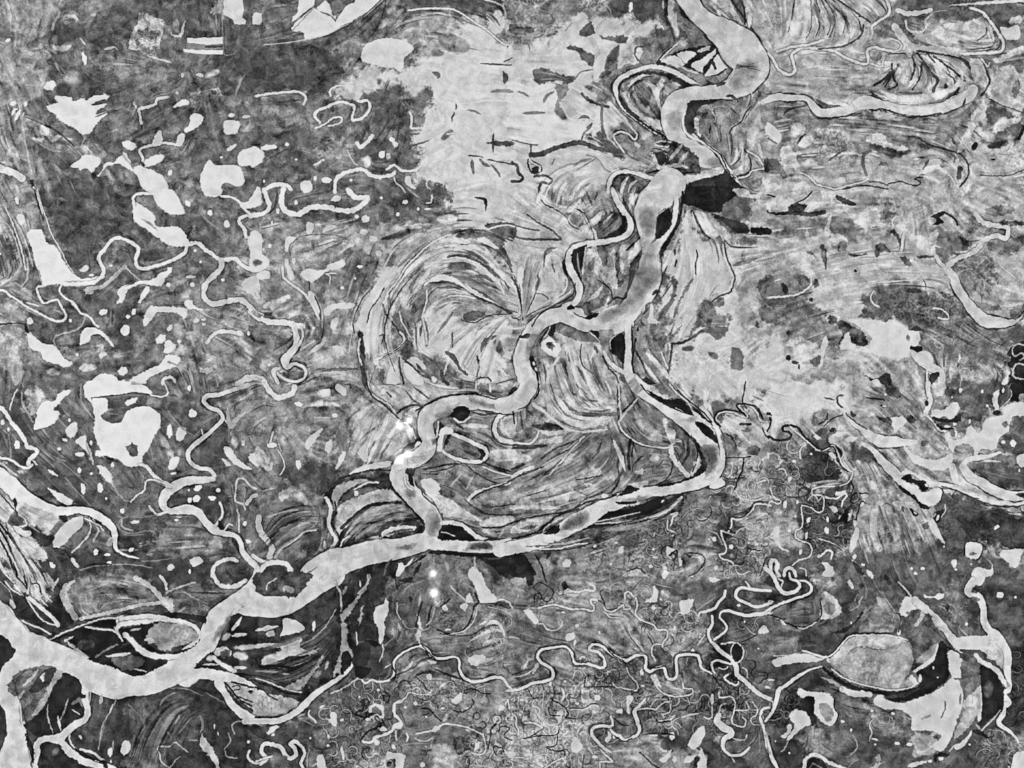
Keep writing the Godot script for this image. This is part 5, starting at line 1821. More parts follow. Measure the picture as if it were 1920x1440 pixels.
	q("v",190,0,[1775,505,15,1788,520,18,1795,540,18,1810,562,18,1825,582,22,1845,600,28,1870,605,22,1895,605,12,1910,595,10,1920,582,8],"creek","pale strip channel curving into the right hand plain")
	q("i",115,0,[1832,565,1840,568,1875,575,1875,582,1850,582,1835,578])
	q("r",165,0,[1830,550,1915,560,1915,585,1880,605,1840,585])
	q("i",105,0,[1895,582,1910,572,1925,570,1925,580,1900,598])
	q("c",55,3,[1910,595,1920,582])
	q("i",55,0,[1698,544,1712,540,1728,545,1725,549,1705,549])
	q("i",60,0,[1615,580,1625,578,1626,586,1618,588])
	q("i",75,0,[1610,595,1615,588,1635,585,1645,582,1640,595])
	q("i",100,0,[1648,592,1655,585,1664,588,1664,598,1655,602])
	q("c",195,4,[1638,545,1632,560,1638,570,1648,575],"creek")
	q("i",62,0,[1725,555,1740,555,1738,572,1725,572])
	q("c",200,4,[1750,578,1765,580,1775,588,1778,598,1758,596],"creek")
	q("l",208,0,[1590,600,1620,599,1645,601,1658,605,1670,600,1690,608,1705,620,1715,618,1722,620,1725,635,1720,648,1705,650,1702,670,1640,665,1630,645,1635,635,1620,618],"lake","pale lake with a knob at its right end")
	q("i",115,0,[1700,630,1705,630,1706,635,1701,639])
	q("i",60,0,[1554,595,1562,592,1569,600,1565,608,1555,608])
	q("i",66,0,[1570,605,1578,600,1595,610,1615,620,1625,635,1625,648,1605,648,1595,642,1592,630,1585,625,1572,652,1570,650,1580,625,1575,618])
	q("l",205,0,[1535,688,1540,645,1548,630,1552,645,1545,665,1542,685],"lake")
	q("l",205,0,[1575,655,1585,630,1592,625,1595,640,1605,650],"lake")
	q("l",190,0,[1468,650,1480,638,1515,640,1535,650,1538,665,1520,680,1500,675,1480,665])
	q("i",95,0,[1520,675,1538,668,1535,685,1525,686])
	q("p",60,0,[1478,671,4.5,5.5,0,1491,680,7,3.5,10,1498,688,2,5,0,1478,624,4,4,0,1558,598,2.5,2.5,0,1604,508,3,3,0,1521,562,4,3.5,0])
	q("i",50,0,[1708,618,1720,611,1728,618,1720,620])
	q("i",40,0,[1705,652,1718,650,1730,652,1728,658,1718,662],"wood")
	q("v",205,0,[1710,660,10,1725,675,18,1745,688,18,1762,698,18,1765,715,15],"creek")
	q("l",200,0,[1722,660,1742,660,1750,680,1735,682,1722,670])
	q("i",55,0,[1745,702,1755,698,1762,702,1748,720,1742,715])
	q("c",205,5,[1738,720,1738,695],"creek")
	q("i",50,0,[1622,705,1640,710,1665,700,1672,720,1655,720,1635,715])
	q("l",205,0,[1635,715,1645,711,1652,722,1640,722],"lake")
	q("i",34,0,[1892,658,1898,648,1902,651,1915,641,1925,645,1925,720,1908,718,1890,721,1894,710,1888,705,1902,701,1898,692,1889,682,1896,672,1888,666],"wood")
	q("c",165,3,[1925,648,1908,645,1898,655,1902,668,1915,662,1920,670,1912,675])
	q("c",165,3,[1925,685,1908,682,1900,692,1900,705,1912,710,1925,712])
	q("l",205,0,[1878,720,1885,708,1890,702,1888,720],"lake")
	q("s",75,4.5,[1795,688,1800,672])
	q("s",200,4.5,[1798,680,1800,665])
	q("p",205,0,[1782,692,2,3,0],"pond")
	q("m",40,6,[1725,622,1880,615,1885,720,1765,720,1750,670])
	q("m",60,12,[1615,535,1755,535,1815,585,1740,605,1680,595])
	q("m",60,10,[1790,500,1865,485,1865,535,1800,555])
	q("m",50,12,[1705,360,1815,365,1815,390,1710,395])
	q("m",50,8,[1655,375,1700,380,1700,420,1660,420])
	q("c",70,2,[1810,605,1830,620,1860,640,1885,650])
	q("c",195,2,[1665,528,1690,526,1725,526])
	q("a",0,0,[1740,610,1790,635,1865,660])
	q("a",0,0,[1515,535,1565,522,1665,510,1765,515])
	q("a",0,0,[1790,535,1840,598,1915,600])
func trace_08():
	q("r",105,0,[-50,720,425,720,425,1080,-50,1080])
	q("r",93,0,[310,750,375,735,410,775,415,790,355,835,312,825,345,802,312,770])
	q("r",85,0,[175,745,225,745,275,765,230,775,225,792,195,788,200,770])
	q("r",89,0,[70,840,175,875,210,945,175,960,135,945,75,930,45,895,35,880,58,880])
	q("r",71,0,[15,850,45,840,65,855,55,880,38,875,20,862])
	q("r",81,0,[25,735,40,735,60,785,58,825,45,820,15,775])
	q("r",67,0,[312,930,355,915,400,910,425,925,425,970,405,985,375,955,315,950])
	q("r",81,0,[385,825,425,790,430,825,420,875,375,875,362,860])
	q("r",83,0,[230,970,300,965,290,1000,225,995])
	q("r",67,0,[220,1000,288,1000,255,1045,225,1030])
	q("r",85,0,[90,1030,125,1035,140,1060,105,1080,90,1052])
	q("r",65,0,[50,990,100,980,105,1005,95,1030,65,1020])
	q("r",105,0,[140,790,180,750,175,825,140,825,110,795])
	q("r",127,0,[300,990,395,990,420,1020,390,1040,275,1050])
	q("r",113,0,[205,1050,375,1032,390,1070,150,1080,140,1065])
	q("r",185,0,[-50,880,20,875,50,935,105,960,100,990,50,990,0,970,-50,945])
	q("r",180,0,[-50,980,10,985,55,1010,95,1040,100,1065,95,1080,-50,1080])
	q("r",123,0,[415,735,480,735,480,825,440,820,430,795])
	q("r",115,0,[450,900,480,915,480,995,458,980])
	q("r",83,0,[405,1015,430,1005,450,1035,480,1070,425,1080,425,1045])
	q("r",110,0,[300,880,250,880,270,900,250,925,225,910])
	q("r",97,0,[220,880,270,880,275,902,235,910])
	q("s",160,10,[300,815,315,840,325,860])
	q("l",228,0,[165,715,250,715,265,722,275,725,285,739,260,736,225,740,175,745,172,755,160,742],"lake")
	q("l",228,0,[172,748,190,745,202,750,200,770,190,778,195,788,212,794,228,790,235,775,250,765,275,762,295,772,302,785,298,805,288,818,280,840,268,855,265,872,240,875,230,868,218,860,195,856,180,855,180,845,190,845,180,825,176,805,178,782],"lake","largest white lake, like a blunt anvil")
	q("c",50,2.25,[172,746,200,743,230,740,255,736,285,742])
	q("s",55,5,[195,855,210,862,220,865])
	q("i",95,0,[236,838,250,832,258,845,255,856,245,855,240,845])
	q("c",205,7,[260,870,275,875,285,888,300,900,315,908],"creek")
	q("c",225,3,[282,740,305,744,315,735,308,720])
	q("c",150,2.5,[152,720,152,750,165,772,175,785])
	q("l",230,0,[64,805,68,785,72,765,85,752,102,752,110,738,130,731,131,738,120,745,110,758,100,768,111,772,110,780,100,795,82,802],"lake","bright white lake with an arm raised")
	q("r",175,0,[45,735,65,725,85,742,65,775,48,758])
	q("c",160,2.25,[41,735,42,758,52,775,62,792])
	q("c",200,3,[32,730,25,745,18,768])
	q("c",228,8.5,[-10,758,8,770,20,790,35,808,48,828,52,838,68,842,69,850,55,862,54,870],"creek","white creek zigzag in the left marsh")
	q("c",222,5.5,[-10,848,0,858,20,862,35,872,50,878,60,872],"creek")
	q("s",220,3.5,[60,862,70,872])
	q("c",140,2.5,[0,800,15,815,19,835,20,858])
	q("p",228,0,[32,834,5,8.5,0,111,842,3.5,3,0,149,882,3.5,5.5,0,156,916,4.5,11,-6,188,915,5.5,9.5,-10,211,872,3,4.5,0,361,775,7,8,-20,318,809,5.5,13,0,199,935,2,3,0,371,915,8,5,-30,409,919,4.5,4,0,398,934,6.5,5,20,356,938,4.5,5.5,10,369,935,7.5,6.5,-30,354,919,2,2.5,0,16,805,2.5,4,0,5,792,4,5,0,171,830,2.5,4.5,0,150,852,9,4,0,336,968,5.5,3,0,331,975,4,2.5,0,229,958,4.5,5,20,180,1035,4.5,6,10,202,1040,6.5,3,0,246,1031,5.5,3.5,-30,355,728,3.5,5.5,0,459,982,4,5,0,465,1015,5,4,20,325,888,5.5,2.5,-10,171,888,3,2.5,0,205,1055,4.5,3,0,122,825,5.5,3,20,356,1072,2.5,4.5,0,455,1072,4.5,2.5,0,130,788,2.5,3.5,0,456,831,3.5,5,0,456,830,3,3,0],"pond")
	q("l",212,0,[122,808,132,795,145,795,144,810,138,819,128,818],"pond")
	q("l",200,0,[330,812,335,802,345,802,350,812,342,825,332,825],"pond")
	q("l",225,0,[316,875,320,862,328,856,336,858,335,870,325,880,318,881],"pond","white oval pond between two creeks")
	q("l",225,0,[235,755,245,748,256,746,256,752,240,761],"pond")
	q("l",215,0,[140,828,150,820,160,816,162,830,172,848,172,865,162,845,150,835],"lake")
	q("c",190,3,[162,830,170,850,175,870])
	q("l",215,0,[182,872,195,875,208,888,211,905,205,905,190,890,185,880],"pond")
	q("c",150,3,[210,905,218,920,230,935,242,940])
	q("s",205,6,[90,881,100,888,109,892])
	q("c",130,2,[122,895,135,912,155,932,172,952,180,960])
	q("c",120,2,[75,842,105,858,125,865])
	q("l",222,0,[89,914,102,920,120,928,135,939,132,948,120,945,108,938,100,928],"pond")
	q("v",222,0,[-20,885,40,15,905,35,40,930,35,65,945,30,95,959,28,120,960,22,145,958,18,170,962,20,190,972,18,208,985,15,215,1000,12,216,1020,9,220,1032,6,238,1042,5,260,1046,3],"river","white river entering on the left and curling to a thin tail")
	q("l",190,0,[32,940,75,955,110,968,95,990,65,980,35,960])
	q("c",40,2.5,[128,968,145,964,165,968,190,980])
	q("i",42,0,[112,968,125,966,125,980,115,975],"wood")
	q("l",200,0,[100,1022,105,1002,118,985,140,970,155,970,155,985,140,1000,125,1015,108,1028])
	q("c",190,4,[168,972,170,990,165,1005,150,1022,135,1035])
	q("c",175,3,[175,972,180,985,185,995,175,1015])
	q("c",200,3.5,[160,972,185,985,195,995])
	q("l",195,0,[200,1020,205,1008,211,1008,210,1022,202,1024],"pond")
	q("i",50,0,[25,938,30,932,32,945,30,955,35,965,42,980,30,985,20,975,28,958])
	q("c",45,2.25,[0,925,15,942,25,955])
	q("c",200,4,[35,965,48,975,49,985,30,988,15,982],"creek")
	q("i",75,0,[28,960,45,982,20,985,15,975])
	q("c",210,12.5,[32,992,45,1000,55,1000],"creek")
	q("c",215,10,[20,995,45,1020,70,1038,92,1045,100,1062],"creek")
	q("l",195,0,[15,985,35,1005,65,1020,85,1035,85,1050,62,1045,35,1020])
	q("i",80,0,[88,1032,100,1028,120,1032,132,1045,138,1058,130,1070,105,1060,90,1048])
	q("c",45,2.25,[100,1028,120,1032,135,1048])
	q("c",195,7.5,[135,1048,145,1062],"creek")
	q("c",42,4,[0,982,20,1008,40,1035,55,1070])
	q("c",42,3.5,[0,992,15,1018,25,1045,32,1080])
	q("c",195,3,[22,1025,38,1050,50,1080])
	q("c",195,4,[15,1032,28,1055,38,1080],"creek")
	q("c",42,3.5,[2,1015,15,1040,25,1068])
	q("c",45,3,[60,1050,75,1070,82,1080])
	q("s",40,5,[30,1025,48,1042,65,1052])
	q("v",195,0,[465,722,10,440,730,8,410,740,9,388,742,10,382,752,8,395,765,8,410,770,8,418,785,8,400,805,8,380,822,9,360,838,9,352,852,9,358,868,8,375,878,8,392,880,8,402,892,8,395,899,6],"creek","pale creek wriggling down to a wide fork")
	q("c",190,3.5,[422,788,430,798])
	q("c",195,3,[380,815,378,805])
	q("v",205,0,[400,898,9,375,900,15,350,902,18,328,912,20,310,928,20,305,945,15,318,958,12,350,955,20,370,960,18,385,978,15,400,992,18,420,1000,12,442,1005,9,452,1020,10,455,1035,11,468,1050,12,480,1062,12],"creek","broad grey creek joining the forked feeder")
	q("c",205,10,[312,910,328,912],"creek")
	q("c",200,3.5,[245,942,255,930,270,920,275,902,290,900,310,908])
	q("c",205,5.5,[315,959,295,965,288,958,280,950],"creek")
	q("c",200,5,[402,988,415,970,418,958,412,942],"creek")
	q("c",185,3,[448,998,448,970,445,955])
	q("c",185,3.5,[460,955,455,945,442,940,442,920,445,900,458,898,468,910,480,916],"creek")
	q("c",190,7.5,[462,945,472,932,480,928])
	q("l",210,0,[420,840,430,838,442,855,455,868,472,879,460,880,440,870,425,855],"pond")
	q("l",205,0,[415,860,420,860,431,871,425,874],"pond")
	q("l",215,0,[465,858,480,848,490,860,485,875,475,870],"pond")
	q("c",150,3.5,[228,975,230,988,250,995])
	q("c",130,2,[230,972,245,968,270,970,295,965])
	q("c",125,2.5,[228,970,222,985,230,998,250,1000,280,995,292,1000])
	q("l",195,0,[245,978,255,975,260,980,250,982])
	q("c",115,2.25,[225,1045,265,1052,315,1048,360,1035,385,1035])
	q("c",125,2.25,[150,1070,175,1062,225,1058,260,1060,285,1065])
	q("s",45,6,[215,1035,240,1048,265,1052])
	q("s",45,4,[150,1065,175,1058,210,1058])
	q("r",165,0,[385,1015,400,1002,420,1002,415,1035,395,1038])
	q("s",90,10,[295,985,310,985])
	q("l",205,0,[358,1048,375,1045,380,1052,368,1062,360,1062],"pond")
	q("l",195,0,[312,1065,322,1058,328,1065,318,1070])
	q("c",205,7.5,[398,1080,402,1062,420,1050,435,1048,445,1052],"creek")
	q("i",75,0,[410,1080,412,1060,435,1055,460,1065,470,1080])
	q("i",50,0,[410,975,422,988,435,992,425,995,410,990])
	q("c",195,3.5,[435,985,430,982,420,995])
	q("s",45,6.5,[435,1010,448,1032])
	q("s",180,10,[438,820,442,838])
	q("s",165,7.5,[425,770,432,800,445,785,462,772])
	q("s",170,5,[450,750,475,735])
	q("s",160,3,[410,752,415,768])
	q("s",135,2.5,[312,765,325,785,345,805,360,815])
	q("s",130,5,[395,785,410,775])
	q("a",0,0,[175,1045,275,1020,375,1008])
	q("a",0,0,[75,845,150,920,225,970])
func trace_09():
	q("r",132,0,[480,720,695,720,655,795,635,845,645,880,540,880,480,880])
	q("r",78,0,[535,875,600,860,635,880,630,900,605,935,590,935,555,910,510,895])
	q("r",112,0,[480,900,550,920,595,950,605,1000,600,1035,565,1080,510,1045,480,1045])
	q("r",66,0,[560,995,600,985,610,1015,600,1050,580,1045])
	q("r",60,0,[620,905,705,885,735,885,735,920,695,920,655,935,630,955,620,970,610,935])
	q("r",165,0,[660,760,705,748,735,775,745,795,775,815,755,850,720,865,675,860,655,825])
	q("r",168,0,[695,720,850,720,855,742,795,765,760,758,740,770,710,745])
	q("r",140,0,[835,785,930,780,940,838,925,850,880,802])
	q("r",120,0,[790,880,855,860,960,880,960,915,905,925,855,920,820,895])
	q("r",120,0,[850,920,960,920,960,1000,920,995,870,970])
	q("r",58,0,[635,995,670,970,780,960,795,975,792,1005,730,1015,655,1028,630,1040])
	q("r",110,0,[655,980,695,955,765,955,775,972,705,985,665,1010])
	q("r",42,0,[670,1065,710,1045,770,1042,745,1080,655,1080])
	q("r",66,0,[755,1042,960,1040,960,1080,755,1080])
	q("r",115,0,[785,1045,870,1045,920,1080,785,1080])
	q("l",190,0,[630,1010,632,970,640,945,670,932,705,920,735,919,740,928,752,935,715,942,688,952,665,970,650,990])
	q("l",175,0,[620,960,620,920,645,905,680,898,695,904,670,910,640,930,630,950])
	q("l",200,0,[655,890,670,878,695,870,732,865,725,875,695,880,670,888])
	q("c",45,3,[635,898,660,890,695,882,732,882])
	q("c",60,3,[640,935,655,918,680,908,705,912,735,910])
	q("s",45,6,[700,900,720,892,735,892])
	q("c",190,4,[655,932,665,918,690,905,710,905])
	q("i",90,0,[640,935,655,922,685,915,705,915,670,930,650,940])
	q("c",45,6,[640,990,660,972,685,952,710,945,752,942])
	q("c",45,4.5,[635,1015,645,995,665,985,700,980,750,978,785,972])
	q("s",180,4,[680,970,705,965,730,960])
	q("s",160,4,[670,978,700,970,720,968])
	q("c",45,7.5,[640,1032,670,1018,705,1002,735,992])
	q("l",195,0,[715,1000,730,990,760,985,782,988,775,995,745,998,725,1008])
	q("s",75,4,[725,1002,750,995,775,992])
	q("i",38,0,[720,1005,742,1012,780,1002,790,985,795,990,788,1010,765,1020,730,1015],"wood")
	q("l",165,0,[685,1012,705,1005,730,1015,765,1022,780,1018,760,1028,720,1025,695,1020])
	q("l",205,0,[628,880,635,862,642,848,648,848,645,862,632,881],"pond")
	q("l",205,0,[571,835,580,820,600,805,605,806,590,828,578,842],"pond")
	q("l",205,0,[610,845,612,832,620,824,624,835,618,848],"pond")
	q("l",200,0,[670,850,680,835,700,815,715,806,710,818,692,835,688,850,688,865,678,860])
	q("s",110,5,[690,855,695,838,720,818])
	q("s",180,15,[720,860,725,842,738,828])
	q("s",110,4,[712,862,720,845,732,828])
	q("s",195,7.5,[730,820,740,805])
	q("s",110,3.5,[675,825,695,808,715,795])
	q("s",185,7.5,[660,805,675,780,700,758])
	q("c",120,2.5,[652,795,650,825,650,855])
	q("c",195,3.5,[690,715,695,735,710,748,728,758,740,772],"creek")
	q("c",45,2.5,[688,720,698,742,715,755,732,770,745,782,755,788])
	q("c",35,3.5,[745,775,758,765,778,759,795,766,800,778,790,782])
	q("l",195,0,[760,775,775,765,788,766,788,778,775,782,760,778])
	q("s",60,3.5,[750,780,762,790,775,805,778,825])
	q("l",215,0,[758,792,768,798,775,818,770,812],"lake")
	q("c",190,2.5,[772,802,780,825,780,835])
	q("i",36,0,[780,822,792,820,795,832,780,832],"wood")
	q("l",215,0,[770,845,780,830,795,832,790,842,775,848],"pond")
	q("i",40,0,[752,850,762,835,780,828,775,840,760,850],"wood")
	q("s",60,5,[782,848,795,840])
	q("l",205,0,[600,735,608,729,620,732,618,742,605,744],"pond")
	q("l",205,0,[628,728,635,720,648,730,648,742,638,738],"pond")
	q("p",222,0,[628,779,5,4,0,560,758,8.5,4,10,630,759,8,3,20,560,871,5,8.5,-10,719,735,4,5,10,535,928,9,7.5,-10,668,925,4.5,5.5,0,510,835,10,5,0],"pond")
	q("l",195,0,[590,760,598,750,605,750,605,760,598,764],"pond")
	q("c",222,11,[495,715,505,732,520,745,538,742,550,735,552,725],"creek")
	q("l",130,0,[510,725,520,720,532,722,535,730,530,738,520,732])
	q("l",195,0,[480,838,490,842,505,862,505,882,490,875,480,868])
	q("c",195,3,[522,845,530,860,534,875,525,890])
	q("c",195,5.5,[508,880,510,868],"creek")
	q("c",195,4,[512,810,508,828],"creek")
	q("l",190,0,[522,928,530,920,545,922,530,938])
	q("s",165,15,[525,928,555,925,575,945])
	q("s",110,5,[495,960,515,948,545,945,575,955])
	q("c",195,12.5,[485,970,485,985,492,1002,505,1018,510,1030,505,1042],"creek")
	q("c",110,2.5,[500,1005,530,990,560,982])
	q("c",175,3,[515,1045,530,1028,550,1015,570,998,592,994])
	q("c",60,2.5,[530,1030,550,1018,575,1000])
	q("s",165,3,[500,970,530,960,560,955])
	q("s",110,15,[585,930,600,945])
	q("v",205,0,[475,1042,8,490,1052,8,502,1055,5],"creek")
	q("c",198,10,[485,1075,495,1062,510,1055,530,1055,542,1062,544,1075,536,1085,522,1090,510,1098],"oxbow","grey ring of water round a black core")
	q("i",50,0,[495,1080,500,1065,520,1060,532,1065,535,1075,525,1080])
	q("c",205,7.5,[609,930,618,945,620,960,616,980,622,998,630,1010,622,1028,608,1042,604,1055],"creek")
	q("c",45,3,[628,942,630,960,622,980,630,995,638,1015,630,1035,610,1050])
	q("i",38,0,[605,932,615,920,630,910,625,920,622,935,628,955,620,940,615,930],"wood")
	q("s",95,7.5,[608,990,608,1010])
	q("s",165,5,[608,1015,610,1030])
	q("c",205,4,[638,1030,642,1015,655,1005],"creek")
	q("n",195,0,[585,1080,50,620,1060,55,655,1048,45,700,1035,42,740,1030,38,780,1020,35,805,1010,32,812,990,30,810,970,32,790,945,35,770,925,35,750,900,35,748,880,28,760,865,30,780,860,30,800,845,30,805,825,25,798,805,28,802,780,32,830,765,32,865,755,28,905,755,30,940,762,28,970,758,25],"river")
	q("l",170,0,[762,860,785,855,802,838,805,850,790,870,770,880])
	q("g",112,0,[818,780,835,770,860,760,845,778,830,790,818,800])
	q("g",100,0,[885,752,890,748,915,758,950,755,970,748,970,755,940,765,910,762])
	q("g",130,0,[805,960,822,965,828,980,820,1005,800,995])
	q("g",100,0,[760,920,775,918,780,930,768,932])
	q("g",105,0,[810,825,820,824,818,832,810,832])
	q("g",118,0,[745,1028,765,1022,780,1018,770,1030])
	q("i",28,0,[845,780,855,765,870,761,880,768,878,780,865,790,855,785],"island","black round islet under the upper bend")
	q("c",205,4,[852,785,860,791,872,790,880,782],"creek")
	q("i",28,0,[760,880,778,878,775,892,778,912,768,905,765,892],"island","black splinter island in the pinched channel")
	q("c",205,3.5,[758,890,762,910,772,918])
	q("c",205,2.5,[775,895,780,915,795,935,815,950,825,970,830,982])
	q("c",40,2.25,[790,918,795,930,818,950])
	q("c",40,3,[730,900,740,920,760,942,780,965,795,982])
	q("i",34,0,[820,802,825,792,835,800,845,802,830,808,822,820],"wood")
	q("l",215,0,[825,808,835,800,848,805,848,812,835,815,830,830,828,845,820,845,822,825],"lake")
	q("c",205,3.5,[818,820,821,802,822,790])
	q("i",36,0,[838,818,845,815,840,830,832,838],"wood")
	q("i",30,0,[850,808,865,812,885,825,895,828,880,828,862,818],"wood")
	q("v",205,0,[850,815,7,870,822,8,890,832,8,908,842,10,912,855,9,900,865,8,880,865,8,855,860,7,838,852,6,830,845,5],"oxbow","closed white oxbow ring left of the scroll meadows")
	q("i",125,0,[850,828,870,828,890,838,902,848,895,860,870,858,848,845])
	q("s",80,5,[870,845,885,852,895,850])
	q("i",40,0,[895,840,910,848,905,860,898,862,902,852],"wood")
	q("s",185,7.5,[865,798,890,798,915,800])
	q("s",60,4,[885,772,905,778,925,775])
	q("s",60,4,[855,795,870,805])
	q("c",205,9,[960,828,940,825,929,812,928,795,935,782,945,775],"creek")
	q("c",45,2.25,[960,835,940,832,925,820,922,800,930,780])
	q("l",180,0,[938,792,948,782,965,780,965,820,945,815,938,805])
	q("l",175,0,[920,850,930,845,965,845,965,862,935,865,922,860])
	q("c",195,2.5,[918,855,925,845,965,844])
	q("c",45,3.5,[795,880,820,875,845,870,865,870])
	q("c",50,2,[805,885,835,880,855,872])
	q("c",45,2.25,[875,872,890,885,915,900,930,905])
	q("s",45,4,[905,865,925,875,960,885])
	q("s",45,3.5,[915,870,935,882,960,890])
	q("c",190,3.5,[905,875,930,885,960,892])
	q("s",165,7.5,[820,895,835,885])
	q("s",165,3.5,[842,915,855,900,865,888])
	q("s",165,3.5,[875,918,882,902,890,890])
	q("l",205,0,[790,905,795,898,815,900,825,915,825,925,805,928,795,918],"lake")
	q("l",190,0,[798,925,825,928,850,940,870,955,890,968,905,978,880,975,850,970,835,970,825,958,812,938])
	q("c",85,2,[825,908,845,915,860,922])
	q("i",85,0,[825,920,840,918,855,925,850,932,828,928])
	q("c",190,7.5,[878,938,890,925,920,915,955,905])
	q("c",50,3,[885,935,905,922,940,910,960,900])
	q("c",60,2.5,[870,935,900,960,930,965,960,965])
	q("c",60,3,[880,945,905,960])
	q("l",165,0,[890,938,920,925,960,920,965,940,930,945,900,945])
	q("c",60,2.25,[920,950,945,948,965,945])
	q("l",180,0,[900,980,925,970,955,968,965,972,950,985,915,990])
	q("c",50,3,[905,990,940,988,960,980])
	q("v",205,0,[828,980,8,845,980,9,865,985,10,880,995,10,895,1008,11,920,1015,10,940,1015,10,970,1012,10],"side_channel","white channel round the black islands at the confluence")
	q("n",205,0,[810,1018,25,850,1022,22,885,1025,22,925,1025,22,970,1020,25],"river")
	q("i",28,0,[828,988,845,984,865,988,880,1000,892,1012,880,1015,850,1012,822,1011],"island","black wedge island at the confluence")
	q("c",190,2.5,[828,998,838,999,852,1005])
	q("g",75,0,[890,1018,920,1019,925,1028,890,1029,875,1030])
	q("c",205,2.5,[920,1018,925,1022,925,1030])
	q("i",30,0,[812,1032,855,1035,895,1039,960,1039,960,1045,895,1045,840,1040,805,1038],"wood")
	q("s",190,10,[905,995,920,998,930,1005])
	q("s",165,3.5,[935,1008,945,992])
	q("i",30,0,[690,1065,700,1058,695,1080,685,1080],"wood")
	q("s",90,3.5,[720,1080,725,1060,735,1048])
	q("l",205,0,[742,1080,748,1058,752,1055,760,1060,775,1045,770,1055,755,1070,750,1080],"pond")
	q("i",40,0,[762,1065,780,1050,795,1040,800,1042,780,1055],"wood")
	q("i",40,0,[775,1080,780,1065,790,1055,785,1070],"wood")
	q("l",212,0,[878,1080,880,1068,890,1062,900,1075,900,1080],"lake")
	q("c",175,3.5,[890,1045,890,1058,892,1065])
	q("i",34,0,[895,1045,930,1050,955,1045,955,1080,940,1080,920,1060],"wood")
	q("s",165,10,[808,1042,810,1065])
	q("s",150,5,[835,1052,840,1070])
	q("c",185,3,[895,715,892,730,900,738])
	q("s",210,5,[918,720,920,735])
	q("l",120,0,[900,720,915,720,915,740,902,735])
	q("c",38,2.5,[780,770,815,750,845,741,880,739,905,742,930,748,960,745])
	q("c",40,2.25,[895,768,920,772,950,778,965,775])
	q("i",38,0,[952,742,960,728,968,725,968,740],"wood")
	q("s",190,12.5,[740,728,760,740,780,748])
	q("s",80,4,[725,735,735,745])
	q("s",90,3.5,[760,732,775,750,795,762])
	q("s",190,20,[775,730,795,740,810,745])
	q("s",90,3.5,[775,725,805,748])
	q("a",0,0,[660,845,705,770])
	q("a",0,0,[655,995,705,945,755,940])
	q("a",0,0,[855,895,905,945,955,958])
	q("a",0,0,[755,1080,780,1058])
	q("a",0,0,[505,1020,580,970])
	q("v",200,0,[470,1052,10,482,1065,12,480,1080,14,470,1098,18],"creek")
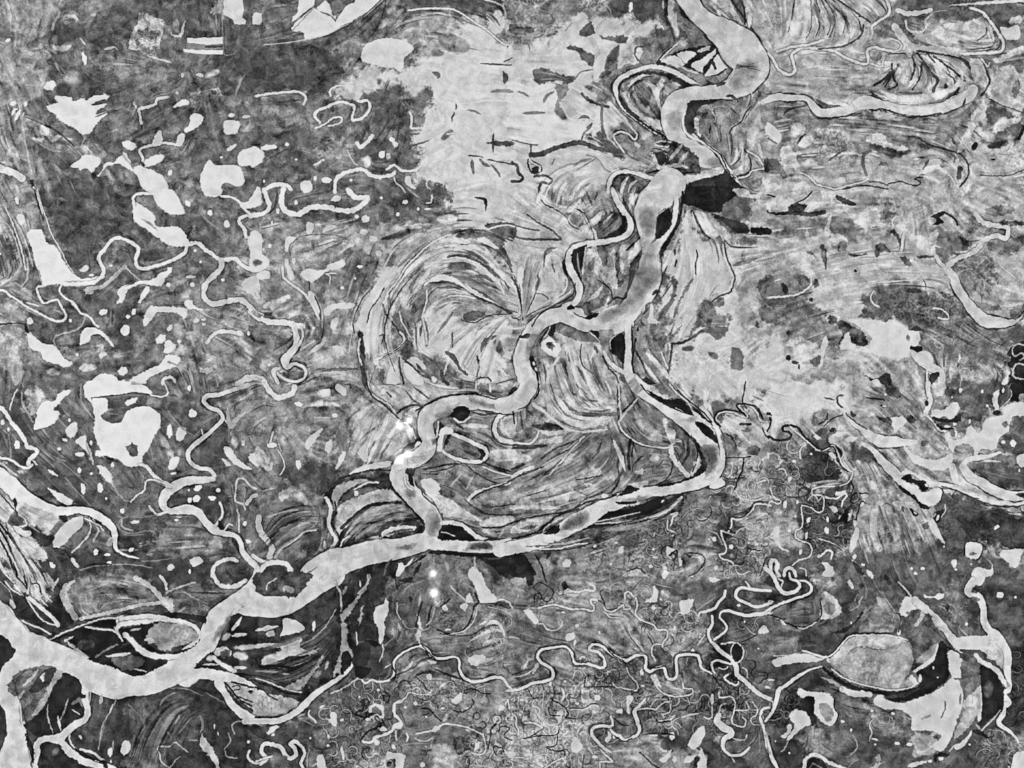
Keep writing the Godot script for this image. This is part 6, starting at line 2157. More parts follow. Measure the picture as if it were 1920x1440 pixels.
func trace_10():
	q("n",198,0,[990,705,32,991,725,32,978,745,31,955,758,29,940,759,28],"river")
	q("r",165,0,[1005,720,1160,720,1155,795,1100,810,1060,802,1015,770])
	q("r",130,0,[960,765,995,758,1055,802,1100,812,1140,810,1100,845,1030,885,960,900])
	q("r",112,0,[1035,880,1080,825,1125,810,1160,805,1185,825,1235,838,1260,845,1260,880,1230,910,1185,910,1125,880])
	q("r",145,0,[960,900,1035,890,1100,890,1160,885,1170,910,1115,928,1070,948,1010,950,960,945])
	q("r",118,0,[1165,780,1200,755,1245,770,1260,825,1255,838,1210,832,1175,810])
	q("r",95,0,[1255,785,1280,805,1300,825,1315,855,1310,885,1290,895,1270,860,1260,835])
	q("r",120,0,[1315,895,1360,860,1445,855,1445,945,1385,940,1335,940,1295,925])
	q("r",195,0,[1355,780,1445,770,1445,850,1385,855,1380,825,1355,805])
	q("r",190,0,[1275,710,1395,710,1395,755,1360,770,1325,760])
	q("r",95,0,[1325,760,1385,755,1445,755,1445,790,1400,760,1345,772,1325,775])
	q("r",45,0,[1100,985,1145,958,1210,945,1245,930,1280,925,1270,950,1225,970,1160,985])
	q("r",120,0,[1120,985,1235,970,1285,940,1360,940,1385,960,1350,990,1350,1030,1285,1080,1095,1080,1090,1035,1110,1020])
	q("r",100,0,[1175,985,1270,980,1270,1015,1250,1030,1175,1035])
	q("r",100,0,[1350,1005,1440,955,1445,1080,1285,1080,1350,1030])
	q("r",70,0,[1345,970,1395,960,1385,990,1360,1005,1380,1025,1385,1060,1350,1060])
	q("r",92,0,[960,1035,1035,1032,1100,1025,1090,1055,1050,1080,960,1080])
	q("r",135,0,[1040,1050,1095,1030,1100,1060,1060,1075])
	q("n",205,0,[935,1032,25,985,1022,25,1035,1008,28,1065,988,30,1100,970,32,1125,955,30,1155,942,28,1185,930,25,1220,922,20,1255,918,18,1285,912,20,1315,902,25,1335,888,30,1345,865,28,1342,845,30,1330,825,38,1310,802,45,1288,785,38,1260,768,30,1230,748,25,1200,728,28,1185,710,22],"river")
	q("v",205,0,[1315,765,10,1330,785,12,1345,805,10,1352,830,10,1355,855,10,1352,875,12],"river")
	q("i",26,0,[1212,730,1225,738,1240,745,1260,750,1275,748,1288,758,1298,772,1295,778,1275,768,1250,760,1225,745],"island","long black sliver island beside the loop")
	q("i",26,0,[1302,792,1315,792,1330,802,1342,818,1345,832,1335,825,1318,812],"island","black almond island on the far bend")
	q("i",30,0,[1292,758,1310,770,1328,788,1338,798,1328,792,1310,778,1298,765],"island")
	q("c",205,2,[1300,775,1315,785,1330,795,1342,805])
	q("c",205,3,[1255,720,1270,738,1290,755,1298,770,1302,775])
	q("l",195,0,[1215,720,1230,728,1242,740,1260,745,1248,748,1230,738,1215,728])
	q("c",40,2.5,[1202,720,1212,735,1230,748,1255,762,1285,775,1300,778])
	q("c",40,2.5,[1270,732,1290,750,1315,770,1335,792])
	q("g",68,0,[1325,838,1340,840,1345,860,1340,875,1325,890,1322,870,1318,850])
	q("g",110,0,[1312,840,1328,838,1320,860])
	q("g",150,0,[1285,785,1305,782,1302,792,1288,792])
	q("i",36,0,[1295,815,1310,835,1322,860,1325,875,1320,885,1295,898,1250,912,1235,910,1280,900,1310,880,1315,865,1305,840],"wood")
	q("l",190,0,[1308,848,1312,860,1312,875,1302,888,1295,892,1302,870])
	q("c",45,2.5,[1278,802,1295,820,1308,845,1305,865])
	q("c",195,10,[1258,838,1260,855,1272,872,1290,892],"creek")
	q("l",190,0,[1242,788,1250,785,1252,800,1265,808,1265,825,1260,835,1250,815])
	q("c",190,2.5,[1255,838,1268,828,1275,828])
	q("s",50,5,[1280,870,1290,850,1290,820])
	q("s",60,5,[1270,865,1282,845,1280,825])
	q("s",55,3,[1298,885,1305,870])
	q("s",60,3.5,[1265,840,1275,860])
	q("c",195,4,[1160,790,1165,805,1180,820,1200,832,1225,839,1258,839],"creek")
	q("c",60,2.25,[1162,808,1178,822,1200,835,1235,841])
	q("c",60,3.5,[1160,780,1175,765,1192,748])
	q("c",185,3.5,[1162,788,1178,768,1195,748])
	q("c",190,3.5,[1160,720,1162,760,1165,780])
	q("c",60,3,[1158,730,1158,765,1160,785])
	q("s",165,15,[1190,772,1210,800,1240,825])
	q("s",60,2.5,[1175,802,1185,815])
	q("s",60,2.5,[1182,802,1192,815])
	q("s",185,10,[1220,860,1235,858])
	q("s",60,2.5,[1230,878,1245,862])
	q("c",65,3,[1145,820,1158,845,1158,875,1160,900,1145,925])
	q("s",190,7.5,[1150,825,1165,860,1172,882])
	q("c",45,5,[1182,825,1178,852,1180,880])
	q("c",50,2.5,[1188,830,1185,855])
	q("s",55,3,[1185,885,1190,868,1210,850])
	q("c",60,3,[1260,865,1260,880,1248,900,1230,910])
	q("l",195,0,[1060,901,1080,890,1105,880,1125,880,1125,892,1105,895,1085,898],"lake","pale leaf shaped lake in the scroll meadows")
	q("c",55,2,[1080,899,1105,896,1130,890])
	q("l",190,0,[1070,905,1080,901,1100,905,1120,908,1120,912,1095,910])
	q("l",190,0,[1180,910,1195,904,1215,901,1212,910,1195,915])
	q("l",180,0,[1190,885,1205,880,1202,890])
	q("i",28,0,[1175,912,1182,910,1190,915,1199,916,1195,920,1180,925,1155,931,1170,920],"wood")
	q("c",60,2,[1135,928,1150,920,1160,905])
	q("p",205,0,[1134,930,6.5,4.5,0,1370,838,3,4.5,0,1408,746,5.5,4.5,0,1420,845,3.5,5,-30,1402,844,2.5,3,0,1430,862,2.5,2.5,0,1015,1068,3,3,0,1145,1058,2.5,2,0,1228,1045,5,2,10,1220,1062,4,3,0,1339,1011,4,4.5,0,1330,1011,2,2,0,1371,1025,4,4.5,0,1342,1065,3.5,4.5,20,1431,978,2.5,2,0,1350,935,2,2,0,1405,960,3,4,20,1115,1024,3.5,3,0,1155,1018,3.5,2,0,1225,1030,2.5,2.5,0,1298,1080,2.5,2.5,0],"pond")
	q("l",215,0,[1330,912,1340,900,1350,896,1359,902,1358,910,1345,916,1332,916],"pond","white oval pond under the far bend")
	q("c",40,2.25,[1328,915,1342,918,1358,912])
	q("l",205,0,[1160,1038,1160,1028,1168,1024,1168,1035],"pond")
	q("l",205,0,[1249,1038,1250,1025,1260,1029,1265,1031,1255,1040],"pond")
	q("c",40,3.5,[1255,1042,1268,1032,1270,1045])
	q("l",205,0,[1272,1055,1275,1045,1280,1058,1275,1061],"lake")
	q("l",205,0,[1055,1062,1060,1048,1070,1052,1068,1062],"lake")
	q("l",195,0,[1240,1055,1248,1058,1252,1070,1250,1080,1242,1080,1245,1068])
	q("l",165,0,[1170,1080,1175,1072,1195,1068,1210,1072,1212,1080])
	q("c",45,2.5,[1175,1072,1195,1065,1210,1075])
	q("c",90,2.25,[1288,980,1290,1000,1282,1012])
	q("c",195,4.5,[1258,965,1270,962,1262,970,1258,985],"creek")
	q("c",195,2.5,[1252,975,1252,992,1265,998,1260,1005])
	q("c",195,2.5,[1215,998,1225,1005,1228,1000])
	q("c",60,3,[1255,1000,1265,1002,1260,1018])
	q("i",75,0,[1200,1000,1215,998,1230,1010,1215,1012])
	q("c",60,7.5,[1120,1015,1140,1008,1170,995])
	q("i",75,0,[985,1025,1030,1020,1090,998,1150,992,1175,992,1135,1005,1105,1018,1065,1022])
	q("s",165,4,[1025,1022,1065,1018,1105,1008])
	q("c",190,3.5,[1012,1030,1045,1029,1075,1022,1100,1018])
	q("c",45,2.25,[1015,1032,1055,1031,1085,1026,1110,1018])
	q("i",30,0,[1100,989,1120,980,1155,982,1200,975,1225,970,1200,982,1160,985,1115,989],"wood")
	q("i",28,0,[1120,978,1140,960,1175,955,1210,942,1242,932,1245,940,1225,965,1185,965,1150,972],"wood")
	q("c",190,2.25,[1120,978,1150,972,1175,966,1200,960])
	q("c",165,2.25,[1115,982,1150,980,1185,975])
	q("c",200,5.5,[1218,970,1235,965,1250,958,1265,945,1278,932],"creek")
	q("s",190,3.5,[1240,942,1245,938])
	q("l",195,0,[1165,945,1175,941,1200,942,1192,948,1180,949])
	q("g",118,0,[1175,938,1185,934,1205,930,1218,931,1200,940,1195,942])
	q("i",30,0,[1155,942,1175,940,1195,940,1185,945,1165,946],"wood")
	q("g",82,0,[1052,992,1065,975,1085,962,1098,962,1098,975,1085,988,1065,992])
	q("c",205,2,[1048,998,1050,988,1065,970,1080,962])
	q("i",30,0,[1022,998,1035,990,1048,985,1046,999,1020,1001],"island")
	q("c",38,4,[960,1010,985,1005,1010,995,1025,982,1050,965,1085,955])
	q("c",205,2,[1018,1000,1022,990,1045,975,1055,970])
	q("l",185,0,[960,990,975,980,1005,972,1035,968,1025,980,1005,992,980,998,960,1000])
	q("i",100,0,[975,992,990,985,1008,985,995,992])
	q("c",40,3,[960,980,985,972,1030,964,1065,958,1100,942,1135,935,1155,928])
	q("c",60,2.5,[1080,950,1100,935,1130,925])
	q("l",190,0,[960,948,1010,948,1050,950,1035,955,985,955,960,955])
	q("s",90,3.5,[960,965,985,962,1010,962])
	q("s",190,12.5,[1020,928,1040,920,1055,920])
	q("s",185,12.5,[1045,940,1065,935])
	q("s",110,3,[1060,910,1080,920,1100,928])
	q("c",175,3.5,[1060,905,1075,920,1090,928])
	q("c",60,2.5,[960,900,975,892,1000,882,1020,875])
	q("c",205,7.5,[960,895,975,885,1000,875],"creek")
	q("c",65,3,[1020,890,1045,870,1070,845,1090,825])
	q("c",190,3.5,[1030,890,1050,868,1075,840,1095,818])
	q("s",60,3.5,[1110,860,1122,845,1128,828])
	q("s",60,3,[1025,865,1042,855,1068,842])
	q("c",60,3,[1015,860,1040,842,1075,828])
	q("s",190,15,[960,858,995,860])
	q("l",195,0,[960,862,970,850,992,855,990,865,970,868])
	q("l",190,0,[1055,872,1060,865,1072,856,1070,862,1062,871])
	q("s",60,5,[960,880,985,870])
	q("s",60,7.5,[960,840,998,838,1025,835])
	q("c",45,2.5,[960,835,975,834,992,835])
	q("c",205,4.5,[960,830,975,831,992,832,1005,822,1010,808],"creek")
	q("l",190,0,[1010,828,1035,820,1055,818,1050,830,1020,832])
	q("l",190,0,[1015,805,1055,804,1070,810,1045,815,1020,815])
	q("s",60,10,[998,798,1030,802,1060,802])
	q("s",60,7.5,[1020,795,1040,798])
	q("l",205,0,[998,755,1015,765,1040,785,1065,802,1090,808,1125,805,1140,805,1120,810,1090,811,1065,806,1045,795,1020,775,1000,762],"lake")
	q("l",190,0,[1055,778,1075,788,1100,792,1135,788,1145,785,1135,795,1100,798,1070,792])
	q("c",100,7.5,[1070,765,1095,775,1130,778,1160,775])
	q("l",195,0,[1050,745,1075,758,1100,764,1135,762,1160,758,1160,765,1135,768,1100,768,1070,760])
	q("s",105,5,[1055,750,1070,765,1100,780])
	q("c",90,2.25,[1032,720,1042,750,1060,780])
	q("c",190,3.5,[1032,740,1042,758,1060,782])
	q("l",190,0,[1120,745,1145,748,1158,755,1140,758,1122,752])
	q("s",90,4,[1070,735,1100,750,1120,752])
	q("s",90,3.5,[1085,725,1100,740])
	q("p",200,0,[1108,744,4,3,0],"pond")
	q("s",80,3,[975,770,980,800])
	q("s",80,3.5,[990,770,1000,780])
	q("c",60,3,[962,772,965,795])
	q("c",40,3,[1010,720,1010,735,1002,748])
	q("s",210,4,[1322,760,1325,745,1330,730])
	q("s",200,5,[1332,770,1330,760])
	q("c",195,3.5,[1350,792,1342,785,1350,774,1370,772,1390,780,1402,782,1395,772,1385,762,1390,759,1408,762,1420,775,1425,788,1440,792],"creek","pale creek in a double loop above the pale plain")
	q("c",40,3.5,[1352,800,1340,790,1342,778,1350,770,1375,770,1395,775,1398,780,1385,768,1382,758,1400,758,1420,765,1430,785])
	q("i",115,0,[1350,815,1365,815,1378,828,1382,845,1375,855,1360,850,1355,832])
	q("c",60,2.5,[1358,812,1370,818,1380,835])
	q("i",120,0,[1390,806,1408,804,1412,808,1395,809])
	q("c",60,5,[1388,795,1408,795])
	q("i",90,0,[1400,842,1410,835,1425,840,1420,852,1405,852])
	q("c",45,2.25,[1360,858,1395,858,1408,856])
	q("c",50,3,[1395,858,1392,880,1382,902,1378,920])
	q("c",205,2.5,[1378,920,1385,930,1392,935])
	q("c",190,3.5,[1392,936,1418,938,1435,932])
	q("s",60,3,[1350,892,1370,898,1395,895])
	q("i",88,0,[1335,928,1360,925,1385,935,1380,942,1345,940])
	q("c",200,3.5,[1445,948,1418,945,1410,958,1395,968,1385,975,1372,972,1372,985,1365,998,1375,1002,1360,998,1352,995,1355,1010,1362,1028,1358,1038,1348,1040,1355,1048,1370,1052,1375,1058],"creek","thin pale creek wriggling through dark thickets")
	q("c",40,2.5,[1445,942,1415,942,1405,958,1390,970,1370,970,1365,990,1378,1000])
	q("c",45,2.5,[1430,802,1435,815,1442,822])
	q("c",40,2.5,[1398,715,1395,735,1392,752,1400,765])
	q("s",80,3.5,[1405,880,1410,875])
	q("c",50,2.5,[1400,1028,1410,1030,1425,1032])
	q("c",70,2.5,[1425,1080,1435,1050,1440,1045])
	q("c",60,3,[1282,1038,1310,1038,1322,1050,1310,1070,1292,1080])
	q("i",55,0,[1288,1040,1298,1042,1292,1048])
	q("i",34,0,[960,1042,975,1038,995,1048,1005,1070,1000,1080,960,1080],"wood")
	q("c",35,3.5,[1005,1042,1015,1062,1020,1080])
	q("s",40,7.5,[1020,1038,1030,1035,1025,1048])
	q("i",95,0,[985,1035,1002,1045,1015,1070,1010,1080,1000,1065])
	q("m",70,9,[1095,1015,1285,970,1285,1080,1095,1080])
	q("m",60,8,[1310,860,1445,860,1445,945,1310,935])
	q("m",40,14,[1290,945,1355,940,1350,995,1290,995])
	q("m",60,9,[1350,1000,1440,960,1440,1080,1350,1080])
	q("m",50,12,[1010,895,1110,895,1100,935,1010,940])
	q("a",0,0,[1035,890,1085,832,1135,810])
	q("a",0,0,[985,945,1085,932,1160,895])
	q("a",0,0,[1172,770,1210,820,1260,832])
	q("a",0,0,[1120,990,1185,975,1260,945])
func trace_11():
	q("r",160,0,[1440,720,1915,720,1915,1080,1440,1080])
	q("r",205,0,[1440,720,1585,720,1585,770,1545,770,1490,800,1465,795,1450,815,1440,815])
	q("r",118,0,[1635,720,1680,720,1690,745,1640,748])
	q("r",130,0,[1655,748,1735,748,1730,778,1670,782,1640,772])
	q("r",82,0,[1770,720,1915,720,1900,755,1870,765,1845,782,1810,790,1745,780,1810,770])
	q("r",112,0,[1740,735,1810,735,1815,745,1850,770,1800,768,1780,752])
	q("r",105,0,[1735,780,1810,792,1830,795,1790,820,1755,805])
	q("r",140,0,[1615,785,1670,785,1680,815,1655,820,1620,805])
	q("r",155,0,[1690,798,1755,800,1770,830,1765,855,1735,860,1705,840,1680,825])
	q("r",60,0,[1502,840,1545,842,1575,870,1570,905,1515,900,1500,875])
	q("r",112,0,[1440,830,1500,830,1500,935,1440,970])
	q("r",90,0,[1520,805,1560,802,1555,840,1530,840])
	q("r",84,0,[1585,830,1630,835,1645,860,1610,868,1585,855])
	q("r",80,0,[1870,815,1920,810,1920,855,1885,845,1865,845])
	q("r",100,0,[1895,780,1920,780,1920,815,1900,815])
	q("r",98,0,[1810,880,1850,862,1890,850,1920,860,1920,915,1865,915,1830,890])
	q("r",72,0,[1870,895,1920,875,1920,920,1890,922])
	q("r",80,0,[1770,920,1830,935,1870,950,1895,960,1865,985,1800,980,1795,1020,1770,1010,1750,970])
	q("r",50,0,[1800,975,1895,960,1920,978,1855,995,1845,1020,1800,1025])
	q("r",66,0,[1840,990,1920,975,1920,1030,1880,1030,1850,1025])
	q("r",82,0,[1740,1015,1810,995,1810,1045,1850,1050,1855,1080,1690,1080])
	q("r",150,0,[1610,870,1645,870,1665,900,1680,945,1680,985,1635,995,1600,980,1610,935])
	q("r",105,0,[1655,880,1680,900,1690,925,1680,950,1735,1010,1740,1045,1690,995,1675,955])
	q("r",130,0,[1675,980,1715,1015,1740,1050,1690,1080,1640,1060,1615,1030,1630,990])
	q("r",100,0,[1600,1030,1655,1035,1660,1080,1590,1080])
	q("r",78,0,[1500,935,1595,910,1600,970,1580,1030,1525,1030,1500,985])
	q("r",105,0,[1440,1030,1515,1028,1580,1040,1590,1080,1440,1080])
	q("r",160,0,[1440,960,1490,960,1495,1020,1480,1035,1455,1020,1450,990,1440,990])
	q("r",115,0,[1470,900,1520,910,1500,935,1470,930])
	q("c",38,5.5,[1440,775,1445,780,1445,795,1440,808])
	q("c",200,2.5,[1440,780,1448,782,1448,795,1442,808])
	q("c",36,4.5,[1440,818,1455,825,1472,825,1484,818,1478,810,1468,808,1468,800,1480,798,1495,802,1508,818,1522,832,1535,842,1548,842,1560,835,1572,842,1580,855])
	q("c",205,3,[1482,800,1502,818,1522,835,1535,845,1550,842,1562,835,1570,848,1575,860,1580,872,1590,880,1598,885,1595,898,1585,908,1565,912,1545,912,1530,915,1522,920,1525,928,1542,930,1545,942,1542,958,1532,960,1522,952,1508,948,1502,952,1505,975,1502,990,1492,995,1492,1008,1505,1015,1518,1020,1522,1035,1515,1045,1495,1052,1485,1060],"creek","pale creek meandering tightly down the right hand marsh")
	q("c",34,2.5,[1540,845,1555,838,1565,840,1570,860,1578,875,1590,885])
	q("c",200,2.5,[1562,830,1578,840,1582,852,1578,860])
	q("l",200,0,[1555,830,1560,815,1580,810,1590,812,1575,818,1565,820,1565,830])
	q("i",34,0,[1554,808,1560,802,1565,804,1560,810],"wood")
	q("l",205,0,[1585,822,1598,819,1608,821,1600,828,1588,828],"pond")
	q("l",205,0,[1525,818,1530,815,1539,821,1532,824],"pond")
	q("c",200,3,[1501,860,1501,842,1510,835])
	q("p",212,0,[1489,865,4,3,0,1481,898,3.5,5,30,1521,851,2.5,2.5,0,1561,854,8.5,4,40,1480,995,4,4,0,1516,975,3.5,6,20,1552,974,3,5.5,0,1576,971,4.5,3.5,-20,1491,968,2,2,0,1501,1035,3,5.5,10,1602,1044,3.5,5,20,1618,1059,3.5,2.5,0,1709,1066,3,3,0,1730,1066,4,3,0,1716,1075,4,3,20,1790,795,3.5,3,0,1818,790,2,4.5,10,1851,761,3,3,0,1801,732,3.5,4.5,0,1842,734,2.5,3.5,0,1881,829,4,3,10,1899,831,6,7,-10,1738,910,4,3,30,1768,841,2,2,0,1776,842,2,2.5,0,1821,1058,1.5,2,0,1792,1068,2.5,2,0,1512,1004,2.5,7.5,5,1472,946,3.5,7.5,10,1668,728,3.5,5,0,1785,745,1.5,2.5,0,1849,1015,1,1.5,0,1911,882,1.5,3,0,1672,735,3,6,0,1660,740,2.5,2,0,1770,1025,1.5,2.5,0,1495,941,2.5,4,0,1535,1042,4,1.5,-30,1550,995,4.5,6.5,-10],"pond")
	q("l",205,0,[1592,1032,1595,1015,1605,990,1611,995,1608,1015,1598,1035],"lake","white teardrop lake below the pale wash")
	q("l",200,0,[1600,985,1602,976,1606,980,1604,988])
	q("c",34,2.25,[1605,975,1610,955,1615,940,1625,945])
	q("l",200,0,[1612,950,1618,942,1621,946,1615,951])
	q("l",200,0,[1555,950,1565,949,1572,958,1565,960,1558,955],"pond")
	q("i",40,0,[1550,965,1558,975,1570,975,1580,965,1590,950,1598,948,1590,965,1592,980,1580,978,1560,982],"wood")
	q("l",195,0,[1590,968,1595,960,1596,972,1590,978])
	q("c",200,4,[1548,932,1568,935,1582,925,1588,930,1580,940,1578,950],"creek")
	q("l",200,0,[1565,925,1580,920,1588,925,1575,930])
	q("c",60,3,[1590,935,1600,915,1595,902])
	q("i",66,0,[1550,920,1580,910,1595,905,1590,918,1565,922,1550,930])
	q("c",190,2,[1515,938,1525,928,1535,938,1542,930])
	q("c",40,2.25,[1505,945,1522,950,1532,958,1540,955])
	q("c",60,2.5,[1500,905,1512,918,1518,925,1500,932,1480,932,1470,928])
	q("l",190,0,[1440,855,1445,848,1455,848,1465,860,1462,872,1455,878])
	q("i",118,0,[1442,858,1450,852,1460,860,1458,870,1448,870])
	q("c",190,2.5,[1460,880,1470,880,1475,892])
	q("c",200,3,[1445,915,1448,928,1455,935,1464,938,1460,945,1445,940,1440,950])
	q("l",200,0,[1450,1005,1452,990,1460,988,1460,1008,1465,1025,1480,1035,1465,1030,1452,1015])
	q("s",60,5,[1535,1010,1560,1015,1580,1030])
	q("c",190,2.5,[1535,1010,1560,1018,1582,1032])
	q("c",60,2.25,[1545,1020,1565,1022,1578,1032])
	q("c",205,4,[1558,1048,1560,1035,1550,1032,1540,1042,1535,1045],"creek")
	q("l",200,0,[1540,1055,1550,1055,1562,1065,1562,1080,1542,1080,1548,1065])
	q("c",205,8.5,[1455,1080,1448,1070,1445,1055,1452,1050,1458,1058,1455,1070,1460,1080],"creek")
	q("c",205,6.5,[1470,1080,1472,1068,1482,1065,1490,1072,1492,1080],"creek")
	q("i",34,0,[1448,1058,1452,1055,1451,1068,1455,1080,1450,1075],"wood")
	q("c",190,2.5,[1500,1065,1510,1068,1512,1080])
	q("c",100,3.5,[1568,748,1572,742,1580,742])
	q("c",60,3,[1570,745,1572,758,1582,765])
	q("s",60,2.5,[1545,745,1565,750])
	q("c",50,3.5,[1625,746,1645,748,1658,750])
	q("i",40,0,[1650,761,1660,760,1664,762,1658,765],"wood")
	q("p",215,0,[1658,762,4,1.5,0],"pond")
	q("i",115,0,[1522,785,1535,770,1550,775,1545,790,1525,800])
	q("c",60,3,[1535,795,1548,788,1552,775])
	q("c",60,2.25,[1545,800,1560,785,1580,778])
	q("c",90,2.25,[1585,765,1588,782,1590,790])
	q("l",195,0,[1580,765,1600,762,1640,775,1635,780,1600,780])
	q("c",205,9,[1590,785,1605,798,1620,808,1630,818],"creek")
	q("v",205,0,[1620,808,15,1635,820,20,1655,828,25,1675,828,22,1695,830,15,1718,829,8],"creek")
	q("l",208,0,[1692,832,1705,845,1720,855,1740,862,1765,860,1785,850,1785,868,1775,880,1750,882,1730,875,1710,865,1700,848],"lake")
	q("v",205,0,[1785,875,15,1790,895,15,1795,908,10],"creek")
	q("l",208,0,[1668,784,1690,782,1700,788,1692,800,1685,802,1680,812,1672,798],"pond","pale triangular pond")
	q("i",70,0,[1640,775,1650,782,1670,785,1672,798,1660,792,1645,785])
	q("i",70,0,[1698,782,1705,778,1718,785,1715,790,1702,790])
	q("i",80,0,[1595,780,1595,770,1605,780,1600,782])
	q("c",60,2,[1590,780,1605,792,1625,805])
	q("i",85,0,[1728,828,1738,825,1742,830,1738,836,1728,835])
	q("i",75,0,[1590,1095,1590,1095,1590,1095])
	q("c",38,2.25,[1648,846,1652,852,1654,862])
	q("v",200,0,[1615,830,6,1635,842,10,1650,860,15,1665,875,20,1680,890,20,1695,908,18,1715,922,15],"creek","pale channel leading to the claw shaped lake")
	q("l",212,0,[1690,902,1705,908,1720,910,1725,920,1740,922,1752,915,1765,918,1766,932,1755,945,1740,948,1725,942,1715,928,1700,918],"lake","pale claw shaped lake with a black inner shore")
	q("l",205,0,[1688,890,1700,880,1720,890,1740,900,1755,910,1740,912,1720,895,1705,888],"lake")
	q("i",30,0,[1690,898,1698,890,1705,890,1712,898,1725,902,1735,902,1740,910,1740,918,1728,920,1720,908,1705,905],"wood")
	q("p",210,0,[1737,910,3.5,2.5,40],"pond")
	q("i",32,0,[1685,908,1700,920,1715,930,1725,942,1740,949,1745,950,1740,956,1728,952,1715,938,1690,920],"wood")
	q("c",36,2.5,[1765,935,1768,920,1760,912])
	q("i",32,0,[1705,952,1715,958,1722,965,1715,968,1708,960],"wood")
	q("p",215,0,[1716,962,3.5,1.5,40],"pond")
	q("i",60,0,[1691,950,1695,949,1695,960,1692,960])
	q("l",205,0,[1741,982,1748,972,1755,980,1758,995,1768,1010,1771,1020,1760,1010,1748,1000],"lake","white tusk shaped lake")
	q("i",36,0,[1755,960,1770,955,1765,970,1758,982,1750,972,1755,965],"wood")
	q("p",205,0,[1758,971,2.5,6,20],"pond")
	q("c",195,2,[1772,945,1772,958,1765,970])
	q("i",60,0,[1728,985,1738,980,1742,992,1735,992])
	q("s",165,10,[1682,980,1685,990,1678,1015])
	q("c",180,12.5,[1640,960,1638,985,1638,1002,1648,1028])
	q("s",185,20,[1635,905,1645,920,1650,945])
	q("p",215,0,[1638,912,6.5,5.5,0],"pond")
	q("s",120,10,[1625,935,1630,945])
	q("v",205,0,[1740,905,8,1770,910,10,1795,915,10,1820,925,10,1845,935,12,1870,940,15,1900,942,12,1930,938,15],"creek","long pale strip channel running off to the right")
	q("l",190,0,[1795,910,1810,902,1840,918,1865,930,1880,938,1850,935,1815,922])
	q("v",205,0,[1805,875,15,1820,895,20,1840,905,20,1865,920,20,1895,930,20,1930,928,18],"creek")
	q("c",50,2,[1765,912,1790,918,1815,930,1835,935])
	q("v",205,0,[1805,872,10,1815,862,10,1835,858,12,1855,855,8,1875,848,5],"creek")
	q("s",130,10,[1880,862,1900,865,1890,875])
	q("i",70,0,[1910,925,1925,922,1925,935,1912,932])
	q("l",208,0,[1775,822,1790,825,1808,820,1815,802,1822,798,1832,810,1840,808,1845,790,1860,782,1880,778,1880,765,1905,755,1930,758,1930,780,1905,780,1895,790,1890,808,1875,820,1865,842,1840,842,1828,860,1825,840,1810,832,1790,838,1788,850,1780,840],"lake","ragged pale lake like spread wings")
	q("c",205,10,[1870,768,1865,752,1868,740],"creek")
	q("l",208,0,[1862,738,1870,731,1874,738,1868,745],"lake")
	q("c",195,2.5,[1875,765,1890,752,1898,740,1895,728,1902,725])
	q("i",28,0,[1898,720,1925,720,1925,735,1910,740,1915,752,1895,750,1898,740],"wood")
	q("c",160,3,[1925,738,1912,742,1915,752,1925,755])
	q("i",50,0,[1862,772,1872,769,1875,775,1865,778])
	q("i",40,0,[1885,725,1880,740,1875,735,1878,728],"wood")
	q("p",205,0,[1881,732,2.5,5,10],"pond")
	q("i",130,0,[1880,792,1888,790,1889,800,1882,801])
	q("l",210,0,[1745,782,1750,768,1765,769,1775,765,1785,755,1795,755,1799,765,1792,778,1782,786,1770,780,1760,785],"lake","pale boot shaped lake among dark patches")
	q("i",45,0,[1748,781,1765,784,1785,786,1800,775,1798,790,1770,792,1750,788],"wood")
	q("l",195,0,[1748,720,1772,720,1770,738,1758,744,1750,735],"lake")
	q("c",205,10,[1740,720,1740,735,1745,750,1738,768,1735,778],"creek")
	q("c",205,5,[1738,780,1752,792,1760,805,1772,808,1772,800,1782,802,1792,805,1792,820],"creek")
	q("i",36,0,[1748,786,1760,798,1772,802,1785,801,1795,808,1790,805,1775,806,1762,805],"wood")
	q("i",40,0,[1734,752,1738,750,1740,758,1735,761],"wood")
	q("i",60,0,[1660,725,1670,720,1688,740,1685,748,1665,740])
	q("c",165,5,[1685,720,1692,735,1710,748])
	q("l",205,0,[1810,1040,1811,1018,1825,1016,1840,1022,1841,1038,1832,1048,1818,1046],"lake","pale rounded square lake with a dark rim")
	q("c",34,2.25,[1809,1040,1810,1018,1825,1015,1842,1022,1840,1040,1832,1050])
	q("i",130,0,[1818,1036,1832,1036,1832,1040,1818,1040])
	q("l",210,0,[1874,1042,1880,1032,1915,1030,1915,1042,1908,1062,1898,1064,1885,1050],"lake","pale triangular lake at the right edge")
	q("l",205,0,[1822,1080,1828,1068,1840,1065,1855,1068,1860,1060,1850,1048,1860,1058,1862,1070,1858,1080],"lake")
	q("l",210,0,[1784,1055,1788,1049,1794,1052,1792,1062,1788,1064],"pond")
	q("l",212,0,[1862,992,1868,986,1874,986,1870,992],"pond")
	q("l",205,0,[1625,1068,1630,1070,1638,1080,1628,1080],"lake")
	q("c",190,2.5,[1598,1050,1612,1062,1620,1080])
	q("i",50,0,[1600,1052,1615,1065,1618,1080,1605,1070])
	q("l",208,0,[1908,855,1920,848,1925,870,1915,875],"lake")
	q("m",60,8,[1440,830,1500,830,1515,935,1440,960])
	q("m",60,7,[1500,840,1575,845,1575,900,1515,905])
	q("m",70,9,[1500,935,1600,915,1595,1030,1515,1030])
	q("m",40,12,[1605,875,1685,895,1680,1030,1615,1030])
	q("m",30,10,[1770,925,1915,960,1915,1045,1750,1045])
	q("m",50,8,[1705,840,1765,840,1735,860])
	q("a",0,0,[1615,895,1640,970,1665,1070])
	q("a",0,0,[1665,882,1715,995,1752,1070])
	q("a",0,0,[1815,882,1865,920,1915,930])
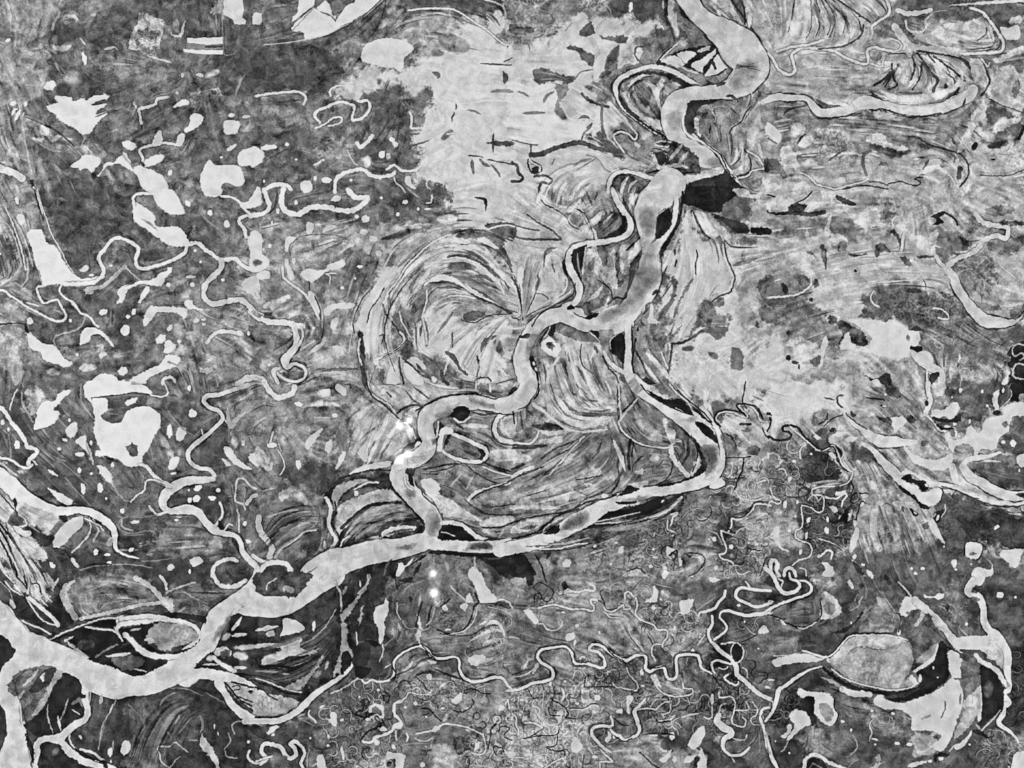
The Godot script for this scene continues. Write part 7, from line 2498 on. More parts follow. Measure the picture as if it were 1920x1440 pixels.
func trace_12():
	q("r",70,0,[-50,1080,480,1080,480,1440,-50,1440])
	q("r",185,0,[5,1075,90,1075,92,1100,85,1130,50,1118,25,1095])
	q("r",118,0,[120,1095,175,1080,250,1080,300,1125,250,1145,155,1160,130,1140])
	q("r",105,0,[310,1112,350,1102,475,1100,425,1130,375,1158,310,1150])
	q("r",48,0,[25,1112,50,1120,110,1175,95,1190,40,1162,15,1140])
	q("r",42,0,[95,1125,120,1120,140,1160,145,1175,115,1178,85,1145])
	q("r",62,0,[170,1300,225,1305,310,1290,365,1275,405,1285,425,1320,440,1440,140,1440,130,1370,165,1350])
	q("r",82,0,[170,1305,215,1310,190,1405,140,1380,155,1350])
	q("r",86,0,[250,1320,325,1300,375,1320,365,1390,270,1425,240,1355])
	q("r",55,0,[375,1330,425,1325,475,1355,475,1440,410,1440])
	q("r",100,0,[240,1400,295,1405,300,1440,240,1440])
	q("r",78,0,[425,1150,480,1150,480,1210,425,1190])
	q("r",120,0,[15,1295,35,1260,95,1248,100,1275,50,1305])
	q("r",92,0,[42,1315,90,1290,95,1305,70,1340,45,1355])
	q("c",165,12.5,[125,1100,120,1115,130,1140,142,1158],"creek")
	q("c",175,3,[150,1122,155,1145,170,1155])
	q("s",150,22.5,[155,1130,170,1115])
	q("s",150,20,[160,1142,180,1125])
	q("s",150,3.5,[160,1110,190,1098,210,1092,235,1102])
	q("s",80,10,[190,1112,225,1108,260,1122])
	q("s",150,3.5,[185,1148,200,1132,225,1128])
	q("c",180,6.5,[150,1160,175,1155,220,1145,260,1135,300,1130])
	q("c",185,9,[255,1085,270,1092,288,1105,300,1120,312,1132,322,1145],"creek")
	q("l",195,0,[300,1125,315,1118,325,1135,322,1145,310,1138])
	q("c",190,6,[300,1080,310,1092,312,1105])
	q("c",160,3,[312,1112,325,1105,345,1098,365,1092])
	q("c",150,2,[325,1140,335,1152])
	q("s",165,5,[335,1148,348,1138])
	q("s",140,3,[345,1110,370,1125,375,1138])
	q("s",140,3,[355,1118,390,1132])
	q("s",50,3,[350,1110,390,1112,425,1112])
	q("c",205,8.5,[400,1078,410,1095,425,1100,445,1098,460,1088],"creek")
	q("s",190,5,[125,1100,140,1088])
	q("s",190,5,[100,1100,110,1085])
	q("c",42,2.5,[30,1080,48,1100,58,1115])
	q("c",195,3,[50,1120,60,1138,75,1158,90,1168,108,1172],"creek")
	q("c",195,8.5,[55,1122,72,1135,90,1150,105,1165,108,1172],"creek")
	q("c",190,3.5,[52,1080,55,1095,52,1112])
	q("c",42,3,[45,1080,50,1098])
	q("l",205,0,[65,1102,72,1105,75,1120,70,1122],"pond")
	q("c",42,2.5,[60,1095,72,1095,78,1115])
	q("c",42,4,[0,1088,15,1102,25,1120])
	q("c",195,3.5,[10,1090,22,1105,40,1115])
	q("c",120,2.5,[5,1095,18,1108,25,1130])
	q("s",180,7.5,[20,1125,26,1140])
	q("c",195,3.5,[25,1158,50,1168,75,1178,95,1189],"creek")
	q("s",190,3,[30,1168,40,1178])
	q("c",60,2.5,[8,1080,25,1095])
	q("n",200,0,[-20,1158,75,10,1178,58,40,1205,50,70,1220,55,105,1235,55,140,1250,55,175,1268,58,212,1280,55,250,1285,38,285,1278,45,320,1260,50,350,1242,52,375,1222,45,390,1200,38,400,1175,38,415,1152,38,435,1135,32,458,1115,25,472,1100,18],"river")
	q("n",200,0,[58,1220,65,32,1242,40,15,1270,32,12,1300,35,25,1330,32,30,1360,35,30,1390,42,28,1420,55,32,1445,65],"river")
	q("n",200,0,[470,1155,1,455,1135,15,480,1132,25],"river")
	q("l",200,0,[438,1130,465,1130,485,1140,485,1146,460,1146,435,1152])
	q("v",205,0,[350,1265,45,375,1262,22,400,1265,22,430,1270,20,455,1278,15,480,1292,12,495,1300,12],"side_channel","pale channel leaving the great bend toward the striped ridges")
	q("v",205,0,[410,1280,20,422,1300,12,435,1320,15,455,1338,18,480,1350,15,495,1355,15],"side_channel")
	q("i",46,0,[-10,1188,10,1195,25,1215,29,1222,15,1240,0,1260,-10,1270],"wood","dark wood against the left bank")
	q("i",100,0,[15,1295,22,1275,40,1258,70,1250,95,1248,108,1255,100,1270,85,1292,50,1308,32,1305])
	q("i",55,0,[55,1295,75,1265,95,1252,105,1255,100,1275,82,1290,65,1298])
	q("s",165,5,[42,1288,60,1270,72,1255])
	q("s",165,4.5,[35,1310,45,1295])
	q("l",190,0,[75,1270,82,1262,82,1278])
	q("i",42,0,[100,1260,115,1260,135,1265,150,1278,155,1292,150,1305,140,1315,160,1320,160,1335,150,1345,130,1358,115,1372,105,1380,70,1380,70,1382,45,1362,45,1358,65,1345,82,1325,100,1292],"wood")
	q("i",100,0,[40,1315,62,1302,85,1295,92,1300,70,1335,45,1352])
	q("r",50,0,[95,1270,140,1275,150,1295,125,1355,75,1375])
	q("s",120,7.5,[135,1320,150,1312,155,1325])
	q("l",160,0,[105,1260,118,1260,100,1288,85,1320,65,1342,60,1340,82,1305])
	q("s",165,2.5,[90,1320,90,1345,100,1375])
	q("s",195,4,[108,1342,112,1360,115,1372])
	q("s",150,3,[112,1352,120,1335,128,1310])
	q("s",190,2.5,[135,1330,150,1340])
	q("c",205,3,[38,1318,40,1340,42,1360])
	q("v",200,0,[160,1295,15,160,1312,15,165,1330,12,160,1348,12,140,1360,15,122,1375,15,110,1385,18,85,1385,12,70,1395,12,70,1415,15,70,1440,18],"side_channel","pale channel dropping from the great bend to the lower left")
	q("c",195,3,[170,1295,168,1315])
	q("v",205,0,[110,1388,15,125,1405,18,140,1418,20,160,1428,15,190,1435,15,210,1440,12,225,1450,12],"side_channel")
	q("c",200,3.5,[130,1375,132,1392,145,1408])
	q("i",32,0,[48,1375,60,1395,65,1412,62,1430,60,1410,52,1395],"wood")
	q("i",48,0,[78,1440,78,1400,92,1392,112,1398,125,1415,145,1428,160,1440],"wood")
	q("s",90,10,[100,1415,108,1405])
	q("i",34,0,[140,1402,160,1412,180,1428,185,1430,165,1422,150,1415],"wood")
	q("c",190,5.5,[150,1405,175,1412,195,1428])
	q("i",34,0,[185,1428,200,1430,208,1440,195,1435],"wood")
	q("i",50,0,[-10,1310,2,1330,12,1358,8,1385,0,1408,-10,1415])
	q("l",195,0,[125,1205,120,1200,140,1192,145,1195,138,1202,155,1222,170,1235,155,1230,140,1220])
	q("i",34,0,[94,1201,115,1190,140,1180,160,1176,190,1180,215,1182,230,1192,235,1205,225,1215,250,1205,265,1218,280,1225,295,1230,300,1235,315,1232,310,1245,290,1255,270,1265,255,1268,235,1262,210,1250,190,1245,165,1235,175,1232,155,1222,140,1210,128,1202,140,1192,118,1195,100,1200],"island","long dark island in the great bend")
	q("r",60,0,[140,1190,190,1188,220,1200,180,1215,145,1210])
	q("s",80,15,[145,1210,175,1208])
	q("c",110,3.5,[180,1232,200,1218,220,1208])
	q("l",100,0,[210,1235,235,1230,265,1232,270,1245,250,1255,225,1252])
	q("s",190,6,[200,1230,220,1228,245,1225])
	q("s",190,3,[252,1254,275,1259])
	q("i",30,0,[172,1172,185,1165,220,1160,222,1168,212,1178,190,1175],"island")
	q("c",195,3.5,[95,1200,115,1188,140,1178,165,1168,195,1160,220,1158,230,1155])
	q("i",34,0,[96,1200,120,1190,145,1179,130,1188,105,1200],"wood")
	q("c",205,3.5,[160,1175,190,1180,212,1182,225,1192,230,1202])
	q("v",205,0,[225,1165,15,250,1158,10,280,1158,15,310,1160,12,340,1165,10,360,1172,8,372,1182,8,372,1195,6],"side_channel","pale channel arching over the oval island")
	q("c",205,10,[220,1178,230,1170,270,1166,290,1165],"creek")
	q("i",28,0,[222,1180,245,1176,280,1168,300,1166,285,1178,278,1190,270,1198,280,1208,295,1218,315,1224,345,1218,368,1208,375,1198,372,1205,345,1222,310,1228,280,1220,260,1205,245,1190,230,1185],"island")
	q("l",160,0,[282,1180,295,1170,315,1166,350,1172,370,1188,372,1198,350,1208,330,1212,315,1220,298,1216,290,1205,275,1198],"island","pale oval island ringed by a dark bank")
	q("m",60,10,[315,1175,365,1180,365,1205,325,1210])
	q("l",185,0,[272,1198,285,1195,290,1205,280,1205])
	q("c",205,11,[235,1190,248,1202,260,1215,278,1226,300,1231,330,1231],"side_channel")
	q("s",200,5,[215,1175,220,1185,228,1198])
	q("s",150,4,[245,1182,265,1178])
	q("i",45,0,[305,1150,325,1148,360,1152,385,1158,385,1168,360,1162,340,1160,320,1158],"wood")
	q("i",40,0,[385,1230,400,1220,420,1200,430,1175,435,1155,455,1148,480,1148,480,1210,440,1210,435,1220,445,1235,445,1255,425,1258,390,1252,365,1252],"wood")
	q("r",60,0,[435,1155,480,1152,480,1205,435,1200])
	q("s",190,7.5,[435,1182,445,1170,452,1158])
	q("s",190,10,[418,1198,430,1190])
	q("s",190,6.5,[435,1192,462,1189])
	q("l",170,0,[400,1220,420,1212,435,1225,425,1230,405,1228])
	q("i",60,0,[412,1222,430,1220,430,1232,418,1235])
	q("c",200,8.5,[400,1232,415,1245,440,1258],"creek")
	q("s",190,10,[390,1235,400,1232])
	q("s",195,3.5,[380,1246,410,1246])
	q("s",190,10,[440,1215,482,1212])
	q("s",190,15,[440,1228,462,1232])
	q("s",190,6.5,[440,1252,462,1252])
	q("c",34,2.5,[440,1262,465,1265,480,1268])
	q("c",34,2.5,[470,1275,480,1275])
	q("l",175,0,[422,1282,440,1280,465,1288,485,1295,485,1332,465,1325,440,1305])
	q("c",34,3,[422,1280,435,1295,450,1312,485,1330])
	q("c",34,3.5,[435,1278,460,1285,485,1292])
	q("c",34,2,[435,1295,450,1292,448,1285,435,1288])
	q("i",34,0,[465,1295,475,1295,478,1300,468,1301],"wood")
	q("c",34,2.5,[445,1305,460,1312,480,1318])
	q("g",95,0,[405,1195,420,1188,435,1152,425,1162,405,1188,400,1208])
	q("l",205,0,[226,1408,230,1392,238,1388,246,1398,242,1410,232,1415],"lake","white egg shaped pond in the dark forest")
	q("p",205,0,[207,1410,4.5,9,5,151,1382,2.5,4.5,-30,208,1428,1.5,3,0,409,1376,1,3.5,-10,466,1391,3,3.5,0,402,1362,1.5,5,0],"pond")
	q("l",195,0,[375,1398,378,1376,385,1385,400,1405,410,1430,415,1440,405,1438,395,1420,385,1408],"lake","white dagger shaped lake")
	q("c",195,5,[468,1408,465,1420,475,1430,485,1430],"creek")
	q("c",130,2.25,[420,1405,432,1390,428,1375])
	q("c",150,2.25,[422,1408,425,1418,445,1422])
	q("c",170,2.5,[318,1440,302,1428,300,1415,295,1402,305,1399,318,1400,328,1392,340,1400,352,1410],"creek")
	q("c",150,2,[322,1435,330,1425,338,1418])
	q("c",150,2.25,[185,1405,188,1385,192,1360,200,1345,212,1325,218,1310])
	q("s",190,3,[205,1338,212,1320])
	q("s",165,5.5,[188,1320,191,1302])
	q("s",150,3.5,[328,1358,338,1340])
	q("s",130,3,[305,1360,320,1380])
	q("s",130,4,[298,1330,308,1310,330,1298])
	q("s",130,2.25,[315,1290,350,1292,380,1305])
	q("s",120,2.25,[385,1298,420,1318])
	q("s",120,4,[375,1340,380,1360,375,1375])
	q("s",110,3.5,[335,1375,355,1350])
	q("c",140,2.5,[355,1388,370,1388])
	q("c",130,2.5,[212,1390,212,1405])
	q("s",110,4.5,[240,1320,270,1355,265,1375])
	q("i",45,0,[150,1300,160,1305,152,1310],"wood")
	q("c",130,2.5,[440,1375,435,1360,450,1352,470,1360])
	q("a",0,0,[250,1430,300,1330,350,1305])
	q("a",0,0,[175,1430,200,1330])
	q("a",0,0,[50,1355,100,1280,112,1265])
	q("a",0,0,[425,1230,475,1255])
func trace_13():
	q("r",66,0,[480,1080,730,1080,730,1205,680,1265,640,1290,585,1330,530,1355,480,1380])
	q("r",38,0,[620,1095,640,1095,675,1080,695,1080,670,1130,655,1155,665,1220,665,1255,630,1275,605,1305,560,1330,555,1300,610,1275,630,1230,630,1155])
	q("r",50,0,[670,1080,730,1080,730,1120,700,1145,705,1200,680,1200,665,1185])
	q("r",62,0,[480,1155,530,1155,630,1112,630,1155,590,1190,555,1190])
	q("r",55,0,[480,1220,580,1220,620,1205,620,1255,585,1240,530,1260,480,1260])
	q("r",72,0,[670,1205,720,1205,740,1240,735,1270,680,1275,660,1255])
	q("r",78,0,[725,1205,780,1205,740,1240,738,1275,715,1265])
	q("r",95,0,[730,1080,805,1080,805,1175,780,1180,740,1170,725,1205])
	q("r",118,0,[805,1180,905,1130,960,1150,960,1255,930,1265,880,1255,860,1230,800,1210])
	q("r",108,0,[815,1085,890,1105,890,1142,870,1180,815,1180])
	q("r",85,0,[790,1235,860,1232,865,1260,880,1275,855,1270,820,1255])
	q("r",95,0,[580,1305,680,1280,740,1285,760,1305,730,1355,670,1330,620,1345,580,1345])
	q("r",128,0,[740,1275,790,1240,870,1275,905,1285,905,1345,830,1350,790,1320,755,1295])
	q("r",78,0,[480,1375,540,1362,585,1350,635,1360,620,1405,575,1410,565,1440,480,1440])
	q("r",105,0,[605,1350,730,1342,730,1440,600,1440])
	q("r",165,0,[785,1390,845,1390,860,1415,855,1440,830,1440,795,1410])
	q("r",110,0,[730,1350,790,1350,795,1440,730,1440])
	q("r",165,0,[670,1425,725,1415,720,1440,665,1440])
	q("r",135,0,[905,1295,960,1300,960,1440,860,1440,855,1405,905,1380])
	q("r",112,0,[785,1345,845,1345,905,1375,870,1390,790,1388])
	q("n",200,0,[460,1128,50,500,1138,38,535,1132,40,565,1115,40,590,1095,45,620,1075,50],"river")
	q("i",60,0,[480,1075,580,1075,575,1095,555,1118,530,1118,500,1115,485,1110])
	q("i",90,0,[522,1092,540,1085,562,1085,562,1108,545,1112,525,1108])
	q("l",165,0,[530,1100,540,1098,552,1105,548,1112,535,1108])
	q("c",165,3,[500,1105,502,1095,518,1085])
	q("l",200,0,[532,1160,545,1161,558,1165,572,1179,560,1185,540,1190,525,1192,530,1178],"lake","white shield shaped lake among black stripes")
	q("l",195,0,[500,1188,508,1182,515,1185,512,1192,502,1194],"pond")
	q("s",190,7.5,[480,1182,500,1178,522,1174])
	q("s",200,6.5,[588,1182,589,1165])
	q("c",190,8.5,[480,1212,505,1209,530,1210,550,1202,562,1200])
	q("l",190,0,[530,1208,560,1199,564,1215,585,1220,600,1215,575,1230,540,1230,530,1240,500,1249,490,1242,495,1232,525,1222])
	q("s",34,5,[520,1240,555,1235,580,1228])
	q("s",140,3,[525,1255,555,1248,585,1235])
	q("c",34,5,[480,1252,515,1248,550,1252,580,1240,600,1228])
	q("s",130,3.5,[480,1258,515,1260,545,1265])
	q("c",150,2,[585,1198,610,1175,630,1142])
	q("s",100,3.5,[565,1215,595,1200,620,1180])
	q("c",34,3,[480,1235,488,1250,530,1255])
	q("c",190,3,[480,1272,500,1278,525,1288,545,1295,565,1298])
	q("c",34,4,[480,1278,510,1288,540,1300,570,1302,580,1302])
	q("c",34,2,[480,1266,505,1272,525,1280])
	q("l",160,0,[530,1290,555,1278,575,1265,590,1250,605,1228,605,1235,595,1252,580,1272,565,1290,545,1295])
	q("s",120,10,[590,1268,600,1260])
	q("s",150,5,[610,1255,615,1240])
	q("l",175,0,[475,1292,495,1300,525,1305,560,1315,555,1330,530,1340,480,1342])
	q("m",90,8,[475,1298,525,1305,555,1320,525,1325,480,1320])
	q("c",34,5,[480,1345,520,1345,550,1335,570,1320])
	q("c",34,2.5,[480,1288,495,1295,505,1305,520,1312])
	q("v",200,0,[460,1352,12,495,1352,12,520,1351,12,548,1340,12,570,1322,14,590,1302,12,615,1285,10,640,1268,8,658,1250,7,665,1232,6],"side_channel","pale channel sweeping up to the black delta")
	q("l",160,0,[638,1130,640,1115,640,1150,660,1130,678,1108,688,1095,692,1078,695,1082,685,1105,668,1130,655,1152,645,1165,652,1180,650,1205,660,1222,665,1230,660,1235,652,1220,645,1222,640,1240,640,1265,630,1260,628,1270,625,1265,632,1245,638,1220,640,1190,640,1165])
	q("c",160,3.5,[630,1095,638,1112,640,1135])
	q("c",160,3.5,[690,1078,688,1095,672,1112])
	q("i",28,0,[642,1225,652,1220,658,1230,660,1240,650,1255,640,1265,640,1245],"wood")
	q("s",120,5,[642,1115,650,1100])
	q("l",165,0,[675,1150,680,1135,678,1160,672,1172])
	q("c",195,2.5,[668,1185,670,1210])
	q("c",190,2.5,[620,1300,640,1292,660,1280,678,1265])
	q("s",190,3.5,[675,1088,676,1100])
	q("i",28,0,[685,1200,705,1202,712,1210,700,1212,690,1205],"wood")
	q("i",45,0,[670,1210,690,1205,695,1220,688,1245,670,1250,660,1240],"wood")
	q("l",205,0,[700,1162,705,1140,720,1132,722,1122,728,1128,728,1148,720,1165,722,1180,718,1200,712,1208,710,1190,708,1175],"lake","white boot shaped lake in the dark stripes")
	q("c",180,2.5,[718,1208,718,1225,712,1240])
	q("c",140,2,[720,1212,735,1198,740,1192])
	q("c",190,2,[745,1130,745,1150,752,1162])
	q("c",150,2.25,[755,1165,765,1178,780,1178])
	q("l",195,0,[780,1190,785,1175,780,1160,785,1150,788,1175,790,1182,788,1192,782,1202])
	q("c",190,4,[785,1198,788,1212])
	q("c",150,2.5,[788,1182,800,1180,805,1175])
	q("c",40,3.5,[780,1175,785,1150,792,1128])
	q("c",40,4,[802,1175,805,1150,810,1135])
	q("c",150,3,[800,1172,810,1160,815,1140])
	q("s",150,3.5,[785,1138,788,1115])
	q("l",195,0,[828,1142,832,1132,840,1140,838,1145])
	q("l",200,0,[872,1128,880,1112,885,1122,888,1130],"pond")
	q("l",200,0,[862,1138,870,1131,878,1135,872,1145],"pond")
	q("s",40,3.5,[825,1138,845,1122])
	q("c",175,2.25,[845,1098,855,1110,872,1125])
	q("l",212,0,[880,1080,902,1075,910,1095,920,1110,932,1122,925,1130,910,1131,900,1130,895,1112,885,1090],"lake","white finger shaped lake pointing down the slope")
	q("c",36,3,[890,1112,898,1130,890,1135,885,1155,878,1170,865,1182,842,1188,820,1180])
	q("c",185,2,[895,1138,890,1160,880,1175,865,1185,845,1188])
	q("c",36,2,[900,1132,930,1132,952,1140,960,1138])
	q("i",70,0,[928,1130,940,1128,955,1135,950,1140,930,1135])
	q("c",195,3.5,[930,1128,940,1124,955,1130,960,1140])
	q("c",190,2,[915,1138,945,1145,960,1155])
	q("s",190,3.5,[835,1181,846,1181])
	q("c",60,2.25,[825,1188,855,1192,885,1190,905,1178])
	q("c",145,2.5,[910,1175,920,1155,920,1145])
	q("c",140,2.25,[940,1165,950,1205,935,1235,915,1245])
	q("l",205,0,[878,1240,890,1228,910,1230,908,1240,890,1248],"lake")
	q("c",140,2,[880,1255,915,1260,945,1270])
	q("v",208,0,[678,1272,4,685,1281,4,698,1275,4,712,1278,4,730,1275,5,739,1265,5,738,1245,5,745,1232,5,765,1218,5,788,1211,6,802,1220,6,812,1232,5,828,1235,5,848,1232,6,860,1238,6,862,1255,5,870,1270,6,885,1278,6,905,1276,6,925,1270,6,942,1272,6,952,1285,5,962,1295,5],"creek","clean white creek wandering below the dark stripes")
	q("c",38,2.5,[732,1275,742,1265,735,1245,742,1230,765,1215,785,1208])
	q("c",38,2.25,[792,1210,810,1230,825,1240,855,1235,858,1255,865,1272,880,1280])
	q("c",60,2.25,[812,1232,790,1238,775,1252,745,1265])
	q("s",190,4.5,[754,1259,765,1252,775,1240])
	q("l",205,0,[800,1239,805,1238,818,1242,812,1245],"lake")
	q("s",190,3,[722,1252,732,1246])
	q("s",50,4,[810,1252,840,1265,870,1275])
	q("i",34,0,[665,1252,680,1250,695,1255,685,1270,670,1270],"wood")
	q("p",210,0,[805,1270,5.5,5.5,0,908,1311,3.5,5,0,709,1294,3,2.5,0,830,1328,3.5,2,0,760,1326,2.5,2.5,0,792,1434,5,4.5,0,512,1378,3.5,2.5,0,616,1381,3,4,0,582,1384,2,2.5,0,674,1307,2,2.5,0,779,1319,3.5,4,0,615,1398,3.5,2.5,0,862,1416,3.5,3,0,738,1401,3.5,5,-30,715,1345,5,3.5,0,690,1349,5,2.5,0,878,1369,5.5,2,10,799,1344,2,2,0,641,1350,4,2.5,-20],"pond")
	q("l",210,0,[845,1315,855,1305,865,1300,866,1312,855,1320],"pond")
	q("l",195,0,[902,1310,910,1306,914,1315,905,1318])
	q("i",80,0,[828,1300,840,1292,845,1298,835,1304])
	q("c",36,2.25,[870,1298,880,1305,888,1318,875,1332,860,1335,850,1332])
	q("c",40,2.25,[870,1294,890,1292,905,1300,920,1300])
	q("i",125,0,[875,1300,885,1310,880,1325,855,1330,840,1325,870,1318])
	q("c",38,2.5,[790,1328,805,1330,818,1345,828,1352])
	q("l",195,0,[830,1350,838,1338,852,1332,842,1340,838,1350])
	q("c",200,3.5,[780,1376,800,1372,815,1368,830,1358,848,1358,870,1362,890,1370,905,1378],"creek")
	q("l",205,0,[810,1372,818,1362,828,1360,822,1370],"lake")
	q("c",195,3.5,[905,1375,910,1395,910,1408,900,1415,885,1412],"creek")
	q("c",190,2,[778,1385,795,1390,810,1385])
	q("l",200,0,[888,1408,892,1395,899,1392,898,1402,890,1410],"pond")
	q("l",205,0,[925,1355,928,1345,932,1348,930,1355],"pond")
	q("c",40,3.5,[920,1375,922,1365,930,1358])
	q("c",36,2,[915,1405,918,1390,920,1378])
	q("l",195,0,[935,1330,942,1322,948,1328,940,1332])
	q("c",200,3.5,[948,1322,952,1312,955,1328])
	q("c",34,2.25,[935,1372,940,1362,955,1365,945,1380,960,1388])
	q("c",50,2.5,[930,1415,925,1400,940,1402,945,1410])
	q("l",205,0,[948,1410,965,1410,965,1420,955,1420],"lake")
	q("i",75,0,[850,1388,860,1380,875,1385,875,1405,860,1415,852,1405])
	q("i",108,0,[855,1388,865,1390,870,1405,860,1410])
	q("v",205,0,[488,1432,8,500,1422,8,491,1410,8,495,1395,8,512,1396,8,528,1402,9,535,1415,9,545,1422,8,555,1415,8,552,1402,8,545,1395,8,552,1390,8,565,1398,6,571,1412,6,565,1430,6,568,1440,6],"creek","white worm like oxbow creek")
	q("i",60,0,[498,1405,505,1398,512,1405,508,1412,500,1412])
	q("i",100,0,[510,1415,530,1415,540,1430,525,1440,510,1440])
	q("c",200,4,[480,1428,495,1422,510,1418],"creek")
	q("l",205,0,[500,1375,510,1362,524,1361,518,1368,505,1376],"pond")
	q("l",205,0,[594,1422,602,1415,608,1422,615,1440,600,1440],"lake")
	q("c",205,4,[580,1332,578,1340,588,1348,592,1354],"creek")
	q("s",195,4.5,[600,1328,608,1322])
	q("l",210,0,[610,1345,620,1348,618,1338,628,1335,632,1345,631,1360,622,1358,615,1350],"pond")
	q("s",190,5,[640,1400,645,1425])
	q("l",200,0,[691,1335,695,1322,708,1320,718,1325,720,1338,718,1345,714,1332,705,1324,698,1328,696,1336],"oxbow")
	q("c",36,3.5,[662,1338,685,1345,698,1338,710,1345,718,1352,710,1362,690,1372,678,1385,680,1392])
	q("i",50,0,[665,1335,680,1332,685,1310,675,1315,680,1328])
	q("c",195,2,[688,1352,705,1340,715,1348])
	q("c",200,6,[752,1315,740,1320,740,1338,750,1350,752,1360,740,1362,735,1370,720,1378,705,1382,695,1392,680,1390],"creek")
	q("l",205,0,[738,1358,752,1355,752,1365,740,1366],"lake")
	q("c",190,3,[752,1315,760,1308,768,1298,780,1302])
	q("l",205,0,[712,1368,720,1362,725,1368,715,1372],"pond")
	q("l",205,0,[700,1392,705,1386,712,1391,708,1398],"pond")
	q("c",36,3,[718,1305,722,1315,730,1318])
	q("c",36,2.25,[720,1295,730,1305,728,1315])
	q("i",95,0,[745,1372,752,1368,762,1375,762,1390,752,1392,745,1385])
	q("c",200,3.5,[742,1370,742,1380,744,1388])
	q("c",200,3.5,[762,1375,765,1382,762,1390])
	q("l",205,0,[724,1422,726,1410,740,1412,758,1415,758,1425,748,1440,738,1440,742,1425,730,1425],"pond")
	q("l",60,0,[726,1428,735,1428,732,1438,728,1438])
	q("c",36,2,[780,1270,792,1280,800,1292,810,1298])
	q("s",195,5,[825,1290,835,1280])
	q("c",195,2.5,[780,1302,800,1302,810,1295])
	q("c",120,3.5,[850,1300,830,1310,815,1308])
	q("c",60,2.5,[588,1392,590,1402,605,1405,620,1402])
	q("i",50,0,[548,1380,558,1372,558,1378,550,1384])
	q("m",70,9,[605,1295,742,1285,742,1440,605,1440])
	q("m",60,9,[745,1285,905,1285,905,1345,805,1345])
	q("m",80,7,[860,1375,960,1330,960,1440,865,1440])
	q("m",50,12,[805,1095,890,1105,885,1175,815,1180])
	q("m",40,14,[900,1145,960,1160,955,1255,865,1230])
	q("c",36,2,[740,1080,745,1105,750,1095,775,1090])
	q("s",130,3,[755,1115,765,1100,795,1088])
	q("i",45,0,[750,1088,768,1082,775,1085,765,1092],"wood")
	q("s",60,4.5,[768,1108,770,1130])
	q("a",0,0,[680,1105,665,1230])
	q("a",0,0,[705,1205,695,1105])
	q("a",0,0,[480,1255,555,1255,605,1205])
	q("a",0,0,[805,1180,792,1105])
	q("a",0,0,[855,1230,930,1255])
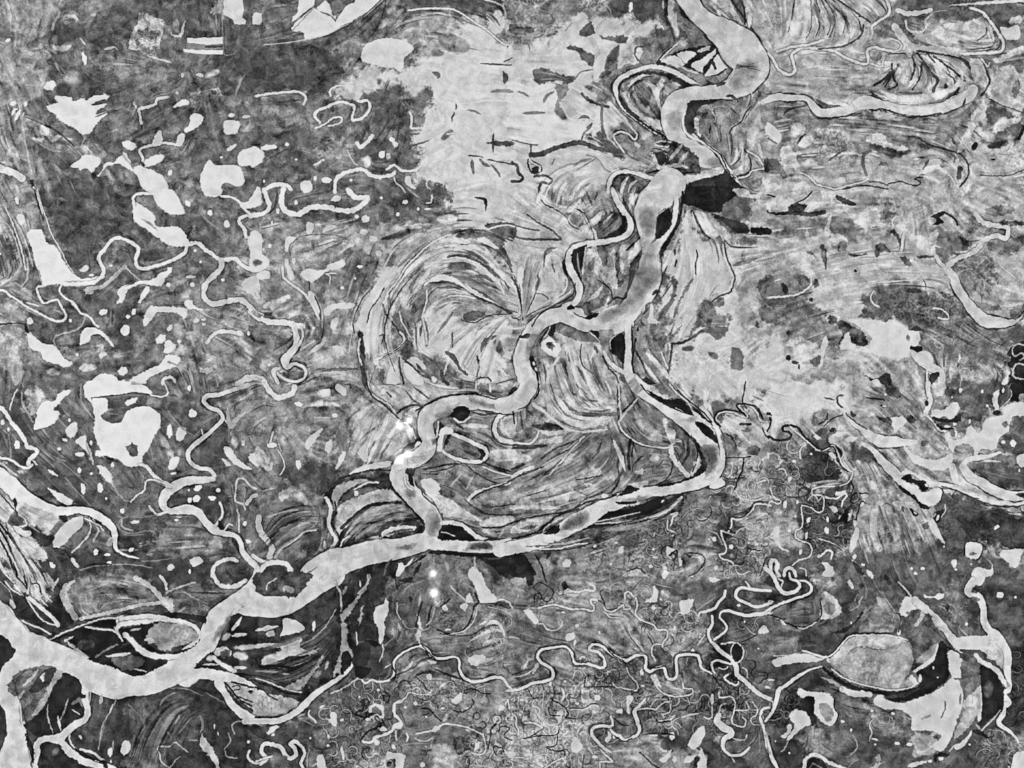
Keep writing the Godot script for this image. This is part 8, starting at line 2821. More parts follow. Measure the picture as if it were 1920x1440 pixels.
func trace_14():
	q("r",132,0,[960,1080,1440,1080,1440,1440,960,1440])
	q("r",110,0,[960,1155,995,1165,1025,1200,1010,1220,960,1255])
	q("r",82,0,[960,1255,1010,1245,1035,1265,1000,1280,960,1292])
	q("r",90,0,[980,1165,1020,1180,1030,1205,1010,1210])
	q("r",100,0,[985,1080,1060,1080,1055,1105,1035,1130,1000,1135])
	q("r",165,0,[1035,1130,1060,1115,1110,1095,1115,1110,1105,1140,1060,1138])
	q("r",150,0,[1080,1145,1180,1140,1195,1162,1175,1175,1100,1180])
	q("r",95,0,[1232,1085,1270,1085,1270,1110,1235,1108])
	q("r",115,0,[1205,1135,1270,1135,1270,1180,1220,1170])
	q("r",100,0,[1290,1090,1350,1100,1350,1140,1310,1145,1295,1120])
	q("r",80,0,[1350,1100,1440,1095,1440,1155,1335,1180,1330,1145])
	q("r",58,0,[1335,1145,1375,1145,1385,1185,1360,1220,1335,1200])
	q("r",100,0,[1360,1165,1440,1165,1410,1195,1370,1200])
	q("r",115,0,[1400,1200,1445,1190,1445,1300,1405,1270,1385,1240])
	q("r",45,0,[1335,1210,1385,1205,1395,1240,1375,1270,1410,1330,1385,1360,1350,1305,1335,1260])
	q("r",75,0,[1300,1260,1350,1270,1385,1305,1350,1315,1310,1315])
	q("r",80,0,[1200,1220,1235,1240,1265,1235,1260,1270,1210,1260])
	q("r",95,0,[1120,1245,1200,1240,1225,1270,1210,1305,1150,1295,1100,1290])
	q("r",110,0,[1275,1235,1310,1235,1310,1265,1285,1275])
	q("r",148,0,[1045,1240,1070,1230,1100,1245,1100,1280,1065,1285,1040,1270])
	q("r",90,0,[1170,1325,1330,1315,1340,1390,1265,1400,1200,1375,1190,1335])
	q("r",118,0,[1195,1335,1285,1330,1290,1375,1210,1375])
	q("r",75,0,[1225,1375,1295,1375,1350,1395,1360,1440,1320,1440,1315,1400,1235,1400])
	q("r",80,0,[1370,1360,1440,1360,1440,1440,1370,1440])
	q("r",165,0,[960,1350,1060,1350,1060,1430,960,1440])
	q("r",150,0,[1070,1290,1125,1290,1120,1330,1070,1330])
	q("r",160,0,[1070,1355,1110,1360,1110,1400,1075,1405])
	q("r",140,0,[1180,1390,1235,1390,1285,1430,1235,1440,1180,1440])
	q("r",80,0,[1110,1360,1150,1362,1155,1385,1125,1385])
	q("r",90,0,[1145,1340,1190,1340,1195,1375,1170,1385,1145,1365])
	q("l",212,0,[982,1145,990,1142,998,1148,1010,1162,1008,1170,998,1166,988,1155],"lake","white sausage shaped lake")
	q("l",212,0,[1060,1195,1065,1188,1075,1186,1078,1195,1070,1202,1062,1202],"pond","white round pond with a small satellite pond")
	q("p",212,0,[1078,1205,2.5,5.5,10,1082,1173,4,3,-30,1120,1308,5.5,5.5,0,1082,1319,4,2.5,0,1056,1148,3.5,1.5,0,1225,1140,4.5,4,0,1242,1110,2.5,3.5,0,1239,1124,2,2,0,1192,1216,1.5,2,0,1261,1190,2,2,0,1226,1379,8.5,2,0,1260,1380,5,7.5,0,1205,1286,3.5,2,0,1229,1286,2.5,2,0,1175,1242,3.5,1.5,10,1124,1186,2,2.5,0,1385,1135,4,2.5,0,1396,1166,1.5,2.5,0,1422,1216,2,1.5,0,1059,1278,2.5,2,0,1032,1282,2.5,4.5,10,1110,1266,3.5,1.5,0,1076,1286,2.5,1.5,0,1140,1262,2,3.5,0,1055,1366,2,2.5,0,1115,1419,5.5,3,0,1265,1178,2.5,4,0,1299,1220,3.5,4,0,1245,1082,4,3.5,0,1068,1356,3,2,0,1058,1390,2.5,2,0,1151,1382,2,3.5,0,1114,1335,4,3.5,20,999,1371,3,1.5,0,971,1118,1,1.5,0],"pond")
	q("l",212,0,[1208,1129,1222,1118,1225,1098,1232,1105,1234,1115,1230,1128,1220,1129],"pond","white fang shaped pond")
	q("l",212,0,[1274,1128,1292,1124,1300,1125,1295,1140,1290,1150,1278,1151,1275,1140],"lake","white square pond with a ragged edge")
	q("l",205,0,[1330,1082,1350,1086,1340,1092,1332,1090],"pond")
	q("l",200,0,[1056,1112,1065,1105,1080,1108,1095,1105,1110,1108,1112,1098,1100,1092,1115,1095,1118,1108,1105,1112,1085,1112,1078,1120,1065,1115])
	q("c",205,5,[1060,1112,1070,1108,1085,1110,1100,1106,1112,1108,1115,1100,1105,1095],"creek")
	q("c",205,4.5,[1010,1140,1032,1134,1050,1136,1072,1142,1095,1142,1110,1146,1114,1139,1108,1130,1108,1124,1122,1125],"creek")
	q("c",36,2,[1122,1125,1132,1132,1135,1142,1145,1142,1162,1139])
	q("c",36,2,[1132,1105,1125,1112,1132,1128,1135,1140])
	q("c",205,3.5,[1132,1138,1138,1145,1150,1146,1168,1135,1170,1142,1182,1140,1178,1135],"creek")
	q("c",200,3,[1135,1148,1145,1158,1158,1158])
	q("c",200,3.5,[1172,1122,1172,1112,1180,1110,1188,1118])
	q("c",205,3.5,[1192,1122,1195,1135,1191,1150,1202,1162,1225,1172,1232,1181,1250,1182,1250,1195,1242,1208,1245,1218,1260,1228,1265,1231],"creek")
	q("c",190,2.5,[1262,1180,1250,1182])
	q("v",208,0,[950,1295,5,975,1292,6,1000,1281,6,1030,1275,6,1038,1265,6,1032,1252,6,1015,1242,6,1008,1232,6,1015,1218,6,1035,1214,6,1058,1211,6,1070,1220,6,1075,1235,6,1080,1244,6,1100,1244,6,1125,1252,6,1134,1248,6,1130,1232,6,1120,1222,6,1105,1218,6,1110,1209,6,1125,1209,6,1142,1222,6,1158,1232,6,1175,1238,6,1192,1229,6,1208,1228,6,1212,1240,6,1210,1252,6,1218,1259,6,1232,1252,6,1245,1252,6,1250,1268,6,1260,1274,6,1269,1265,6,1268,1235,6,1278,1228,6,1305,1228,6,1312,1238,6,1315,1252,5,1330,1260,4,1340,1268,2],"creek","white creek in tight regular meanders")
	q("c",38,2,[1010,1215,1035,1211,1060,1209,1075,1222,1080,1240,1100,1242])
	q("c",38,2,[1110,1205,1130,1208,1150,1228,1170,1240])
	q("c",38,2,[1198,1225,1215,1230,1215,1250,1230,1252,1248,1250,1255,1270])
	q("c",38,2,[1265,1265,1264,1232,1280,1222,1308,1225])
	q("i",60,0,[1125,1230,1132,1240,1128,1250,1120,1245,1125,1235])
	q("v",205,0,[1360,1108,6,1358,1118,6,1348,1128,6,1340,1140,6,1325,1146,6,1311,1149,4,1310,1155,4],"creek")
	q("v",205,0,[1335,1155,5,1335,1172,6,1328,1185,6,1332,1200,6,1345,1215,8,1360,1228,8,1372,1235,9,1380,1250,10,1382,1265,9,1398,1278,9,1410,1290,9,1425,1302,8,1445,1311,8],"creek","white stream running down through the black thicket")
	q("v",205,0,[1445,1148,8,1420,1152,8,1400,1154,7,1380,1149,6,1365,1145,6,1352,1148,4,1350,1158,4,1360,1170,4,1362,1180,5,1352,1190,5,1338,1200,5],"creek")
	q("v",205,0,[1445,1108,6,1410,1105,6,1390,1102,6,1380,1110,7,1382,1122,6,1400,1131,6,1422,1138,6,1445,1130,6],"creek")
	q("c",205,4,[1398,1090,1405,1100,1405,1104],"creek")
	q("l",205,0,[1422,1188,1428,1175,1432,1172,1440,1180,1440,1185],"pond")
	q("c",38,2.25,[1375,1205,1395,1202,1420,1190])
	q("c",195,3.5,[1352,1208,1370,1205,1385,1208,1394,1220,1392,1235,1382,1242])
	q("i",30,0,[1372,1215,1382,1206,1392,1220,1388,1235,1378,1240,1372,1230],"wood")
	q("c",195,2.5,[1372,1232,1370,1220,1375,1208])
	q("v",205,0,[1340,1262,4,1335,1252,4,1335,1242,5,1345,1238,5,1360,1242,5,1372,1244,6],"creek")
	q("c",34,2,[1332,1255,1332,1240,1348,1235,1370,1242])
	q("c",190,2.5,[1348,1252,1358,1255,1365,1250])
	q("v",205,0,[1365,1265,4,1358,1270,4,1365,1278,4,1380,1285,4,1385,1278,3],"creek")
	q("c",180,2.5,[1402,1270,1400,1258,1392,1252])
	q("c",36,3.5,[1335,1265,1345,1278,1355,1292])
	q("c",195,3,[1348,1298,1350,1308,1370,1306,1378,1318,1376,1335,1372,1352,1380,1360,1395,1362,1398,1350,1392,1345],"creek")
	q("c",190,2.25,[1378,1332,1395,1332,1405,1328,1398,1315])
	q("c",185,2,[1410,1315,1420,1330,1418,1340,1408,1348,1412,1358,1430,1360])
	q("c",205,5.5,[1442,1326,1430,1330,1425,1345,1430,1360,1435,1380,1438,1400,1445,1415],"creek")
	q("s",195,4.5,[1435,1288,1445,1290])
	q("v",208,0,[1349,1340,10,1345,1352,15,1358,1365,15,1370,1370,12,1370,1378,12,1358,1385,10,1355,1398,8,1360,1408,6,1372,1416,6,1390,1415,6,1405,1402,5],"lake","white coiled oxbow lake")
	q("c",195,2.5,[1375,1385,1395,1388,1400,1378])
	q("i",118,0,[1362,1392,1385,1388,1400,1395,1390,1408,1372,1412,1362,1405])
	q("l",205,0,[1298,1380,1310,1365,1320,1362,1322,1375,1312,1395,1300,1405,1290,1398,1292,1390],"lake","white club shaped lake pair")
	q("l",205,0,[1282,1430,1290,1418,1308,1415,1315,1402,1320,1415,1325,1430,1320,1440,1308,1440,1305,1422,1295,1430],"lake")
	q("i",60,0,[1300,1440,1302,1422,1310,1418,1308,1435])
	q("l",205,0,[1235,1425,1245,1418,1255,1410,1260,1405,1255,1420,1245,1430],"pond")
	q("l",205,0,[1260,1425,1265,1418,1270,1422,1265,1430],"lake")
	q("l",210,0,[1071,1400,1072,1390,1080,1382,1092,1398,1092,1405,1080,1411,1072,1408],"pond")
	q("l",210,0,[1040,1345,1045,1335,1054,1336,1052,1350,1048,1358,1045,1350],"pond")
	q("l",210,0,[1052,1290,1059,1298,1059,1310,1052,1314,1055,1302],"pond")
	q("l",200,0,[1090,1305,1098,1315,1092,1318],"pond")
	q("l",208,0,[1175,1325,1175,1308,1182,1304,1188,1308,1182,1320,1180,1325,1182,1338,1178,1340,1175,1332],"pond")
	q("s",205,7.5,[1156,1335,1165,1332,1165,1338])
	q("c",36,2.25,[1018,1285,1020,1295,1016,1330])
	q("c",205,2,[1020,1295,1016,1330])
	q("c",36,2.5,[1032,1310,1050,1320,1062,1330,1065,1340,1060,1345,1080,1348])
	q("c",36,2.25,[1028,1325,1032,1340,1050,1342])
	q("c",36,2.25,[992,1295,998,1308,1010,1308])
	q("c",36,2,[1070,1328,1095,1328,1108,1320,1120,1320])
	q("c",205,2.25,[1070,1330,1095,1330,1110,1322,1122,1324])
	q("c",205,2.5,[1055,1165,1050,1178,1038,1182,1025,1180,1018,1170,1010,1170])
	q("c",36,2,[1002,1130,1002,1118,1012,1112,1018,1125,1028,1128,1038,1115,1035,1105,1012,1092,1000,1102])
	q("c",205,4,[985,1355,998,1355,1010,1360,1018,1365],"creek")
	q("c",205,3.5,[960,1338,968,1345,968,1360,972,1370,972,1378])
	q("c",36,2,[982,1385,1000,1378,1020,1365])
	q("c",36,2.25,[982,1385,1010,1380,1042,1378,1048,1368])
	q("c",36,2,[1025,1400,1042,1398,1045,1380])
	q("c",36,2,[1025,1402,1040,1408,1058,1408,1058,1418])
	q("c",195,3,[960,1422,975,1420,992,1425])
	q("c",205,3,[1025,1438,1040,1428,1055,1422,1060,1430])
	q("c",36,2,[1095,1415,1092,1440])
	q("v",205,0,[1145,1342,4,1149,1355,4,1145,1362,6,1125,1361,6,1111,1366,6,1110,1378,6,1120,1390,6,1132,1402,6,1145,1410,5],"creek")
	q("v",205,0,[1145,1368,5,1152,1376,6,1162,1380,6,1172,1388,6,1188,1382,6,1199,1370,6,1195,1352,8,1190,1335,8,1200,1322,6,1210,1310,4],"creek","white creek with a square turn")
	q("l",205,0,[1140,1370,1145,1375,1145,1385,1138,1392,1135,1388,1140,1380],"lake")
	q("c",205,3,[1125,1405,1135,1415,1148,1428,1135,1428,1125,1430,1125,1440],"creek")
	q("c",36,2.25,[1152,1380,1170,1390,1185,1385])
	q("i",105,0,[1155,1348,1180,1345,1185,1360,1175,1375,1160,1365])
	q("s",36,2.5,[1150,1345,1165,1358,1180,1360])
	q("c",205,3,[1226,1278,1235,1292,1248,1302,1268,1306,1288,1304,1298,1300,1298,1292,1282,1290,1280,1280],"creek","white creek curled like a fish hook")
	q("l",190,0,[1220,1268,1230,1265,1235,1278,1240,1290,1230,1282])
	q("c",36,2,[1175,1252,1180,1265,1192,1278,1196,1290,1185,1295])
	q("c",190,2.25,[1175,1252,1180,1265,1192,1278,1196,1290,1190,1295])
	q("c",36,2,[1095,1288,1098,1270,1110,1266,1120,1272])
	q("c",36,2,[1132,1265,1135,1272,1132,1280,1145,1280,1145,1268,1140,1262])
	q("c",36,2,[1095,1288,1120,1288,1150,1288,1175,1295])
	q("c",205,2,[1150,1280,1155,1288,1175,1292,1195,1295])
	q("i",75,0,[1145,1265,1158,1268,1155,1280,1148,1278])
	q("l",200,0,[1200,1260,1202,1255,1208,1262,1202,1266],"pond")
	q("l",165,0,[1178,1170,1188,1168,1185,1185,1200,1200,1215,1205,1200,1208,1185,1195,1178,1182])
	q("c",190,2.5,[1178,1170,1182,1190,1195,1202])
	q("c",200,3,[1240,1208,1225,1210,1222,1225,1230,1240])
	q("i",88,0,[1225,1215,1245,1218,1260,1230,1262,1240,1240,1242,1228,1232])
	q("l",165,0,[1278,1198,1282,1188,1300,1185,1305,1178,1310,1185,1305,1195,1288,1195,1280,1205])
	q("c",120,2.5,[1290,1162,1310,1168,1315,1178])
	q("s",195,3.5,[1308,1210,1315,1200,1322,1190])
	q("c",150,2.25,[1250,1170,1265,1162,1270,1152])
	q("c",190,3,[1195,1330,1215,1328,1230,1330,1240,1320,1255,1315])
	q("c",150,2.5,[1220,1325,1230,1312,1250,1312])
	q("c",190,3,[1245,1345,1242,1340,1255,1335,1258,1320])
	q("c",190,2.5,[1280,1345,1295,1340,1310,1338])
	q("c",200,3.5,[1232,1350,1240,1352,1255,1350,1265,1342])
	q("c",36,3,[1230,1348,1235,1355,1255,1352])
	q("c",190,2.5,[1335,1325,1335,1345,1330,1348,1320,1345])
	q("s",200,6.5,[1335,1320,1335,1302])
	q("s",190,2.5,[1372,1418,1378,1430])
	q("c",130,2.5,[1400,1400,1415,1385])
	q("s",60,3.5,[1205,1378,1230,1375,1270,1378])
	q("i",52,0,[1052,1095,1060,1090,1065,1100,1058,1105])
	q("i",45,0,[988,1080,1000,1080,999,1095,989,1098],"wood")
	q("c",60,3,[1020,1080,1025,1092])
	q("c",150,3,[978,1252,990,1240,988,1230])
	q("l",165,0,[980,1255,988,1240,991,1240,985,1255])
	q("l",165,0,[998,1260,1008,1242,1010,1248,1000,1265])
	q("c",165,2.25,[960,1270,985,1265,1000,1255])
	q("c",45,2.25,[960,1265,975,1260,992,1255])
	q("c",120,2.25,[960,1280,990,1272,1010,1265])
	q("i",60,0,[980,1335,988,1330,995,1335,992,1345,985,1342])
	q("m",90,8,[960,1290,1135,1290,1135,1440,960,1440])
	q("m",80,9,[1055,1230,1225,1240,1225,1330,1135,1340,1085,1295])
	q("m",70,10,[1210,1305,1360,1305,1360,1380,1210,1375])
	q("m",60,12,[960,1090,1060,1090,1060,1130,1000,1145])
	q("m",60,10,[1120,1085,1200,1085,1200,1130,1125,1130])
	q("m",60,10,[1200,1130,1320,1130,1310,1220,1235,1215])
	q("m",70,9,[1320,1260,1440,1265,1440,1355,1335,1340])
	q("m",60,12,[1365,1165,1435,1162,1410,1195])
	q("c",60,3.5,[1200,1410,1220,1430,1235,1440])
	q("s",150,3.5,[1270,1405,1278,1440])
	q("a",0,0,[1285,1230,1310,1200])
	q("a",0,0,[960,1160,1035,1205])
func trace_15():
	q("r",95,0,[1440,1080,1920,1080,1920,1440,1440,1440])
	q("r",62,0,[1440,1080,1525,1080,1525,1110,1490,1120,1440,1140])
	q("r",105,0,[1458,1140,1490,1122,1538,1118,1538,1155,1510,1175,1480,1160])
	q("r",66,0,[1575,1108,1615,1108,1615,1130,1590,1150,1575,1135])
	q("r",100,0,[1590,1145,1622,1118,1625,1140,1590,1160])
	q("r",135,0,[1645,1110,1655,1108,1680,1145,1685,1180,1615,1185,1610,1160,1640,1130])
	q("r",72,0,[1685,1158,1710,1152,1710,1185,1690,1190])
	q("r",108,0,[1710,1155,1740,1145,1755,1175,1765,1200,1735,1240,1710,1260,1710,1200])
	q("r",90,0,[1725,1080,1815,1080,1815,1190,1785,1195,1775,1175,1740,1140])
	q("r",112,0,[1765,1095,1800,1100,1815,1155,1795,1190,1775,1165])
	q("r",58,0,[1815,1120,1835,1128,1840,1165,1845,1188,1810,1150])
	q("r",66,0,[1830,1100,1920,1105,1920,1135,1855,1128])
	q("r",85,0,[1855,1130,1920,1140,1920,1195,1880,1185,1860,1168])
	q("r",48,0,[1895,1205,1920,1200,1920,1270,1895,1260])
	q("r",62,0,[1890,1275,1920,1270,1920,1370,1890,1365,1880,1335])
	q("r",66,0,[1495,1190,1585,1190,1560,1225,1505,1220,1490,1200])
	q("r",66,0,[1450,1250,1500,1245,1485,1270,1455,1275])
	q("r",60,0,[1480,1270,1510,1255,1565,1280,1570,1300,1535,1288,1495,1295,1465,1305,1460,1320])
	q("r",55,0,[1445,1330,1480,1295,1525,1305,1525,1345,1545,1372,1515,1365,1485,1340,1455,1375])
	q("r",118,0,[1580,1292,1630,1300,1640,1330,1680,1345,1705,1368,1690,1380,1640,1375,1600,1350,1575,1330])
	q("r",78,0,[1595,1350,1630,1365,1680,1385,1700,1405,1665,1415,1605,1415,1580,1400,1600,1375])
	q("r",135,0,[1502,1372,1545,1378,1555,1410,1535,1425,1505,1400])
	q("r",60,0,[1455,1380,1505,1390,1505,1430,1465,1440,1445,1405])
	q("r",115,0,[1555,1368,1600,1380,1580,1405,1558,1415])
	q("r",78,0,[1840,1355,1920,1375,1920,1440,1840,1440,1790,1430,1800,1405,1830,1380])
	q("r",108,0,[1840,1380,1880,1375,1900,1395,1870,1415])
	q("r",130,0,[1885,1375,1920,1390,1920,1410,1885,1400])
	q("r",95,0,[1625,1415,1750,1410,1780,1420,1765,1440,1615,1440])
	q("r",165,0,[1705,1380,1755,1370,1755,1410,1710,1415])
	q("r",115,0,[1440,1165,1485,1170,1495,1215,1440,1230])
	q("r",150,0,[1522,1075,1565,1075,1568,1102,1548,1110,1528,1105])
	q("l",190,0,[1540,1112,1550,1110,1565,1122,1576,1138,1575,1152,1558,1159,1538,1160,1536,1155,1540,1135])
	q("i",128,0,[1545,1135,1555,1128,1565,1135,1562,1150,1550,1150])
	q("c",36,2.5,[1490,1175,1510,1175,1530,1165,1540,1152,1538,1130])
	q("c",190,2.5,[1490,1176,1510,1178,1530,1166])
	q("c",36,3,[1460,1162,1480,1170,1495,1178])
	q("l",205,0,[1465,1162,1475,1172,1468,1171],"lake")
	q("l",208,0,[1590,1088,1596,1090,1602,1104,1598,1105,1591,1095],"pond")
	q("p",212,0,[1685,1186,3.5,6,0,1875,1116,7,5.5,0,1812,1170,3.5,3,0,1580,1353,4,3,0,1596,1168,1.5,2.5,0,1682,1394,5.5,3,0,1705,1396,5.5,3.5,0,1764,1422,4.5,4,10,1744,1427,4.5,2.5,0,1640,1386,6,2,10,1641,1396,2,2,0,1596,1369,2,3,0,1818,1396,2,2,0,1635,1082,3,3,0,1836,1345,3.5,8.5,5,1635,1333,3,2.5,0,1904,1120,2.5,2.5,0,1480,1412,2,2,0,1454,1390,1.5,2,0],"pond")
	q("l",210,0,[1732,1116,1748,1119,1758,1112,1768,1114,1769,1120,1760,1125,1750,1120,1734,1121],"pond")
	q("l",212,0,[1686,1150,1692,1128,1698,1120,1710,1120,1715,1130,1725,1138,1730,1140,1715,1145,1705,1152,1698,1156],"pond","white thumb shaped pond")
	q("i",90,0,[1700,1148,1710,1145,1730,1140,1715,1152,1705,1155])
	q("c",195,4,[1685,1092,1698,1105,1708,1118],"creek")
	q("c",200,15,[1715,1125,1732,1140,1750,1155,1768,1175,1778,1188,1788,1202,1795,1215],"creek")
	q("l",195,0,[1742,1152,1752,1155,1772,1178,1775,1185,1762,1182,1750,1168])
	q("i",88,0,[1730,1155,1742,1152,1750,1172,1740,1175,1728,1170])
	q("c",180,6.5,[1718,1172,1728,1158,1730,1148])
	q("v",205,0,[1835,1075,28,1832,1088,28,1820,1095,15,1815,1110,15,1830,1115,15,1840,1128,15,1844,1145,12,1845,1165,15,1855,1182,15,1870,1195,22,1885,1215,15,1890,1235,15,1888,1255,15,1892,1278,10,1890,1295,10,1882,1300,10,1890,1318,15,1882,1322,12,1880,1340,10,1872,1355,9,1888,1368,8,1900,1378,5,1910,1392,4],"creek","pale channel running down the right edge")
	q("i",88,0,[1825,1101,1840,1098,1850,1105,1830,1112,1822,1110])
	q("i",88,0,[1820,1120,1830,1120,1838,1125,1830,1129])
	q("l",208,0,[1785,1202,1795,1196,1825,1192,1850,1192,1858,1182,1870,1192,1875,1205,1865,1215,1860,1235,1840,1220,1810,1218,1790,1215],"lake")
	q("l",190,0,[1855,1202,1870,1198,1880,1215,1885,1235,1880,1255,1865,1240,1850,1230])
	q("l",205,0,[1448,1240,1465,1232,1500,1225,1535,1230,1550,1232,1535,1240,1505,1242,1475,1245,1455,1250],"lake")
	q("v",210,0,[1505,1220,4,1525,1226,4,1548,1232,5,1565,1222,5,1580,1205,4,1595,1192,4,1625,1190,4,1655,1190,4,1690,1196,3,1702,1201,2],"creek")
	q("c",36,2,[1550,1230,1565,1220,1580,1202,1595,1190,1625,1188,1660,1188])
	q("l",195,0,[1550,1238,1565,1228,1580,1210,1595,1195,1625,1190,1665,1192,1700,1202,1675,1210,1655,1218,1615,1212,1595,1218,1580,1240,1565,1248])
	q("l",168,0,[1580,1242,1595,1220,1620,1215,1655,1219,1680,1208,1705,1205,1710,1215,1712,1240,1708,1258,1692,1275,1710,1265,1718,1278,1712,1288,1680,1294,1640,1290,1605,1280,1575,1260,1560,1248],"lake","flat grey lake bed with a curving black wood along it")
	q("c",208,3,[1560,1255,1580,1270,1610,1282,1640,1289,1670,1294,1700,1291,1715,1286])
	q("i",95,0,[1735,1205,1752,1190,1760,1200,1755,1225,1740,1240,1712,1260,1695,1275,1705,1260,1712,1240,1710,1205])
	q("s",165,15,[1720,1240,1740,1230,1755,1210])
	q("l",205,0,[1712,1258,1730,1245,1750,1228,1758,1205,1760,1215,1755,1235,1735,1250,1718,1260],"lake")
	q("l",200,0,[1705,1270,1710,1265,1720,1280,1715,1285,1710,1280])
	q("i",30,0,[1540,1251,1555,1258,1570,1270,1590,1281,1620,1291,1655,1296,1690,1296,1718,1289,1725,1275,1718,1260,1740,1250,1752,1238,1762,1205,1768,1202,1775,1215,1780,1240,1780,1260,1778,1272,1760,1288,1740,1300,1715,1310,1690,1315,1665,1312,1655,1302,1620,1300,1590,1290,1570,1278,1550,1262],"wood","curved black wood hugging the grey lake bed")
	q("m",40,12,[1690,1295,1740,1275,1775,1255,1775,1235,1755,1265,1715,1290])
	q("s",55,7.5,[1660,1308,1695,1302,1725,1290])
	q("p",195,0,[1758,1270,2,1.5,0,1750,1252,2,3,0,1725,1272,3.5,7.5,0],"pond")
	q("l",205,0,[1638,1310,1652,1302,1662,1312,1690,1318,1720,1310,1755,1295,1775,1280,1785,1272,1802,1270,1800,1250,1808,1230,1800,1220,1780,1220,1778,1235,1785,1270,1802,1280,1805,1320,1795,1355,1780,1390,1770,1405,1760,1408,1750,1400,1765,1380,1745,1370,1710,1368,1708,1345,1685,1330,1660,1330,1640,1320],"field","broad pale flat below the black wood")
	q("i",118,0,[1805,1240,1815,1235,1835,1232,1838,1255,1838,1280,1825,1298,1810,1310,1805,1295,1800,1280,1805,1265])
	q("i",92,0,[1800,1228,1815,1225,1825,1230,1810,1240])
	q("c",36,2.5,[1772,1212,1790,1220,1800,1225])
	q("l",185,0,[1805,1320,1815,1305,1830,1295,1838,1285,1840,1305,1840,1330,1830,1345,1810,1370,1790,1385,1790,1370,1800,1340])
	q("c",205,2.5,[1838,1285,1840,1305,1840,1330,1835,1342])
	q("i",115,0,[1795,1350,1805,1325,1808,1330,1800,1350,1790,1370])
	q("c",100,2.25,[1772,1315,1772,1330,1765,1345])
	q("s",120,3.5,[1800,1320,1802,1300])
	q("i",38,0,[1838,1250,1850,1252,1865,1255,1872,1270,1880,1285,1882,1295,1880,1330,1872,1335,1860,1345,1840,1365,1830,1360,1840,1345,1842,1320,1840,1285],"wood")
	q("r",60,0,[1842,1255,1875,1275,1875,1325,1845,1340])
	q("s",90,15,[1850,1305,1855,1280])
	q("c",190,2.5,[1875,1331,1865,1345,1852,1358,1840,1370])
	q("s",150,3.5,[1830,1358,1838,1368])
	q("c",205,10,[1830,1228,1840,1240,1855,1248,1870,1258,1880,1275,1890,1288],"creek")
	q("l",205,0,[1832,1340,1836,1338,1839,1345,1835,1352],"lake")
	q("v",208,0,[1822,1371,4,1815,1382,6,1805,1395,10,1795,1400,12],"pond")
	q("c",190,3,[1790,1398,1780,1408])
	q("i",40,0,[1822,1372,1835,1368,1855,1385,1840,1380],"wood")
	q("l",205,0,[1702,1438,1710,1430,1738,1428,1730,1432,1715,1438],"pond")
	q("i",36,0,[1750,1420,1765,1410,1780,1415,1772,1420,1760,1418,1755,1428],"wood")
	q("i",90,0,[1665,1338,1675,1335,1705,1340,1702,1346,1685,1344,1670,1341])
	q("p",212,0,[1674,1338,3.5,3,0],"pond")
	q("i",66,0,[1748,1380,1758,1379,1758,1385,1750,1385])
	q("s",165,4,[1728,1348,1745,1341])
	q("i",88,0,[1612,1305,1630,1300,1638,1310,1625,1315])
	q("c",200,12.5,[1580,1292,1600,1300,1630,1302],"creek")
	q("s",165,5,[1540,1270,1560,1278,1580,1290])
	q("v",205,0,[1540,1250,4,1515,1258,6,1490,1272,7,1470,1288,8,1460,1295,10,1455,1315,9,1448,1335,6,1435,1352,5],"creek")
	q("c",36,2,[1465,1295,1490,1280,1515,1260,1540,1252])
	q("c",195,2.5,[1440,1308,1448,1315,1450,1325])
	q("l",210,0,[1494,1300,1500,1292,1515,1296,1530,1298,1550,1300,1562,1310,1562,1325,1571,1340,1565,1355,1555,1360,1542,1355,1535,1345,1526,1338,1525,1325,1528,1310,1520,1305,1505,1308],"lake","white keyhole shaped lake with a grey core")
	q("i",130,0,[1535,1325,1540,1318,1550,1320,1562,1332,1560,1350,1550,1352,1540,1342])
	q("c",36,2,[1565,1310,1565,1328,1572,1340,1565,1358])
	q("l",208,0,[1480,1342,1488,1332,1510,1334,1518,1342,1519,1358,1510,1362,1500,1368,1490,1378,1478,1389,1475,1385,1485,1372,1490,1360,1482,1350],"lake","white pear shaped lake with a stalk")
	q("l",200,0,[1465,1382,1475,1372,1478,1358,1485,1360,1482,1372,1472,1384])
	q("i",46,0,[1515,1305,1528,1310,1525,1335,1532,1350,1522,1360,1518,1345,1508,1330,1505,1315],"wood")
	q("c",150,2.25,[1478,1390,1472,1402,1465,1410])
	q("c",208,7.5,[1508,1440,1510,1425,1522,1415,1538,1418,1552,1428,1575,1438],"creek")
	q("i",40,0,[1512,1440,1515,1428,1528,1422,1545,1430,1558,1440],"wood")
	q("c",110,2.25,[1518,1440,1525,1432,1540,1440])
	q("v",205,0,[1435,1375,5,1442,1402,6,1448,1422,8,1458,1440,8],"creek")
	q("c",36,2.5,[1442,1380,1450,1410,1462,1440])
	q("v",208,0,[1435,1065,8,1450,1080,8,1458,1098,8,1470,1112,8,1488,1110,8,1499,1100,6,1495,1090,6,1482,1085,5,1480,1075,4],"creek")
	q("v",205,0,[1500,1088,4,1515,1092,5,1522,1105,6,1512,1115,5,1490,1122,5,1470,1130,6,1450,1138,6,1435,1148,6],"creek","white creek with a shepherd crook loop")
	q("c",36,2,[1515,1118,1490,1128,1465,1135,1445,1148])
	q("c",195,3.5,[1460,1085,1468,1090,1465,1100])
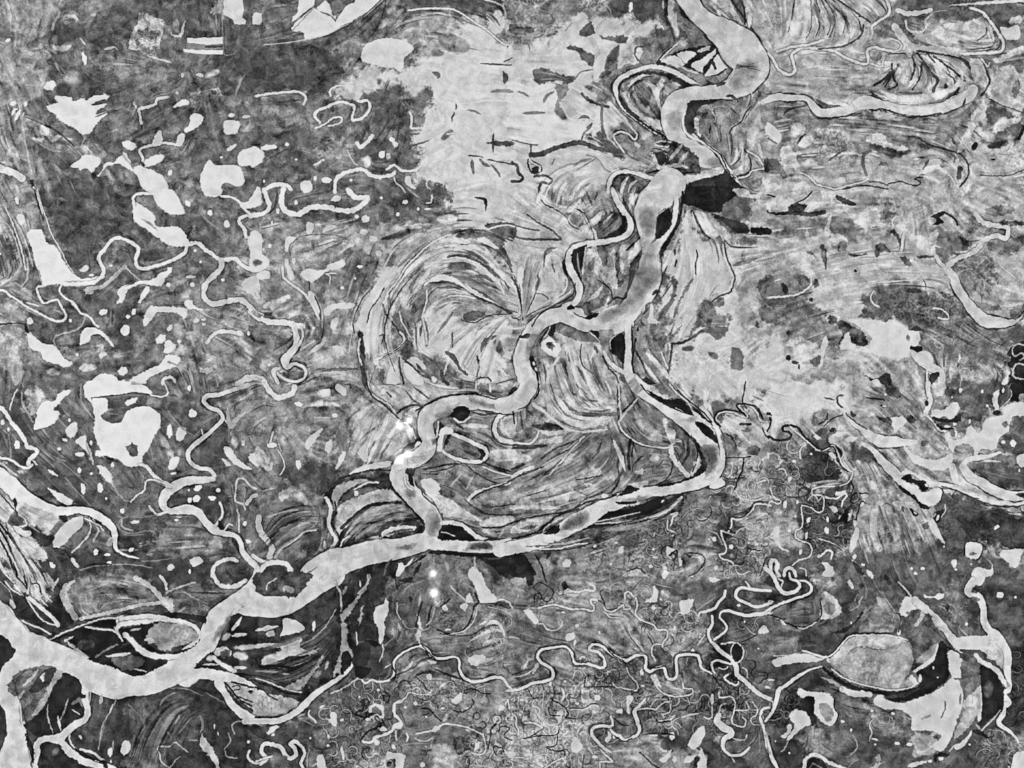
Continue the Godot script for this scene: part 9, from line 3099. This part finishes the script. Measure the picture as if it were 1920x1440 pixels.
	q("c",34,2.5,[1440,1152,1460,1158,1472,1162])
	q("s",190,4,[1440,1128,1450,1128])
	q("s",205,3.5,[1440,1275,1452,1275])
	q("c",130,2,[1492,1195,1494,1210,1490,1220])
	q("c",190,2.25,[1450,1230,1480,1229])
	q("l",208,0,[1899,1440,1900,1420,1910,1410,1925,1412,1925,1440],"lake","white rounded lake in the lower right corner")
	q("p",208,0,[1889,1438,5,2.5,0],"pond")
	q("i",100,0,[1875,1418,1890,1415,1890,1435,1875,1440])
	q("c",130,3,[1590,1440,1600,1428,1610,1425])
	q("l",150,0,[1640,1420,1650,1415,1650,1428])
	q("s",150,3,[1645,1435,1660,1428])
	q("l",170,0,[1625,1440,1640,1435,1652,1430,1648,1438])
	q("c",150,2,[1600,1380,1608,1400,1595,1415])
	q("i",50,0,[1560,1188,1580,1180,1600,1168,1615,1150,1620,1148,1605,1168,1585,1185])
	q("c",150,2.5,[1610,1130,1618,1118])
	q("c",150,2.25,[1615,1120,1610,1135,1595,1145])
	q("c",130,2.25,[1602,1125,1608,1115])
	q("s",165,6.5,[1645,1120,1655,1140])
	q("s",60,7.5,[1660,1080,1668,1095])
	q("s",60,7.5,[1615,1102,1616,1095])
	q("i",58,0,[1772,1138,1778,1132,1780,1140,1776,1145])
	q("c",50,2,[1680,1150,1688,1155,1685,1185])
	q("m",40,9,[1580,1220,1705,1220,1705,1285,1590,1270])
	q("m",40,12,[1640,1320,1705,1330,1705,1375,1640,1365,1585,1320])
	q("m",50,9,[1895,1205,1920,1205,1920,1370,1890,1355])
	q("m",40,12,[1780,1080,1815,1080,1805,1190,1780,1185])
	q("m",60,12,[1840,1375,1920,1380,1920,1435,1840,1435])
	q("m",70,8,[1445,1325,1475,1300,1515,1310,1490,1330,1450,1375])
	q("a",0,0,[1565,1292,1640,1310,1740,1300,1790,1255])
	q("a",0,0,[1790,1280,1790,1355,1765,1405])
	q("a",0,0,[1740,1105,1815,1180])
	q("a",0,0,[1652,1105,1690,1155])
